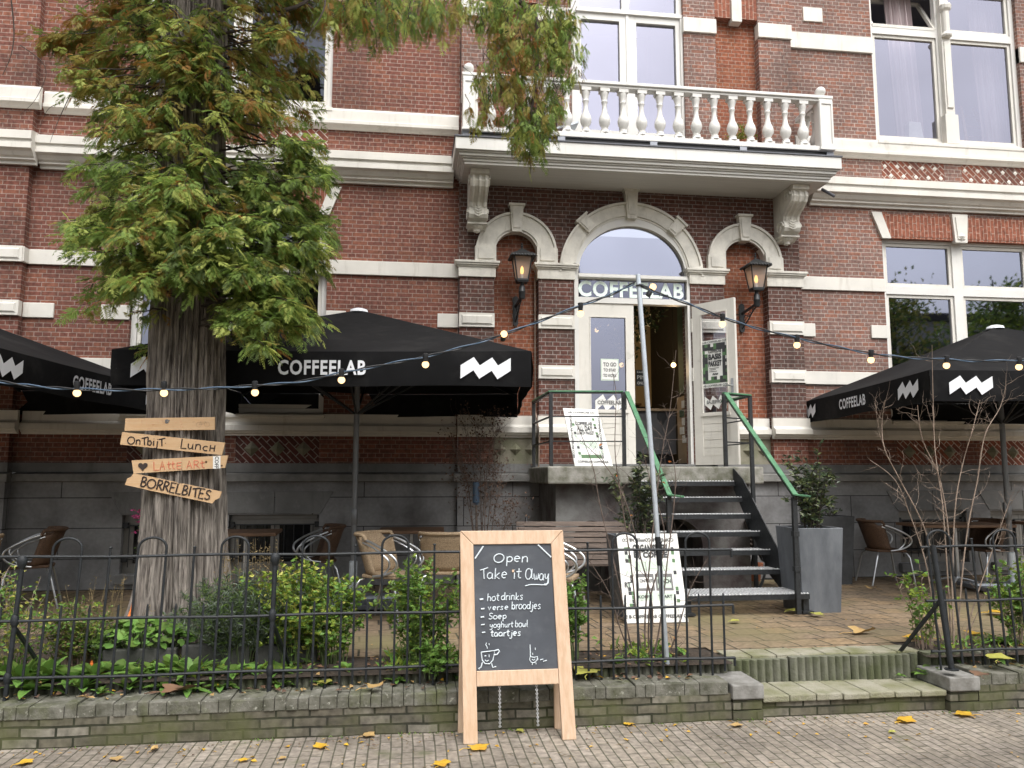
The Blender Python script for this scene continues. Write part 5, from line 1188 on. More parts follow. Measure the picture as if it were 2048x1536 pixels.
for zx in (292,574):
    u, v = SP(zx,1170); u2, v2 = SP(zx-2,1440); c = MB(); A, B = BP(u,vb+.01,-.02), PY(1000 if zx < 400 else 1076, 1455 if zx < 400 else 1452, 5.50)
    n = 22
    for i in range(n):
        p = A+(B-A)*(i+.5)/n; dz = (B-A)/n*.75; w_ = Vector((.007,0,0)) if i%2 else Vector((0,.007,0))
        c.tube([p-dz*.5, p-dz*.3+w_, p+dz*.3+w_, p+dz*.5, p+dz*.3-w_, p-dz*.3-w_, p-dz*.5], .0028, 5)
    c.build('chain', 'steel_grate', t)

# ------------------------------------------------------------------ hand painted boards nailed to the tree
YB = 6.70
def tree_board(corners, label, notches=()):
    """corners in order top-left, top-right, bottom-right, bottom-left"""
    P = [PY(a,b,YB) for a,b in corners]; c0 = sum(P, Vector())/len(P)
    t = thing('wooden_sign', label, 'sign', tuple(c0), group='painted boards on the tree trunk')
    m = MB(); m.prism(P, (0,.022,0)); fix_normals(m.build('board', 'pine_board', t)); return t
def on_board(a, b): return PY(a, b, YB-.0015)
Z8 = lambda x, y: (230+x/7.68, 820+y/7.68)
t1 = tree_board([Z8(160,128),Z8(1532,108),Z8(1530,302),Z8(145,320)], 'topmost pine board on the trunk, faded red writing and a small bicycle drawing')
t2 = tree_board([Z8(110,338),Z8(1690,500),Z8(1640,692),Z8(78,530)], 'second pine board on the trunk lettered ontbijt and lunch in dark brown')
t3 = tree_board([Z8(255,775),Z8(1735,695),Z8(1690,888),Z8(285,975)], 'third pine board on the trunk with a dark heart and red latte art lettering')
t4 = tree_board([Z8(285,970),Z8(940,1108),Z8(960,1130),Z8(1040,1128),Z8(1638,1255),Z8(1605,1350),Z8(1530,1385),Z8(1500,1435),Z8(480,1225),Z8(440,1212),Z8(152,1150),Z8(190,1050),Z8(240,1030)], 'lowest pine board on the trunk with ragged ends, lettered borrelbites')
def board_text(t, name, items, mname, r):
    for body, (xa, ya), (xb, yb), size in items:
        m = MB()
        A, B = on_board(*Z8(xa,ya)), on_board(*Z8(xb,yb)); xd = (B-A); zd = Vector((-xd.z,0,xd.x)).normalized()
        hand(m, body, A, xd, zd, size/7.68*.00413, r, .0, width=xd.length, jit=.015)
        m.build(name, mname, t)
def board_lines(t, name, lines, mname, r):
    m = MB()
    for L_ in lines: m.tube([on_board(*Z8(*p)) for p in L_], r, 5)
    m.build(name, mname, t)
circ = lambda cx, cy, r, n=14: [(cx+r*math.cos(2*math.pi*i/n), cy+r*math.sin(2*math.pi*i/n)) for i in range(n+1)]
board_lines(t1, 'bicycle_drawing', [circ(1288,226,38),circ(1412,222,38),[(1288,226),(1335,222),(1395,190),(1318,190),(1335,222)],[(1318,190),(1310,178),(1328,178)],[(1395,190),(1412,222)],[(1395,190),(1388,172),(1372,174)],[(1318,190),(1288,226)]], 'pencil_line', .0011)
rr = random.Random(4); board_lines(t1, 'faded_writing', [[(x,y_),(x+rr.uniform(8,26),y_+rr.uniform(-26,26))] for x,y_ in [(rr.uniform(360,1080),rr.uniform(150,285)) for _ in range(34)]], 'faded_marker', .0012)
board_lines(t1, 'knot', [circ(798,172,22),circ(790,190,12),[(770,165),(840,160)],[(775,180),(820,200)]], 'ink_grey', .004)
board_text(t2, 'lettering', [('OnTbijT.',(185,520),(800,560),118),('Lun',(995,585),(1330,618),138),('cH',(1335,618),(1545,640),112)], 'dark_paint', .0050)
board_text(t3, 'lettering', [('LW',(585,928),(780,916),125),('tt',(800,912),(930,905),120),('E',(940,906),(1035,900),90),('WRt',(1090,905),(1390,888),118)], 'red_marker', .0034)
m = MB(); cx, cy_ = 428, 865; A = on_board(*Z8(cx,cy_)); sc_ = .00054
hp_ = [(16*math.sin(a)**3, 13*math.cos(a)-5*math.cos(2*a)-2*math.cos(3*a)-math.cos(4*a)) for a in np.linspace(0,2*math.pi,28)[:-1]]
m.prism([A+Vector((x*4.2*sc_,0,yv*4.2*sc_)) for x,yv in hp_], (0,-.003,0)); fix_normals(m.build('heart', 'dark_paint', t3))
m = MB(); P = [on_board(*Z8(*p)) for p in ((1505,712),(1620,705),(1620,896),(1505,902))]; m.prism(P, (0,-.001,0)); fix_normals(m.build('sticker', 'paper', t3))
m = MB(); c_ = on_board(*Z8(1563,805)); text_on(m, 'COFF', c_+Vector((0,-.001,0)), (0,0,-1), (1,0,.02), .030, width=.095, bold=.02, depth=.001); m.build('sticker_lettering', 'ink', t3)
board_lines(t3, 'nail', [circ(1400,797,10),circ(1640,855,8)], 'leaf_brown', .004)
board_text(t4, 'lettering', [('BORRELBITES',(380,1165),(1460,1385),142)], 'dark_paint', .0066)

# ------------------------------------------------------------------ printed boards
def poster_board(corners, ys, label, name='poster_board'):
    (tl, tr, br, bl) = [PY(a,b,yy) for (a,b),yy in zip(corners, ys)]
    t = thing(name, label, 'sign', tuple((bl+br)/2)); xd = (tr-tl+br-bl).normalized(); zd = (tl-bl+tr-br); zd = (zd-xd*zd.dot(xd)).normalized(); nd = xd.cross(zd)
    m = MB(); m.prism([tl,tr,br,bl], -nd*.018); fix_normals(m.build('panel', 'paper', t, bevel=.002))
    def q(u, v, d=.0015): return bl*(1-u)*(1-v)+br*u*(1-v)+tr*u*v+tl*(1-u)*v+nd*d
    return t, q, xd, zd
def rects(q, R_, mb):
    for u0, u1, v0, v1, d, k in R_: mb.quad(q(u0,v0,d),q(u1,v0,d),q(u1,v1,d),q(u0,v1,d), k)
tb, q, xd, zd = poster_board([(1126,816),(1195,819),(1226,932),(1150,932)], [10.3,10.3,9.95,9.95], 'white poster board leaning on the landing behind the green rail, all day lunch')
m = MB(); rr = random.Random(11); L_ = [(.26,.72,.46,.80,.0012,3)]
for i in range(14):
    v = .14+i*.05
    for u in (.16,.76):
        if rr.random() < .8: L_.append((u,u+.07,v,v+.045,.001,rr.choice((0,1,2))))
L_ += [(.22,.76,.13,.19,.001,1),(.26,.72,.30,.43,.001,2)]; rects(q, L_, m); m.build('pattern', ['ink','green_patch','mint_patch','paper'], tb)
text_part(tb, 'ink', 'COFFEELAB', q(.49,.73,.003), xd, zd, .055, width=.225, bold=.04); text_part(tb, 'ink', 'ALL DAY', q(.49,.645,.003), xd, zd, .075, width=.21, bold=.05); text_part(tb, 'ink', 'LUNCH PAKKET', q(.49,.565,.003), xd, zd, .05, width=.23, bold=.04)
for u, ax, az in ((.09,-zd,xd),(.88,-zd,xd)): text_part(tb, 'ink', 'COFFEELAB COFFEELAB COFF', q(u,.5,.003), ax, az, .028, width=.62, bold=.02)
text_part(tb, 'ink', 'COFFEELAB COFFEELAB', q(.5,.07,.003), xd, zd, .03, width=.40, bold=.02); text_part(tb, 'ink', 'AB COFFEELAB CO', q(.5,.93,.003), xd, zd, .025, width=.36, bold=.02)
tb, q, xd, zd = poster_board([(1233,1067),(1354,1067),(1377,1244),(1250,1247)], [7.75,7.75,7.55,7.55], 'white menu poster board leaning against a planter at the foot of the iron stairs')
Z1 = lambda x, y: ((x-(95+(y-190)*.088))/(840-0+(y-190)*.028), (1440-y)/(1440-190))
m = MB(); rr = random.Random(12); L_ = []
for i in range(15):
    v = .17+i*.045
    for u in (.10,.15,.86):
        if rr.random() < .75: L_.append((u,u+.05,v,v+.042,.001,rr.choice((0,1,2,2) if u > .5 else (0,0,1,2))))
L_ += [(.24,.82,.57,.68,.001,2),(.24,.53,.35,.54,.001,4),(.55,.83,.35,.54,.001,4),(.22,.50,.24,.33,.001,2),(.54,.83,.24,.33,.001,2),(.28,.50,.38,.50,.0018,3),(.58,.80,.38,.50,.0018,2)]
rects(q, L_, m); m.build('pattern', ['ink','green_patch','mint_patch','paper','ink_grey'], tb)
text_part(tb, 'ink', 'COFFEELAB COFFEELAB CO', q(.5,.925,.003), -xd, -zd, .032, width=.52, bold=.02)
text_part(tb, 'ink', 'ORGANISEREN', q(.52,.83,.003), xd, zd, .075, width=.35, bold=.05); text_part(tb, 'ink', 'BIJ COFFEE', q(.52,.745,.003), xd, zd, .075, width=.34, bold=.05)
text_part(tb, 'ink', 'ONTBIJT', q(.40,.455,.003), xd, zd, .04, width=.13, bold=.03); text_part(tb, 'ink', 'LUNCH', q(.69,.455,.003), xd, zd, .04, width=.13, bold=.03)
text_part(tb, 'ink', 'KOFFIE', q(.36,.285,.003), xd, zd, .03, width=.14, bold=.02); text_part(tb, 'ink', 'TAART', q(.68,.285,.003), xd, zd, .03, width=.14, bold=.02); text_part(tb, 'ink', 'RT', q(.10,.42,.003), xd, zd, .05, width=.06, bold=.03)
text_part(tb, 'ink', 'E B COFFEELAB COFFEELAB C', q(.5,.07,.003), xd, zd, .032, width=.60, bold=.025)

# ------------------------------------------------------------------ chairs, tables, benches, planters
def chair(label, wick, loc, rotz):
    t = thing('rattan_chair', label, 'chair', loc, rotz, 'rattan and aluminium terrace chairs')
    b = MB(); n = 14; m_ = 6; V = []
    for j in range(m_+1):
        w = j/m_; z = .45+.38*w; r = .235+.035*w; yo = .02+.10*w
        for i in range(n+1):
            a = R(-8+196*i/n); x, yy = r*math.cos(a)*1.0, yo+r*.92*math.sin(a)*.78
            b.v.append((x, yy, z+ (.0 if .15 < i/n < .85 else -.05*w)))
    W1 = n+1; b.f = [(j*W1+i,j*W1+i+1,(j+1)*W1+i+1,(j+1)*W1+i) for j in range(m_) for i in range(n)]; b.m = [0]*len(b.f)
    o = b.build('backrest', wick, t, smooth=70, world=False); s = o.modifiers.new('thick', 'SOLIDIFY'); s.thickness = .016
    b = MB(); r = .27; b.tube([(r*math.cos(R(-8+196*i/20)), .12+r*.92*.78*math.sin(R(-8+196*i/20)), .835-(.05 if i in (0,20) else 0)) for i in range(21)], .019, 8); b.build('back_rim', wick, t, smooth=60, world=False)
    b = MB(); P = [(-.23,-.20),(.23,-.20),(.245,.0),(.20,.17),(.08,.22),(-.08,.22),(-.20,.17),(-.245,0)]; b.prism([(x,yy,.43) for x,yy in P], (0,0,.03)); fix_normals(b.build('seat', wick, t, world=False, bevel=.008))
    for sx in (-1,1):
        b = MB(); b.tube(cat([(sx*.262,.13,.80),(sx*.275,.0,.755),(sx*.29,-.14,.69),(sx*.285,-.235,.62),(sx*.27,-.235,.54),(sx*.255,-.13,.475),(sx*.25,.02,.45)],4), .0125, 8)
        b.tube(cat([(sx*.262,.13,.765),(sx*.272,.0,.715),(sx*.285,-.11,.655),(sx*.28,-.165,.60),(sx*.262,-.15,.53),(sx*.25,-.07,.455)],4), .010, 6); b.build('armrest', 'aluminium', t, smooth=60, world=False)
        b = MB(); b.tube([(sx*.20,-.17,.42),(sx*.245,-.20,.41),(sx*.262,-.22,.36),(sx*.275,-.27,0)], .0125, 8); b.build('leg', 'aluminium', t, smooth=60, world=False)
        b = MB(); b.tube([(sx*.18,.16,.42),(sx*.225,.18,.41),(sx*.245,.20,.36),(sx*.265,.29,0)], .0125, 8); b.build('leg', 'aluminium', t, smooth=60, world=False)
    return t
c = PZ(1790,1165,.29)
CH = [((-4.05,9.55), R(-72), 'rattan_brown', 'brown rattan chair standing left of the tree, its back to the trunk'),
      ((-4.15,8.35), R(-140), 'rattan_tan', 'tan rattan chair at the far left beside the dark table'),
      ((-1.02,9.75), R(-78), 'rattan_brown', 'brown rattan chair at the table just right of the tree trunk'),
      ((-.16,8.05), R(62), 'rattan_tan', 'pale tan rattan chair behind the fence left of the chalkboard'),
      ((.42,8.3), R(178), 'rattan_tan', 'pale tan rattan chair mostly hidden by the chalkboard frame'),
      ((1.40,7.55), R(70), 'rattan_tan', 'tan rattan chair whose arm shows right of the chalkboard'),
      ((6.42,10.25), R(82), 'rattan_brown', 'brown rattan chair near the house wall, left of the bare shrub'),
      ((7.78,10.12), R(-80), 'rattan_brown', 'brown rattan chair at the right table, behind the fence hoop')]
for (x, yy), rz, wk, lb in CH: chair(lb, wk, (x,yy,tz(yy)), rz)
def table(x, yy, w, dd, h, label, rot=0, mt='table_wood'):
    t = thing('terrace_table', label, 'table', (x,yy,tz(yy)), rot, 'wooden topped terrace tables')
    b = MB(); b.box(-w/2,w/2,-dd/2,dd/2,h-.038,h); b.build('tabletop', mt, t, world=False, bevel=.008)
    b = MB(); b.lathe((0,0,.05), [(.028,0),(.028,h-.09)], 12); b.box(-.2,.2,-.02,.02,h-.055,h-.04); b.build('column', 'aluminium', t, smooth=40, world=False)
    for k in range(4):
        a = math.pi/4+k*math.pi/2; b = MB(); b.tube([(0,0,.09),(.12*math.cos(a),.12*math.sin(a),.075),(.34*math.cos(a),.34*math.sin(a),.018)], [.02,.02,.014], 8); b.build('foot', 'aluminium', t, smooth=60, world=False)
table(-4.55, 8.55, .78, .78, .82, 'dark wooden table at the far left edge beside the brown chair', R(10))
table(-1.78, 9.5, .72, .72, .80, 'wooden table half hidden behind the tree trunk', R(3))
table(.08, 9.9, .78, .70, .79, 'wooden table against the basement wall left of the dry bush', R(-2))
table(7.30, 10.0, 1.25, .70, .80, 'long wooden table by the house wall behind the bare shrub', R(-3))
table(8.75, 9.85, .9, .70, .81, 'wooden table cut by the right edge behind the parasol pole', R(-3))
def bench(loc, rot, label, ln=1.35):
    t = thing('slatted_bench', label, 'bench', loc, rot, 'slatted benches beside the stairs')
    for i in range(7):
        b = MB(); z = .48+i*.062; yy = .24+i*.022; b.obox((0,yy,z), (ln/2,0,0), (0,.011,.0), (0,.008,.025)); b.build('back_slat', 'bench_wood', t, world=False, bevel=.003)
    for i in range(6):
        b = MB(); b.box(-ln/2,ln/2,-.24+i*.075,-.24+i*.075+.06,.425-.01*math.sin(i*.6),.45-.01*math.sin(i*.6)); b.build('seat_slat', 'bench_wood', t, world=False, bevel=.003)
    for sx in (-1,1):
        x = sx*(ln/2-.12); b = MB(); b.tube(cat([(x,-.28,0),(x,-.22,.2),(x,-.25,.40),(x,-.1,.415),(x,.18,.405),(x,.265,.50),(x,.41,.92)],4), .017, 8); b.tube(cat([(x,.32,0),(x,.22,.2),(x,.18,.40)],4), .017, 8); b.tube([(x,-.22,.2),(x,.22,.2)], .012, 6); b.build('iron_end', 'black_iron', t, smooth=60, world=False)
bench((1.92,9.05,tz(9)), R(-8), 'dark slatted bench in front of the landing, partly behind the chalkboard')
bench((4.62,9.75,tz(9.7)), R(75), 'weathered slatted bench behind the iron stairs and the tall planter', 1.2)
def planter(x, yy, w0, w1, h, label, mname, rot=0):
    t = thing('tall_planter', label, 'planter', (x,yy,tz(yy)), rot, 'tall square planters'); b = MB(); z = [(w0/2,0),(w1/2,h),(w1/2-.03,h),(w1/2-.03,h-.09)]
    V = [(sx*r,sy*r,zz) for r,zz in z for sx,sy in ((-1,-1),(1,-1),(1,1),(-1,1))]
    b.add(V, [(4*i+j,4*i+(j+1)%4,4*i+4+(j+1)%4,4*i+4+j) for i in range(3) for j in range(4)]); b.build('planter_body', mname, t, world=False, bevel=.006)
    b = MB(); r = w1/2-.031; b.quad((-r,-r,h-.07),(r,-r,h-.07),(r,r,h-.07),(-r,r,h-.07)); b.build('potting_soil', 'soil', t, world=False); return t
pf = planter(4.262, 8.16, .42, .50, .865, 'tall zinc grey planter with a laurel bush right of the stairs', 'zinc', R(1))
planter(5.70, 10.4, .42, .52, .90, 'dark planter standing against the house wall behind the zinc one', 'dark_zinc')
planter(2.36, 8.15, .42, .50, .80, 'grey planter hidden behind the leaning menu poster', 'zinc')
# concrete trough in the bed
t = thing('plant_trough', 'low grey concrete trough in the planting bed before the tree', 'planter', (-1.45,6.35,TZ))
m = MB(); rr = random.Random(9)
for x0, x1 in ((-2.15,-1.62),(-1.60,-1.10),(-1.08,-.62)): m.box(x0,x1-.02,6.28+rr.uniform(-.02,.02),6.34,TZ-.03,TZ+.13+rr.uniform(-.02,.02)); 
m.build('trough_side', 'trough_concrete', t, bevel=.01)
m = MB(); m.box(-2.13,-.66,6.342,6.60,TZ-.02,TZ+.10); m.build('trough_soil', 'soil', t)
# candle holder on a stick and hose
t = thing('garden_torch', 'blue-grey garden torch on a thin stick in front of the dry bush', 'torch', (.74,8.95,.3))
p = PY(952,995,8.95); q_ = PY(950,972,8.95); m = MB(); m.tube([(p.x+.02,8.95,.3),(p.x,8.95,p.z)], .011, 6); m.build('stick', 'bench_wood', t); m = MB(); m.lathe((p.x,8.95,p.z-.08), [(.02,0),(.038,.03),(.038,.24),(.03,.25)], 12); m.build('holder', 'cable_blue', t)
t = tag(MB().tube(cat([PY(283,1142,7.1),PY(276,1165,6.95),PY(268,1198,6.9),PY(262,1222,6.75),PY(250,1240,6.65),PZ(205,1262,.36),PZ(190,1290,.36),PZ(183,1330,.36)],5), .011, 8).build('garden_hose', 'orange_hose', at=(-2.2,6.9,.34), smooth=60), 'thin orange hose running down beside the tree roots into the bed', 'hose')

# ------------------------------------------------------------------ iron fence
ZR = (.385, .755, 1.165); YF = 5.79
X0 = PY(92,1112,YF).x; DX = (PY(1419,1105,YF).x-X0)/25
def fence(name, label, i0, i1, hoops, posts, lean, ends=(None,None), x0=X0, base=.262):
    """tall bars at whole steps, short spiked bars between; lean(x) shifts with height"""
    t = thing(name, label, 'fence', (x0+DX*(i0+i1)/2, YF, base), group='black iron fences')
    P = lambda x, z: Vector((x+lean(x)*(z-ZR[0]), YF, z))
    xa, xb = x0+i0*DX-(ends[0] or 0), x0+i1*DX+(ends[1] or 0)
    for z in ZR:
        m = MB(); n = 24; m.tube([P(xa+(xb-xa)*i/n, z+.004*math.sin(i*1.1+z*9)) for i in range(n+1)], .0105, 6)
        if ends[1] and lean is lean0: e = P(xb, z); m.tube([e, e+Vector((.0,0,-.06))], .0095, 6)
        m.build('rail', 'fence_iron', t)
    hooped = {i for h in hoops for i in h}
    tall = MB(); short = MB(); rr = random.Random(i0+40)
    for i in range(i0, i1+1):
        x = x0+i*DX+rr.uniform(-.004,.004)
        if i in posts: continue
        top = ZR[2]+.002 if i in hooped else ZR[2]+.055
        tall.tube([P(x,base+rr.uniform(-.03,.03)), P(x,.7), P(x,top)], .0085, 6)
        if i not in hooped: tall.sphere(P(x,top), .013, 6, 4, .6)
    tall.build('tall_bars', 'fence_iron', t, smooth=50)
    for i in range(i0, i1+(1 if ends[1] else 0)):
        x = x0+(i+.5)*DX+rr.uniform(-.004,.004); short.tube([P(x,base+rr.uniform(-.03,.03)), P(x,.815), P(x,.845)], [.0085,.0085,.005], 6)
    short.build('short_bars', 'fence_iron', t, smooth=50)
    for a, b in hoops:
        xa_, xb_ = x0+a*DX, x0+b*DX; m = MB(); c = (xa_+xb_)/2; r_ = (xb_-xa_)/2
        m.tube([P(xa_,ZR[2]-.02), P(xa_,ZR[2]+.05)]+[P(c-r_*math.cos(math.pi*k/14), ZR[2]+.05+r_*.78*math.sin(math.pi*k/14)) for k in range(1,14)]+[P(xb_,ZR[2]+.05), P(xb_,ZR[2]-.02)], .0088, 7); m.build('hoop', 'fence_iron', t, smooth=60)
    for i in posts:
        x = x0+i*DX; m = MB(); m.tube([P(x,.23), P(x,ZR[2]-.07)], .0165, 8); m.lathe(P(x,ZR[2]-.075), [(.017,0),(.03,.03),(.033,.07),(.02,.085)], 10); m.lathe(P(x,ZR[1]-.04), [(.017,0),(.026,.02),(.026,.06),(.017,.08)], 10); m.lathe(P(x,ZR[0]-.03), [(.017,0),(.024,.02),(.024,.05),(.017,.07)], 10); m.build('post', 'fence_iron', t, smooth=50)
        m = MB(); m.bar(P(x,.70)+Vector((0,.02,0)), Vector((x+.08,YF+.36,.34)), .02, .02); m.build('brace', 'fence_iron', t)
    return t
lean0 = lambda x: .055*max(0,min(1,(-x-.3)/2.2)) + (.0)
fence('iron_fence', 'long black iron fence with hoops along the low wall, left and behind the chalkboard', -6, 25, [(0,1),(3,4),(6,7),(9,10),(12,13),(15,16),(18,19),(21,22),(24,25),(-4,-3)], [-1,8], lean0, (0,.17))
pb, pt_ = PZ(1907,1341,.285), PY(1869,1091,5.66)
LN = (pt_.x-pb.x)/(pt_.z-pb.z)
t = fence('iron_fence', 'leaning black iron fence section at the right beyond the step', 1, 16, [(1,2),(4,5),(7,8),(10,11),(13,14)], [], lambda x: LN*.9, (DX*.35,0), x0=PY(1885,1225,YF).x-.03-.2)
m = MB(); m.tube([pb+Vector((0,.02,0)), pt_+Vector((0,.02,0))], .021, 8); m.lathe(pb+Vector((0,.02,0)), [(.05,0),(.05,.008)], 10); m.build('end_post', 'fence_iron', t, smooth=50)
m = MB(); mm = pb+(pt_-pb)*.55+Vector((0,.03,0)); m.bar(mm, (mm.x-.10,6.05,.33), .022, .022); m.build('brace', 'fence_iron', t)

# ------------------------------------------------------------------ things left on the balcony
def sack(x, yy, z, s, label, seed):
    m = MB(); rr = random.Random(seed); n, k = 14, 8; m.lathe((x,yy,z), [(max(.002,s*math.sin(math.pi*i/k)*(1 if i < 5 else .8)), s*.75*(1-math.cos(math.pi*i/k))/1.0) for i in range(k+1)], n)
    m.v = [(vx+rr.uniform(-.02,.02), vy+rr.uniform(-.02,.02), vz+rr.uniform(-.02,.02)) for vx,vy,vz in m.v]
    tag(m.build('sack', 'white_fabric', at=(x,yy,z), smooth=60), label, 'sack', 'white sacks on the balcony')
for px, py, lb in ((1400,283,'crumpled white sack on the balcony between the middle balusters'),(1440,286,'flat crumpled white sack left of the potted balcony plant'),(1535,296,'crumpled white sack right of the potted balcony plant')):
    p = PY(px,py,10.5); sack(p.x, 10.5, 6.15, .15, lb, px)
t = thing('potted_plant', 'yellow-green plant in a terracotta pot behind the balcony balusters', 'potted plant', (PY(1482,260,10.6).x,10.6,6.15)); PPOT = t
m = MB(); x = t.location.x; m.lathe((x,10.6,6.15), [(.12,0),(.16,.26),(.18,.26),(.18,.34),(.15,.34),(.14,.28)], 16); m.build('pot', 'terracotta', t)
t = thing('balcony_box', 'pale blue-grey slanted box lid on the balcony left of the doors', 'box', (PY(1123,230,10.5).x,10.5,6.15)); p = t.location
m = MB(); m.box(p.x-.15,p.x+.15,10.42,10.62,6.15,6.42); m.build('box_body', 'ink_grey', t); m = MB(); m.obox((p.x+.02,10.52,6.52), (.20,0,.07), (0,.12,0), (-.004,0,.012)); m.build('lid', 'galvanised', t)
# ------------------------------------------------------------------ foliage
def unit(a): return a/np.maximum(1e-9, np.linalg.norm(a, axis=-1, keepdims=True))
def leaves(mb, P, D, N, L, Wd, k, fold=.18, mid=.45):
    """many small folded leaves: base point P, direction D, face normal N"""
    P = np.asarray(P, float); n = len(P)
    if n == 0: return
    D = unit(np.asarray(D, float)); N = np.asarray(N, float); S = unit(np.cross(D, N)); N = np.cross(S, D)
    L = np.broadcast_to(np.asarray(L, float), n)[:, None]; Wd = np.broadcast_to(np.asarray(Wd, float), n)[:, None]
    l = P+D*L*mid+S*Wd/2+N*Wd*fold; r = P+D*L*mid-S*Wd/2+N*Wd*fold; t = P+D*L-N*L*.06
    V = np.stack([P, r, t, l], 1).reshape(-1, 3); o = len(mb.v)
    mb.v.extend(map(tuple, V.tolist()))
    k = np.broadcast_to(np.asarray(k), n).tolist()
    for i in range(n):
        b = o+4*i; mb.f.append((b, b+1, b+2)); mb.f.append((b, b+2, b+3)); mb.m.append(k[i]); mb.m.append(k[i])
def rnd_dirs(n, rng, zlo=-1, zhi=1):
    z = rng.uniform(zlo, zhi, n); a = rng.uniform(0, 2*np.pi, n); s = np.sqrt(np.maximum(0, 1-z*z)); return np.stack([s*np.cos(a), s*np.sin(a), z], 1)

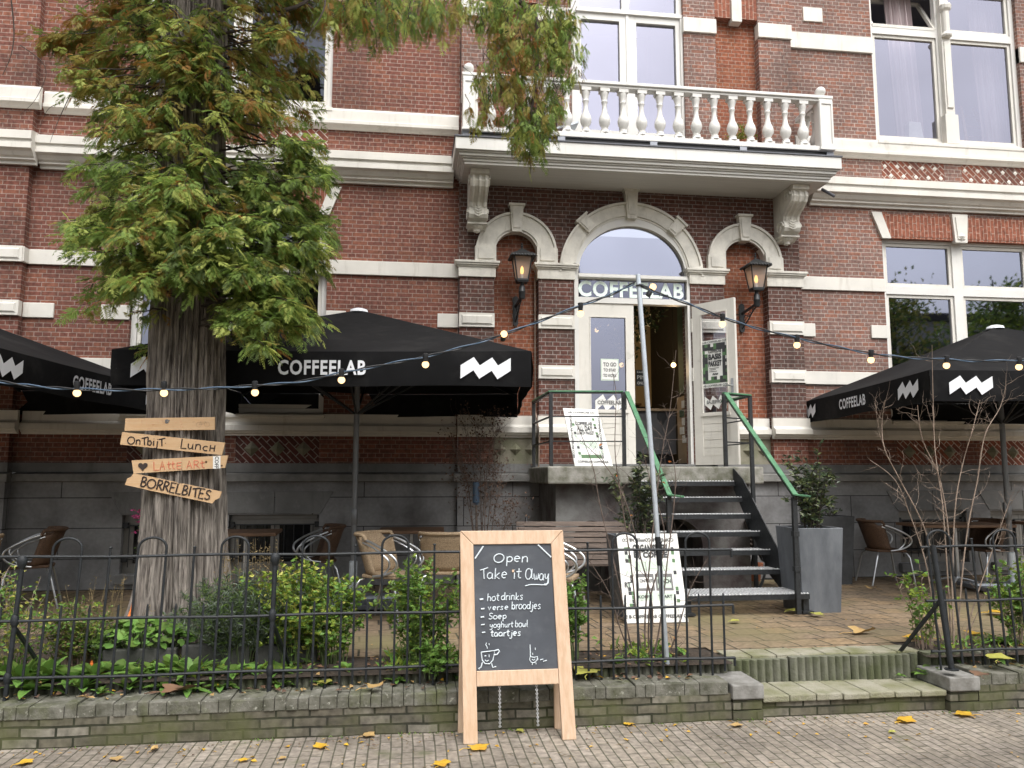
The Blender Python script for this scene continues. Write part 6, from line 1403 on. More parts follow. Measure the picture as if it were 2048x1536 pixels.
# --- the conifer: feathery flat sprays on drooping twigs
TX, TY = -1.83, 7.02
def trunk_axis(z): 
    u = (z-.33)/5.1; return np.array([TX+.04-.13*u, TY, z])
def trunk_r(z): return (.275 - .008*(z-2.3)) + .10*math.exp(-(z-.33)/.35) + .035*math.exp(-(z-.33)/1.1)
def build_tree():
    t = thing('conifer_tree', 'tall conifer with grooved grey trunk and feathery green to rusty foliage left of the door', 'tree', (TX,TY,.30))
    m = MB(); n = 260; zs = np.concatenate([np.linspace(.22,1.2,18), np.linspace(1.25,9.5,70)])
    rg = np.random.default_rng(3); ph = rg.uniform(0,6.28,12)
    for z in zs:
        c = trunk_axis(z); r0 = trunk_r(z)
        for j in range(n):
            a = 2*math.pi*j/n; fl = math.exp(-(z-.33)/.5)
            tw = a+.10*math.sin(z*.9)
            g = .030*math.sin(9*tw+ph[0])*(.35+fl*1.6) + .014*math.sin(23*tw+ph[1]+.8*math.sin(z*1.7)) + .010*math.sin(41*tw+ph[2]+1.2*math.sin(z*2.3+2)) + .009*math.sin(67*tw+z*1.5+2*math.sin(z*3)) + .006*math.sin(103*tw-z*1.1) + rg.uniform(-.004,.004)
            r = max(.05, r0+g*(r0/.3)); m.v.append((c[0]+r*math.cos(a), c[1]+r*math.sin(a), z))
    M = len(zs); m.f = [(i*n+j, i*n+(j+1)%n, (i+1)*n+(j+1)%n, (i+1)*n+j) for i in range(M-1) for j in range(n)]; m.m = [0]*len(m.f)
    m.build('trunk', 'bark', t, smooth=35)
    rng = np.random.default_rng(21); br = MB(); cr = MB()
    def sprays(Pp, Dd, size, kset):
        """one flat feather per row: a rachis with narrow leaflets on both sides"""
        n = len(Pp); Dd = unit(Dd); up = np.tile([0,0,1.], (n,1)); S = unit(np.cross(Dd, up)+1e-4); Nn = unit(np.cross(S, Dd)); roll = rng.normal(0,.45,n)[:,None]
        S, Nn = S*np.cos(roll)+Nn*np.sin(roll), Nn*np.cos(roll)-S*np.sin(roll)
        for q in range(9):
            u = .10+.88*q/8; base = Pp+Dd*(size*u)[:,None]+np.array([0,0,-1.])*(size*.30*u*u)[:,None]
            for s in (-1, 1):
                dd = Dd*.62+S*s*.9+np.array([0,0,-.30]); L = size*(.46*(1-u)**.6+.10)*rng.uniform(.75,1.2,n); sk = rng.uniform(0,1,n) < .90
                leaves(cr, base[sk], dd[sk], Nn[sk], L[sk], (L*.165+.003)[sk], kset[sk], fold=.12)
        leaves(cr, Pp+Dd*(size*.8)[:,None]+np.array([0,0,-.2])*size[:,None], Dd+np.array([0,0,-.45]), Nn, size*.3, size*.09, kset)
    def twig(A, B, droop, r0, dens, pal, size=(.08,.135), hang=.35, start=.35):
        A, B = np.array(A), np.array(B); Ln = np.linalg.norm(B-A); k = 8
        us = np.linspace(0,1,k+1); P = A+(B-A)*us[:,None]; P[:,2] += droop*(np.sin(us*math.pi*.5)-us) - .0; P += rng.normal(0,.015,P.shape)*us[:,None]
        br.tube([Vector(p) for p in P], [r0*(1-.8*u) for u in us], 5)
        n = max(3, int(dens*Ln)); uu = rng.uniform(start,1.0,n)**.8; base = np.stack([np.interp(uu, us, P[:,i]) for i in range(3)],1); dr = unit(np.tile(B-A,(n,1)))
        sd = unit(np.cross(dr, [0,0,1.])+1e-4)*np.where(rng.random(n)<.5,-1,1)[:,None]
        D = dr*.6+sd*rng.uniform(.2,1.0,n)[:,None]+np.stack([np.zeros(n),np.zeros(n),rng.normal(-hang,.3,n)],1)+rng.normal(0,.25,(n,3))
        ks = rng.choice(5, n, p=pal); off = D*rng.uniform(0,.10,n)[:,None]
        sprays(base+off, D, rng.uniform(*size,n), ks)
    #        green light dark olive brown
    GREEN = [.46,.28,.20,.05,.01]; MIXED = [.40,.24,.15,.16,.05]; OLIVE = [.22,.16,.08,.40,.14]; RUST = [.12,.08,.04,.44,.32]; DEEP = [.45,.14,.36,.05,.0]
    # clumps as seen from the pavement: where a sight line meets a depth (x, y, half width, half height, depth range, palette, twigs)
    CL = [(190,60,120,70,6.5,7.6,RUST,13),(330,40,110,70,6.2,6.9,MIXED,12),(470,50,120,80,6.3,7.4,OLIVE,14),(575,90,70,120,6.5,7.6,OLIVE,14),(150,110,60,60,6.6,7.4,RUST,5),(385,60,55,60,6.25,6.6,OLIVE,8),(400,140,50,45,6.25,6.6,MIXED,7),(330,105,50,40,6.25,6.6,OLIVE,5),
          (230,150,105,75,6.4,7.5,OLIVE,15),(350,170,80,90,6.25,6.7,OLIVE,9),(540,190,75,80,6.5,7.4,OLIVE,13),(460,210,80,70,6.2,6.8,OLIVE,9),
          (215,225,60,45,6.4,7.3,MIXED,7),(300,240,90,60,6.15,6.8,OLIVE,12),(430,270,90,55,6.2,6.9,MIXED,8),(240,320,90,50,6.2,7.2,GREEN,12),(340,340,100,55,6.05,6.7,MIXED,13),
          (215,400,75,50,6.2,7.2,GREEN,10),(330,420,110,60,6.0,6.6,MIXED,15),(630,300,45,45,6.5,7.3,DEEP,6),(570,345,85,55,6.3,7.2,DEEP,11),(600,420,70,60,6.3,7.2,DEEP,12),
          (460,420,90,60,6.1,6.7,MIXED,11),(200,475,75,55,6.2,7.1,GREEN,12),(300,500,100,60,6.0,6.6,MIXED,14),(425,500,90,60,6.0,6.6,GREEN,13),(560,500,95,60,6.1,7.0,GREEN,17),(630,500,45,55,6.3,7.0,DEEP,6),
          (225,560,65,50,6.2,7.0,GREEN,9),(290,560,45,35,6.1,6.6,MIXED,4),(400,550,55,35,6.0,6.5,DEEP,5),(485,585,80,60,6.0,6.6,GREEN,14),(585,585,65,60,6.1,6.9,GREEN,12),(235,615,35,30,6.3,6.9,MIXED,3),
          (500,640,60,30,6.05,6.6,GREEN,6),(600,630,35,30,6.2,6.8,GREEN,4),(535,690,12,22,6.1,6.4,GREEN,1)]
    for cx, cy_, rx, ry, y0, y1, pal, nt_ in CL:
        for _ in range(nt_):
            a = rng.uniform(0,6.28); q = math.sqrt(rng.random()); yy = rng.uniform(y0,y1); B = np.array(PY(cx+rx*q*math.cos(a), cy_+ry*q*math.sin(a), yy)); ax = trunk_axis(B[2]+rng.uniform(.0,.35)); dv = B-ax; hd = np.array([dv[0],dv[1],0]); nh = np.linalg.norm(hd)
            A = ax+hd/max(.05,nh)*.24
            if np.linalg.norm(B-A) < .12: A = A-np.array([0,0,-.25])
            ln = np.linalg.norm(B-A); st_ = max(.05, 1-.42/max(.42,ln))
            twig(A, B, .10, .006+.006*min(1.5,ln), 50*min(1.,.5/max(.3,ln*(1-st_)))*1.0/(max(.3,ln))*ln, pal, start=st_)
    # the same crown carried round the back and up out of the picture
    for z in np.arange(2.9, 9.4, .22):
        for _ in range(4 if z < 6.2 else 9):
            a = rng.uniform(.15*math.pi, .85*math.pi) if z < 6.2 else rng.uniform(0, 2*math.pi); ln = rng.uniform(.5,1.15)*(1 if z < 6.2 else 1.35); ax = trunk_axis(z); A = ax+np.array([math.cos(a),math.sin(a),0])*.22; B = A+np.array([math.cos(a)*ln,math.sin(a)*ln*.8,-.12]); twig(A, B, .15, .012, 24 if z < 6.2 else 34, MIXED if z < 5 else OLIVE, size=(.13,.2))
    # two long limbs that reach out to the right above the balcony, with hanging tassels
    def limb(pts, r):
        P = cat([Vector(p) for p in pts], 6); br.tube(P, [r*(1-.75*i/len(P)) for i in range(len(P))], 8); return P
    yl = 8.3
    L1 = limb([trunk_axis(6.3), (-.9,7.4,6.55), tuple(PY(760,-45,7.9)), tuple(PY(930,-40,yl)), tuple(PY(1060,20,yl)), tuple(PY(1075,110,yl)), tuple(PY(1062,230,yl))], .055)
    L2 = limb([trunk_axis(5.9), tuple(PY(570,20,7.0)), tuple(PY(660,-30,7.2)), tuple(PY(760,-50,7.4))], .025)
    limb([tuple(PY(640,-60,6.5)), tuple(PY(650,10,6.4)), tuple(PY(618,70,6.4))], .012); limb([tuple(PY(20,-20,6.7)), tuple(PY(28,60,6.7)), tuple(PY(22,110,6.7)), tuple(PY(5,150,6.7))], .007)
    limb([tuple(PY(40,90,6.8)), tuple(PY(80,120,6.8)), tuple(PY(92,150,6.8)), tuple(PY(70,200,6.8)), tuple(PY(40,230,6.8))], .004); limb([tuple(PY(140,190,6.8)), tuple(PY(115,245,6.8)), tuple(PY(100,285,6.8))], .004); limb([tuple(PY(125,205,6.8)), tuple(PY(95,220,6.8)), tuple(PY(75,270,6.8))], .003)
    HANG_ = [(720,10,70,25,7.3,10,MIXED),(840,10,60,25,7.8,10,GREEN),(1000,15,70,30,8.2,12,GREEN),(1110,70,30,60,8.3,8,GREEN),(690,20,55,30,7.2,8,OLIVE),(760,25,50,50,7.4,14,MIXED),(800,45,45,40,7.6,9,MIXED),(880,30,40,35,7.9,9,OLIVE),(950,20,60,35,8.2,12,MIXED),(1010,60,60,50,8.3,15,OLIVE),(1100,40,50,50,8.3,13,MIXED),(1060,110,75,45,8.3,17,OLIVE),(1010,110,35,45,8.2,7,RUST),(1120,130,40,45,8.3,9,MIXED),(1140,80,20,50,8.3,4,GREEN),
             (960,200,35,45,8.25,7,OLIVE),(1045,190,55,45,8.3,15,OLIVE),(1060,235,50,32,8.3,14,MIXED),(1090,205,35,30,8.3,8,MIXED),(1050,268,50,25,8.3,12,GREEN),(1050,295,16,14,8.3,3,OLIVE),(1080,258,30,26,8.3,7,GREEN),(985,160,25,50,8.2,6,MIXED)]
    for cx, cy_, rx, ry, yy0, nt_, pal in HANG_:
        for _ in range(int(nt_*1.5)):
            a = rng.uniform(0,6.28); q = math.sqrt(rng.random()); yy = yy0+rng.uniform(-.35,.35); B = np.array(PY(cx+rx*q*math.cos(a), cy_+ry*q*math.sin(a), yy)); A = B+np.array([rng.uniform(-.14,.14), rng.uniform(-.1,.1), rng.uniform(.14,.30)])
            twig(A, B, .05, .005, 26, pal, size=(.10,.17), hang=.75, start=.1)
    for _ in range(24):   # dangling catkins
        i = rng.integers(3); cx, cy_ = ((1050,320),(1080,270),(1000,180))[i]; p = Vector(PY(cx+rng.uniform(-45,45), cy_+rng.uniform(-60,0), 8.3)); br.tube([p, p+Vector((.005,0,-.10)), p+Vector((0,0,-.17))], [.003,.006,.002], 4)
    br.build('branches', 'twig', t); cr.build('crown', ['frond_green','frond_light','frond_dark','frond_olive','frond_brown'], t)
    return t
build_tree()

# --- small plants
def stem_plant(name, label, base, H, spread, ns, leaf, stem_mat, leaf_mats, cat_='plant', group=None, seed=0, droop=.15, dens=60, start=.15, lean=(0,0), upward=.4, r=.004, side=0, stemn=5, zlim=None, flowers=None):
    """leafy stems from one base; leaf=(length,width)"""
    t = thing(name, label, cat_, tuple(base), group=group); rng = np.random.default_rng(seed); sm = MB(); lf = MB(); base = np.array(base)
    for _ in range(ns):
        a = rng.uniform(0,6.28); q = math.sqrt(rng.random())*spread; h = H*rng.uniform(.55,1.0)*(1-.25*q/max(spread,.01)); tip = base+np.array([q*math.cos(a)+lean[0]*h, q*.7*math.sin(a)+lean[1]*h, h]); b0 = base+np.array([q*.3*math.cos(a), q*.25*math.sin(a), 0])
        k = 7; us = np.linspace(0,1,k+1); P = b0+(tip-b0)*us[:,None]; P[:,:2] += ((tip-b0)[:2])[None,:]*((us**2-us)*.8)[:,None]; P[:,2] -= droop*h*(us**3); P += rng.normal(0,.012,P.shape)*us[:,None]
        sm.tube([Vector(p) for p in P], [r*(1-.7*u) for u in us], 4)
        def put(P_, us_, n):
            uu = rng.uniform(start,1,n); B = np.stack([np.interp(uu, us_, P_[:,i]) for i in range(3)],1); D = rnd_dirs(n, rng, -.5, .7); D[:,2] += upward*rng.uniform(0,1,n); N = rnd_dirs(n, rng, .3, 1); sz = rng.uniform(.6,1.15,n)
            leaves(lf, B, D, N, leaf[0]*sz, leaf[1]*sz, rng.integers(0,len(leaf_mats),n))
        put(P, us, int(dens*h))
        for _s in range(side):
            u0 = rng.uniform(.25,.9); o_ = np.array([np.interp(u0, us, P[:,i]) for i in range(3)]); d = rnd_dirs(1, rng, -.1, .6)[0]*rng.uniform(.08,.2)*max(.6,H); Q = np.stack([o_, o_+d*.5+[0,0,.01], o_+d]); sm.tube([Vector(p) for p in Q], [r*.6,r*.4,r*.2], 3); put(Q, np.array([0,.5,1]), max(3,int(dens*.22)))
    sm.build('stems', stem_mat, t); lf.build('foliage', leaf_mats, t)
    if flowers:
        mname, cnt, sz = flowers; fl = MB()
        for _ in range(cnt):
            p = base+np.array([rng.normal(0,spread*.5), rng.normal(0,spread*.35), H*rng.uniform(.5,1.0)]); leaves(fl, np.tile(p,(5,1)), rnd_dirs(5,rng,-.3,.6), rnd_dirs(5,rng,.2,1), sz, sz*.6, 0)
        fl.build('flowers', mname, t)
    return t
B = lambda px, py, z=.32: tuple(PZ(px,py,z))
def at(px, py, Y, z=None): p = PY(px,py,Y); return (p.x, Y, .315 if z is None else z)
HT = lambda px, py, Y: PY(px,py,Y).z-.315
# left part of the bed
stem_plant('wispy_shrub', 'thin yellowish leafy shrub at the far left behind the fence', at(25,1300,6.15), HT(20,1065,6.15), .36, 26, (.040,.023), 'pale_twig', ['leaf_mid','leaf_lime','leaf_fresh'], seed=1, dens=30, side=4, group='shrubs along the fence')
stem_plant('heath_shrub', 'low bushy grey-green shrub with dry seed heads left of the tree', at(150,1300,6.4), HT(160,1155,6.4), .32, 64, (.034,.016), 'pale_twig', ['leaf_mid','leaf_straw','leaf_bright','leaf_fresh'], seed=2, dens=70, side=3, group='shrubs along the fence')
stem_plant('heath_shrub', 'small dark bushy plant against the left side of the trough', at(205,1290,6.35), HT(200,1220,6.35), .20, 26, (.028,.013), 'stem_green', ['leaf_mid','leaf_laurel'], seed=3, dens=90, side=2, group='shrubs along the fence')
t = thing('dry_grass', 'dry straw seed stalks standing up left of the trunk', 'grass', at(195,1270,6.5)); m = MB(); rg = np.random.default_rng(5)
for _ in range(26):
    p = np.array(at(195+rg.uniform(-35,45),1270,6.5)); p[2] = .36; tip = p+np.array([rg.normal(0,.08),rg.normal(0,.05),rg.uniform(.25,.62)]); m.tube([Vector(p),Vector((p+tip)/2+rg.normal(0,.01,3)),Vector(tip)], [.002,.002,.001], 3)
    n = 9; leaves(m, tip+rg.normal(0,.012,(n,3))-np.array([0,0,1])*rg.uniform(0,.14,(n,1)), rnd_dirs(n,rg,0,1), rnd_dirs(n,rg), .02, .007, 0)
m.build('stalks', 'leaf_straw', t)
# round leaved geranium
def round_leaves(name, label, base, rx, ry, h, n, r, mats, seed, group=None):
    t = thing(name, label, 'plant', tuple(base), group=group); rg = np.random.default_rng(seed); lf = MB(); sm = MB(); b = np.array(base)
    for _ in range(n):
        a = rg.uniform(0,6.28); q = math.sqrt(rg.random()); p = b+np.array([rx*q*math.cos(a), ry*q*math.sin(a), h*(1-.6*q*q)*rg.uniform(.75,1.05)]); N_ = Vector(rg.normal(0,.35,3)+np.array([.3*math.cos(a)*q,-.45,1])).normalized(); X = N_.orthogonal().normalized(); Y_ = N_.cross(X); rr_ = r*rg.uniform(.6,1.2); k = 12
        V = [Vector(p)]+[Vector(p)+(X*math.cos(2*math.pi*i/k)+Y_*math.sin(2*math.pi*i/k))*rr_*(1+.10*math.cos(5*2*math.pi*i/k))*(.35 if i == 0 else 1)+N_*rr_*.18 for i in range(k)]
        lf.add(V, [(0,i+1,(i+1)%k+1) for i in range(k)], int(rg.integers(0,len(mats)))); sm.tube([Vector(b+np.array([rx*q*.6*math.cos(a), ry*q*.6*math.sin(a), 0])), Vector(p)], .0022, 3)
    sm.build('stems', 'stem_green', t); lf.build('foliage', mats, t, smooth=60); return t
round_leaves('geranium', 'bright green round-leaved geranium at the foot of the trunk', at(285,1290,6.42,z=.40), .44, .17, .24, 210, .038, ['leaf_fresh','leaf_fresh','leaf_mid'], 4)
# big grey lavender and rosemary mass
stem_plant('lavender_bush', 'broad dark grey-green lavender bush right of the trunk', at(485,1300,6.40), HT(490,1122,6.40), .60, 190, (.06,.0095), 'stem_green', ['leaf_grey','leaf_grey','leaf_laurel','leaf_mid'], seed=6, dens=150, upward=.9, droop=.05, r=.003, start=.3)
t = thing('dry_seed_stalks', 'dry brown seed stalks rising behind the lavender bush', 'plant', at(470,1250,6.75)); m = MB(); rg = np.random.default_rng(15)
for _ in range(30):
    px = rg.uniform(420,560); p = np.array(at(px,1270,6.75)); tip = np.array(PY(px+rg.uniform(-25,25), rg.uniform(1075,1150), 6.75)); m.tube([Vector(p),Vector((p+tip)/2+rg.normal(0,.015,3)),Vector(tip)], [.0025,.002,.001], 3); n = 14
    leaves(m, tip+rg.normal(0,.012,(n,3))-np.array([0,0,1])*rg.uniform(0,.22,(n,1)), rnd_dirs(n,rg,-.4,.6), rnd_dirs(n,rg), .024, .009, 0)
m.build('stalks', 'leaf_straw', t)
stem_plant('leafy_shrub', 'bright yellow-green leafy shrub right of the lavender', at(595,1340,6.3), HT(600,1050,6.3), .46, 48, (.046,.029), 'stem_green', ['leaf_bright','leaf_bright','leaf_fresh','leaf_mid','leaf_lime'], seed=7, dens=50, side=4, group='shrubs along the fence', start=.2)
stem_plant('leafy_shrub', 'yellow-green leafy shrub thinning towards the parasol pole', at(665,1350,6.25), HT(665,1085,6.25), .32, 26, (.045,.028), 'stem_green', ['leaf_bright','leaf_mid','leaf_fresh'], seed=8, dens=42, side=4, group='shrubs along the fence')
stem_plant('climbing_shrub', 'mid-green climbing shrub between parasol pole and chalkboard', at(835,1370,6.15), HT(835,1045,6.15), .42, 36, (.047,.029), 'stem_green', ['leaf_mid','leaf_fresh','leaf_mid','leaf_bright'], seed=9, dens=44, side=4, start=.12, group='shrubs along the fence')
stem_plant('climbing_shrub', 'small green sprawl hanging over the low wall left of the chalkboard', at(860,1375,5.80,z=.30), .34, .14, 9, (.05,.03), 'stem_green', ['leaf_mid','leaf_fresh'], seed=19, dens=60, side=2, group='shrubs along the fence')
stem_plant('climbing_shrub', 'wispy green shrub just right of the chalkboard', at(1150,1330,6.1), HT(1165,1060,6.1), .18, 16, (.045,.028), 'stem_green', ['leaf_mid','leaf_fresh'], seed=10, dens=38, side=3, group='shrubs along the fence', start=.3)
stem_plant('sprig', 'single upright green sprig in front of the slatted bench', at(1090,1340,6.2), HT(1090,1030,6.2), .05, 3, (.045,.026), 'stem_green', ['leaf_mid','leaf_fresh'], seed=11, dens=26, start=.5)
stem_plant('green_shrub', 'bright green shrub at the right edge by the parasol foot', at(2040,1330,6.2), HT(2035,1045,6.2), .24, 20, (.05,.03), 'pale_twig', ['leaf_bright','leaf_fresh','leaf_mid'], seed=12, dens=40, side=4)
stem_plant('young_rose', 'small light green plant twining round the leaning fence post', at(1850,1330,6.15), HT(1830,1080,6.15), .24, 16, (.048,.036), 'pale_twig', ['leaf_fresh','leaf_mid','leaf_bright'], seed=13, dens=22, side=3, start=.15)
# rosettes of long leaves
def rosette(name, label, base, n, L_, Wd, mats, seed, up=.6, group='leaf rosettes in the bed'):
    t = thing(name, label, 'plant', tuple(base), group=group); rg = np.random.default_rng(seed); m = MB(); b = Vector(base)
    for i in range(n):
        a = 2.4*i+rg.uniform(-.3,.3); u = i/n; l = L_*(1-.45*u)*rg.uniform(.8,1.1); el = up*.25+u*.9*up; d = Vector((math.cos(a),math.sin(a)*.9,0)); s = Vector((-math.sin(a),math.cos(a),0)); V = []; k = 6
        for j in range(k+1):
            w = j/k; p = b+d*(l*w*math.cos(el))+Vector((0,0,1))*(l*(w*math.sin(el)-.55*w*w*(1-u*.6)*.6)+.012); hw = Wd*(math.sin(math.pi*min(1,.06+w*.94))**.8)*.5
            V += [p-s*hw+Vector((0,0,hw*.35)), p, p+s*hw+Vector((0,0,hw*.35))]
        m.add(V, [(3*j+q,3*j+3+q,3*j+4+q,3*j+1+q) for j in range(k) for q in (0,1)], i % len(mats))
    m.build('foliage', mats, t, smooth=60); return t
for i, (px, py, Y, l, w, n, lb) in enumerate([(45,1370,5.98,.24,.065,14,'broad leafed rosette at the far left behind the fence'),(140,1365,5.98,.20,.06,13,'broad leafed rosette below the heath shrub'),(160,1335,6.05,.17,.05,10,'rosette tucked behind another one, left of the trough'),(235,1330,6.08,.19,.055,12,'upright rosette in front of the left end of the trough'),(310,1335,6.05,.15,.045,11,'small rosette in front of the trough, left of its middle'),(380,1350,5.98,.22,.04,15,'tall narrow-leaved rosette in front of the trough'),(375,1392,5.82,.15,.04,10,'spreading rosette growing on the low wall edge below the trough'),(430,1360,5.98,.12,.035,10,'little rosette in front of the right part of the trough'),(505,1350,6.02,.13,.05,9,'leafy tuft at the right end of the trough'),(200,1395,5.80,.07,.028,10,'tiny rosette on top of the low wall at left'),
      (720,1355,6.0,.10,.04,9,'small tuft of leaves behind the fence left of the climbing shrub'),(1240,1335,6.0,.13,.05,9,'green tuft at the foot of the bare shrub'),(1410,1345,5.95,.14,.03,10,'grassy tuft near the fence end left of the step'),(1860,1365,5.86,.17,.05,15,'green rosette at the right end of the mossy step'),(1990,1345,5.98,.15,.045,12,'rosette behind the right fence section'),(60,1385,5.87,.17,.055,12,'broad rosette drooping over the low wall at the far left'),(165,1382,5.87,.15,.045,12,'rosette drooping over the low wall left of the trough'),(255,1383,5.87,.13,.04,10,'rosette drooping over the low wall below the geranium'),(330,1383,5.87,.15,.045,12,'rosette at the low wall beside the brown curled leaf'),(440,1380,5.87,.12,.04,10,'small rosette at the low wall under the lavender'),(560,1375,5.87,.12,.04,10,'small rosette at the low wall by the fence post'),(640,1372,5.87,.10,.035,9,'small rosette at the low wall below the yellow-green shrub'),(790,1368,5.87,.10,.035,9,'small rosette at the low wall left of the green sprawl'),(15,1330,6.1,.2,.06,12,'broad leafed rosette half hidden at the very left end of the bed'),(95,1350,6.02,.19,.06,12,'broad leafed rosette between two others at the left'),(190,1350,5.97,.17,.05,12,'broad leafed rosette near the fence below the trough end'),(275,1350,5.97,.16,.05,11,'broad leafed rosette by the rail in front of the trough'),(345,1335,6.08,.17,.05,12,'leafy rosette pressed against the trough middle'),(460,1345,6.0,.15,.05,12,'leafy tuft under the lavender bush by the fence'),(550,1350,6.0,.15,.05,12,'leafy tuft left of the yellow-green shrub foot'),(690,1345,6.05,.13,.045,10,'leafy tuft below the thinning yellow-green shrub'),(910,1350,6.0,.13,.045,10,'leafy tuft beside the chalkboard frame behind the fence'),(1900,1345,6.0,.12,.04,10,'leafy tuft under the leaning fence post'),(2010,1290,6.2,.16,.06,10,'broad leaved tuft at the right edge of the bed'),(1830,1315,6.15,.14,.04,12,'leafy tuft left of the leaning post on the terrace edge'),(1800,1337,5.9,.05,.025,7,'tiny weed in front of the ribbed edging stones')]):
    p = PY(px,py,Y); rosette('leaf_rosette', lb, (p.x,Y,max(.26,min(.325,p.z)) if 'step' not in lb and 'tiny weed' not in lb else .17), n, l*(1.45 if px < 560 else 1.1), w*1.3, ['leaf_fresh','leaf_mid'], 30+i, up=random.Random(i).choice((.5,.7,.9,1.1)))
# bare shrubs
def bare_shrub(name, label, stems, Y, mname, seed, r0=.011, side=9, tipleaf=None):
    """stems: pixel polylines (base to tip) at depth Y; fine side twigs are grown"""
    t = thing(name, label, 'shrub', tuple(PY(*stems[0][0],Y))); rg = np.random.default_rng(seed); m = MB(); lf = MB()
    def grow(p, d, L_, r_, lev):
        P = [Vector(p)]; d = Vector(d).normalized(); k = 4
        for i in range(k): d = (d+Vector(rg.normal(0,.22,3))+Vector((0,0,.06))).normalized(); P.append(P[-1]+d*L_/k)
        m.tube(P, [r_*(1-.6*i/k) for i in range(k+1)], 4 if lev < 2 else 3)
        if lev < 2:
            for _ in range(rg.integers(2,5)):
                q = P[rg.integers(1,k+1)]; dd = (d+Vector(rg.normal(0,.75,3))).normalized(); grow(q, dd, L_*rg.uniform(.3,.55), r_*.55, lev+1)
        if tipleaf and rg.random() < (.6 if 'dry' in tipleaf else .015): leaves(lf, [tuple(P[-1])], rnd_dirs(1,rg), rnd_dirs(1,rg), .035, .02, 0)
    for si, st_ in enumerate(stems):
        yy = Y+rg.uniform(-.12,.12); P = cat([PY(px,py,yy+.10*(i/len(st_))*rg.uniform(-1,1)) for i,(px,py) in enumerate(st_)], 5); n = len(P)
        m.tube(P, [r0*(1-.78*i/n) for i in range(n)], 6)
        for _ in range(side):
            i = int(rg.uniform(.3,.98)*n); d = (P[min(i+1,n-1)]-P[i-1]).normalized(); dd = (d+Vector(rg.normal(0,.8,3))).normalized(); grow(P[i], dd, rg.uniform(.10,.32), r0*.34*(1-.5*i/n), 1)
    m.build('twigs', mname, t, smooth=60)
    if lf.v: lf.build('dead_leaves', tipleaf, t)
    return t
bare_shrub('bare_shrub', 'leafless many-stemmed shrub behind the fence beside the silver light pole', [[(1285,1345),(1262,1290),(1240,1180),(1200,1010),(1185,930),(1150,840)],[(1290,1345),(1275,1250),(1262,1130),(1240,980),(1230,900),(1232,790),(1225,745)],[(1292,1345),(1290,1240),(1300,1120),(1312,1000),(1325,900),(1340,820),(1352,700)],[(1300,1345),(1320,1250),(1335,1120),(1348,1010),(1350,940),(1335,880)],[(1295,1345),(1305,1220),(1280,1110),(1250,1000),(1210,930),(1160,880)],[(1305,1345),(1345,1290),(1380,1180),(1420,1110)],[(1280,1345),(1245,1270),(1215,1180),(1160,1095)],[(1298,1345),(1300,1200),(1330,1080),(1300,960),(1285,900)]], 6.25, 'brown_twig', 41, r0=.0078, side=13, tipleaf='leaf_orange')
bare_shrub('bare_shrub', 'tall leafless shrub with reddish pale stems in front of the right parasol', [[(1900,1325),(1885,1200),(1850,1060),(1800,960),(1770,900),(1764,850),(1770,800)],[(1905,1325),(1895,1150),(1885,1010),(1870,900),(1866,790),(1864,690)],[(1910,1325),(1905,1180),(1910,1020),(1925,930),(1945,860),(1960,800)],[(1915,1325),(1920,1200),(1935,1060),(1955,960),(1970,870),(2000,815),(2012,770)],[(1895,1325),(1870,1230),(1850,1120),(1820,1030),(1790,960),(1740,920)],[(1918,1325),(1945,1220),(1985,1100),(2020,1000)],[(1908,1325),(1900,1100),(1880,960),(1845,880),(1835,810)],[(1920,1325),(1940,1260),(1990,1150)]], 6.3, 'pale_twig', 43, r0=.0075, side=16)
bare_shrub('dry_bush', 'dead brown bush with thin upright stems in front of the house wall', [[(958,1215),(955,1060),(950,960),(935,880),(925,845)],[(962,1215),(965,1050),(970,960),(955,890),(948,840)],[(966,1215),(975,1060),(985,970),(990,900),(985,850)],[(970,1215),(985,1050),(998,980),(1005,930)],[(960,1215),(948,1080),(935,1000),(920,930),(905,880)],[(964,1215),(962,1000),(960,920),(965,850)],[(968,1215),(1000,1080),(1015,1040),(1030,1010)],[(963,1215),(940,1000),(930,950),(910,900)],[(965,1215),(972,980),(980,900),(1000,860)]], 9.0, 'brown_twig', 45, r0=.007, side=46, tipleaf='leaf_dry')
# laurels in the planters
def laurel(label, base, H, spread, ns, seed):
    return stem_plant('laurel_bush', label, base, H, spread, ns, (.075,.032), 'twig', ['leaf_laurel','leaf_laurel','leaf_laurel_light'], 'bush', 'laurels in the tall planters', seed, droop=.05, dens=46, start=.08, upward=.5, r=.006, side=4)
p = PY(1625,1050,8.16); laurel('dark glossy laurel bush in the zinc planter right of the stairs', (p.x,8.16,1.10), PY(1590,850,8.16).z-1.10, .33, 17, 51)
p = PY(1270,1060,8.15); laurel('spreading dark laurel behind the leaning menu poster', (2.36,8.15,1.02), PY(1200,885,8.15).z-1.02, .44, 12, 52)
stem_plant('laurel_bush', 'low dark sprawl in the planter by the house wall', (5.70,10.4,1.13), .22, .24, 12, (.06,.026), 'twig', ['leaf_laurel'], 'bush', 'laurels in the tall planters', 53, dens=40)
def fill_plant(root, P0, n, rx, ry, rz, leaf, mats, seed, hang=False):
    rg = np.random.default_rng(seed); lf = MB(); P0 = np.array(P0); d = rnd_dirs(n,rg)*(rg.random(n)**.5)[:,None]; Pp = P0+d*np.array([rx,ry,rz]); D = rnd_dirs(n,rg,-1,.2 if hang else 1); leaves(lf, Pp, D, rnd_dirs(n,rg,.1,1), leaf[0]*rg.uniform(.6,1.2,n), leaf[1], rg.integers(0,len(mats),n)); lf.build('foliage', mats, root)
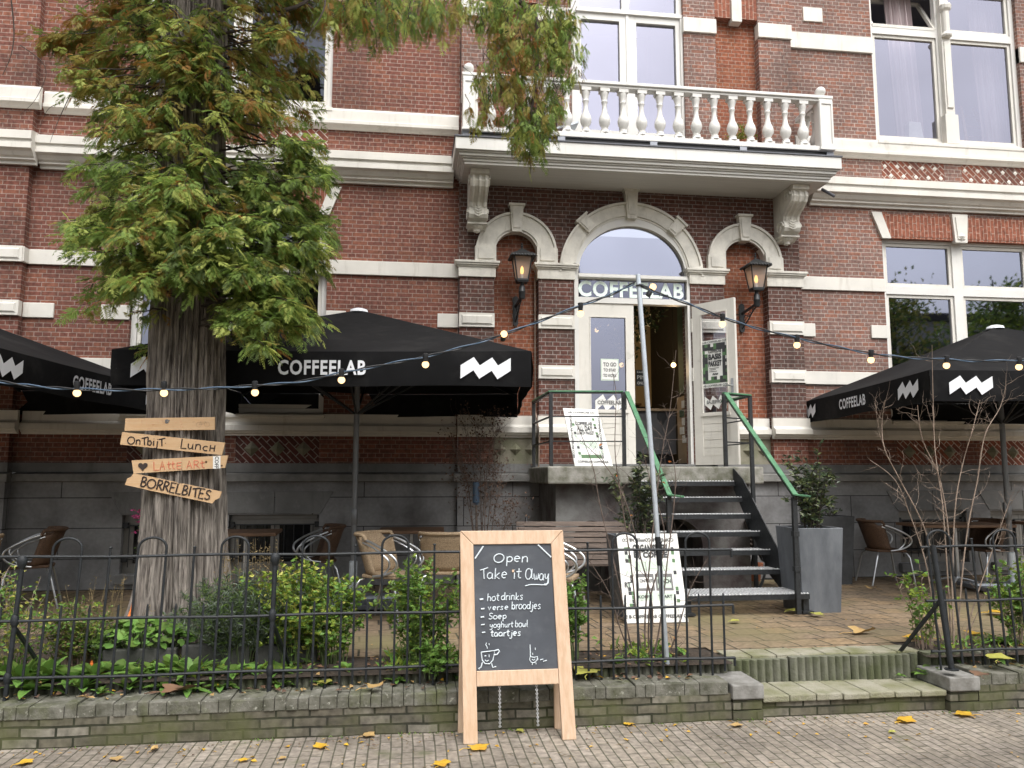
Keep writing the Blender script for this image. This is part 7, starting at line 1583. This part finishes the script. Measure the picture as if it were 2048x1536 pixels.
fill_plant(HANG, (3.55,12.7,4.45), 900, .75, .6, .45, (.10,.05), ['leaf_laurel'], 61, True); fill_plant(HANG, (3.5,12.5,3.95), 260, .30, .3, .55, (.09,.045), ['leaf_laurel'], 62, True)
p = PPOT.location; fill_plant(PPOT, (p.x,10.6,6.60), 420, .24, .2, .20, (.05,.022), ['leaf_bright','leaf_lime','leaf_mid'], 63)
stem_plant('pink_flowers', 'tuft of small pink flowers by the basement window left of the trunk', at(285,1150,10.55,z=.55), .75, .18, 10, (.04,.02), 'stem_green', ['leaf_mid'], seed=64, dens=24, flowers=('pink_flower',40,.04), group=None)
# ground cover: seedlings, moss tufts and litter nobody would count
lf = MB(); rg = np.random.default_rng(71); n = 5200
px_ = rg.uniform(-5.5,2.2,n); Pp = np.stack([px_, rg.uniform(5.93,6.6,n), np.full(n,.325)],1); cl = np.sin(px_*3.1)+np.sin(px_*7.3+1)+rg.normal(0,.6,n) > .1; Pp = Pp[cl]; n = len(Pp)
leaves(lf, Pp+rg.normal(0,.02,(n,3))*[1,1,.3], rnd_dirs(n,rg,.1,.9), rnd_dirs(n,rg,.3,1), rg.uniform(.04,.12,n), rg.uniform(.016,.036,n), rg.integers(0,3,n))
n = 700; Pp = np.stack([rg.uniform(4.2,7.5,n), rg.uniform(5.98,6.45,n), np.full(n,.345)],1); leaves(lf, Pp, rnd_dirs(n,rg,.1,.8), rnd_dirs(n,rg,.3,1), rg.uniform(.03,.07,n), rg.uniform(.012,.026,n), rg.integers(0,3,n))
o = lf.build('ground_cover', ['leaf_fresh','leaf_mid','leaf_bright']); o['kind'] = 'stuff'; o['label'] = 'low green seedlings and weeds covering the planting bed'; o['category'] = 'ground cover'
lf = MB(); n = 900; Pp = np.stack([rg.uniform(-5,7,n), rg.uniform(5.68,6.35,n), np.full(n,.36)],1); Pp[:,2] = np.where(Pp[:,1] < 5.9, .272, .335); ok = ~((Pp[:,0] > 2.15)&(Pp[:,0] < 4.25)); Pp = Pp[ok]; n = len(Pp)
leaves(lf, Pp, rnd_dirs(n,rg,-.05,.15), rnd_dirs(n,rg,.75,1), rg.uniform(.03,.075,n), rg.uniform(.02,.04,n), rg.integers(0,3,n))
n = 420; Pp = np.stack([rg.uniform(-3,6,n), 5.57-np.abs(rg.normal(0,.10,n)), np.full(n,.006)],1); leaves(lf, Pp, rnd_dirs(n,rg,-.02,.08), rnd_dirs(n,rg,.9,1), rg.uniform(.012,.035,n), rg.uniform(.005,.012,n), rg.integers(0,4,n))
n = 160; Pp = np.stack([rg.uniform(-3,6,n), rg.uniform(4.3,5.5,n), np.full(n,.006)],1); leaves(lf, Pp, rnd_dirs(n,rg,-.01,.04), rnd_dirs(n,rg,.95,1), rg.uniform(.03,.09,n), .0035, 3)
n = 60; Pp = np.stack([rg.uniform(-3,6,n), rg.uniform(4.3,5.5,n), np.full(n,.006)],1); leaves(lf, Pp, rnd_dirs(n,rg,-.01,.04), rnd_dirs(n,rg,.95,1), rg.uniform(.02,.035,n), rg.uniform(.008,.02,n), 1)
n = 110; Pp = np.stack([rg.uniform(-3,7.5,n), rg.uniform(6.7,10.5,n), np.full(n,.0)],1); Pp[:,2] = [tz(y_)+.006 for y_ in Pp[:,1]]; leaves(lf, Pp, rnd_dirs(n,rg,-.02,.1), rnd_dirs(n,rg,.85,1), rg.uniform(.02,.05,n), rg.uniform(.012,.03,n), rg.integers(0,3,n))
n = 95; Pp = np.stack([rg.uniform(-3,6,n), 5.55-np.abs(rg.normal(0,.28,n)), np.full(n,.008)],1); leaves(lf, Pp, rnd_dirs(n,rg,-.02,.08), rnd_dirs(n,rg,.85,1), rg.uniform(.022,.05,n), rg.uniform(.014,.03,n), 4)
n = 60; Pp = np.stack([rg.uniform(-4,6,n), rg.uniform(5.66,6.4,n), np.full(n,.35)],1); Pp[:,2] = np.where(Pp[:,1] < 5.9, .275, .35); Pp = Pp[~((Pp[:,0] > 2.3)&(Pp[:,0] < 4.2))]; n = len(Pp); leaves(lf, Pp, rnd_dirs(n,rg,-.02,.2), rnd_dirs(n,rg,.8,1), rg.uniform(.03,.07,n), rg.uniform(.02,.04,n), 4)
o = lf.build('leaf_litter', ['leaf_brown','leaf_tan','leaf_dry','leaf_straw','leaf_yellow']); o['kind'] = 'stuff'; o['label'] = 'small dead leaves and twigs scattered over bed and pavement'; o['category'] = 'leaf litter'
lf = MB(); n = 520; xs_ = rg.uniform(-4,7,n); Pp = np.stack([xs_, 5.572-np.abs(rg.normal(0,.018,n)), np.full(n,.004)],1); ok = np.sin(xs_*5)+np.sin(xs_*11.3) > -.2; Pp = Pp[ok]; n = len(Pp)
leaves(lf, Pp, rnd_dirs(n,rg,.1,.8), rnd_dirs(n,rg,.3,1), rg.uniform(.012,.035,n), rg.uniform(.005,.010,n), 0); o = lf.build('weed_line', ['leaf_mid']); o['kind'] = 'stuff'; o['label'] = 'thin line of weeds where the pavement meets the wall'; o['category'] = 'weeds'
# fallen leaves, one by one
def fallen(px, py, z, size, mname, label, rot, curl=.25, aspect=1.0, seed=0):
    p = PZ(px,py,z); t = MB(); rg = random.Random(seed+px); k = 18; V = [(0,0,.012)]; 
    for ring, f_ in ((0,.55),(1,1.0)):
        for i in range(k):
            a = 2*math.pi*i/k; lob = 1+.22*math.cos(5*a)+.08*math.cos(10*a+1)+rg.uniform(-.05,.05); r_ = size*.5*f_*(lob if ring else 1); x = r_*math.cos(a); yy = r_*math.sin(a)*aspect; V.append((x, yy, .006+curl*size*(.5*f_*f_*(1+.8*math.sin(2*a+px)))*.5))
    F = [(0,1+i,1+(i+1)%k) for i in range(k)]+[(1+i,1+k+i,1+k+(i+1)%k,1+(i+1)%k) for i in range(k)]; t.add(V, F); t.tube([(-size*.45,0,.008),(-size*.75,.01,.012),(-size*1.0,.0,.006)], .002*max(1,size*8), 4)
    c, s = math.cos(rot), math.sin(rot); t.v = [(p.x+x*c-yy*s, p.y+x*s+yy*c, z+zz) for x,yy,zz in t.v]
    tag(t.build('fallen_leaf', mname, at=(p.x,p.y,z), smooth=60), label, 'leaf', 'fallen leaves')
FL = [(957,1497,.0,.13,'leaf_yellow','yellow leaf touching the left foot of the chalkboard',.3),(883,1529,.0,.11,'leaf_yellow','yellow leaf at the bottom edge of the pavement',1.2),(642,1494,.0,.10,'leaf_yellow','yellow leaf on the pavement below the parasol pole',2.2),(736,1472,.0,.10,'leaf_tan','pale yellow leaf close to the wall left of the chalkboard',.8),(1811,1442,.0,.14,'leaf_yellow','large yellow leaf on the pavement in front of the step',.5),(1928,1431,.0,.13,'leaf_yellow','yellow leaf by the right pier on the pavement',2.9),(1258,1449,.0,.08,'leaf_yellow','small yellow leaf by the wall right of the chalkboard',1.9),(1475,1452,.0,.08,'leaf_tan','small tan leaf on the pavement left of the step',.2),(308,1501,.0,.08,'leaf_tan','curled tan leaf on the pavement near the left',1.4),(232,1519,.0,.08,'leaf_tan','tan leaf at the bottom left of the pavement',2.6),(50,1527,.0,.09,'leaf_yellow','yellowish leaf in the bottom left corner',1.0),(488,1522,.0,.06,'leaf_yellow','tiny yellow leaf below the lavender on the pavement',.4),(565,1518,.0,.05,'leaf_tan','tiny tan leaf beside the tiny yellow one',.9),(1785,1465,.0,.05,'leaf_lime','pale little leaf below the large yellow leaf',.6),(1040,1463,.0,.06,'leaf_lime','pale small leaf under the chalkboard',2.0),
      (1725,1266,.33,.24,'leaf_tan','large curled tan leaf lying on the terrace',.15),(1832,1277,.33,.17,'leaf_yellow','yellow leaf on the terrace edge by the leaning post',2.7),(1585,1222,.33,.16,'leaf_lime','pale green leaf under the lowest stair tread',.6),(1632,1229,.33,.14,'leaf_lime','pale leaf beside the zinc planter foot',1.7),(1992,1226,.33,.20,'leaf_yellow','bright yellow leaf on the terrace behind the right fence',.1),(1742,1178,.30,.14,'leaf_tan','curled dry leaf in the middle of the terrace',2.2),(1175,1345,.30,.22,'leaf_lime','big yellow-green leaf leaning on the fence right of the chalkboard',1.3),(1999,1318,.33,.20,'leaf_lime','big lime leaf behind the right fence',.8),(1950,1268,.33,.15,'leaf_yellow','yellow leaf in the bed behind the right fence',2.4),(870,1300,.33,.2,'leaf_lime','large pale leaf behind the climbing shrub',.5),(355,1384,.28,.20,'leaf_brown','dark curled leaf on top of the low wall below the trough',.2),(750,1375,.28,.15,'leaf_tan','curled tan leaf on the wall top left of the chalkboard',.6),(1470,1243,.33,.10,'leaf_lime','small pale leaf near the stair foot',.5),(1960,1350,.30,.14,'leaf_brown','brown leaf between the bars of the right fence',1.1),(650,1365,.285,.10,'leaf_lime','pale leaf on the low wall under the yellow-green shrub',1.1)]
for i, (px, py, z, s, mn, lb, rt) in enumerate(FL): fallen(px, py, z+.006, s, mn, lb, rt, seed=i, curl=.5 if 'curled' in lb else .22, aspect=.5 if 'curled' in lb else .85)
# ------------------------------------------------------------------ across the street, behind the viewer: what the window panes mirror
mat('street_wall', (0.10, 0.095, 0.09), 0.9, var=0.2); mat('street_concrete', (0.42, 0.42, 0.44), 0.9, var=0.1); mat('street_roof', (0.05, 0.05, 0.055), 0.8)
def street_house(x0, x1, y, h, label, mname='street_wall', nx=4, nz=4):
    t = thing('street_house', label, 'building', ((x0+x1)/2, y, 0)); m = MB(); m.box(x0, x1, y-8, y, 0, h); m.build('wall', mname, t)
    m = MB(); m.box(x0-.3, x1+.3, y-8.3, y+.3, h+.002, h+.5); m.build('roof', 'street_roof', t)
    for i in range(nx):
        for j in range(nz):
            a = x0+(x1-x0)*(i+.3)/nx; b = x0+(x1-x0)*(i+.7)/nx; c = 1.2+(h-1.5)*j/nz; m = MB(); m.box(a, b, y+.002, y+.06, c, c+(h-1.5)/nz*.6); m.build('window', 'lead', t)
street_house(-4, 9.7, -22, 16, 'dark brick house across the street, mirrored at the left of the fanlight')
street_house(31, 52, -24, 11.5, 'grey office block across the street, mirrored in the right hand windows', 'street_concrete', 5, 4)
def street_tree(x, y, h, label, seed, pal):
    t = thing('street_tree', label, 'tree', (x,y,0), group='trees across the street'); rg = np.random.default_rng(seed); br = MB(); lf = MB(); br.tube([(x,y,0),(x+.1,y,h*.3),(x,y+.1,h*.6),(x+.1,y,h*.95)], [.25,.2,.12,.03], 8)
    for i in range(46):
        z0 = h*rg.uniform(.28,.85); a = rg.uniform(0,6.28); l = h*.30*rg.uniform(.5,1)*(1.1-z0/h*.7); P = [(x,y,z0),(x+math.cos(a)*l*.5,y+math.sin(a)*l*.5,z0+l*.35),(x+math.cos(a)*l,y+math.sin(a)*l,z0+l*.6)]; br.tube(P, [.06,.04,.012], 5)
        n = 110; u = rg.uniform(.35,1.1,n)[:,None]; B_ = np.array(P[0])+(np.array(P[2])-np.array(P[0]))*u+rg.normal(0,.35,(n,3)); leaves(lf, B_, rnd_dirs(n,rg), rnd_dirs(n,rg), rg.uniform(.15,.3,n), .13, rg.integers(0,len(pal),n))
    br.build('trunk', 'twig', t); lf.build('crown', pal, t)
street_tree(22.5, -12, 11.5, 'leafy street tree mirrored in the right hand window, nearer the door', 81, ['leaf_mid','leaf_olive_street'] if 0 else ['leaf_mid','leaf_lime'])
street_tree(28.5, -13, 12, 'second street tree mirrored in the right hand window', 82, ['leaf_mid','leaf_bright'])
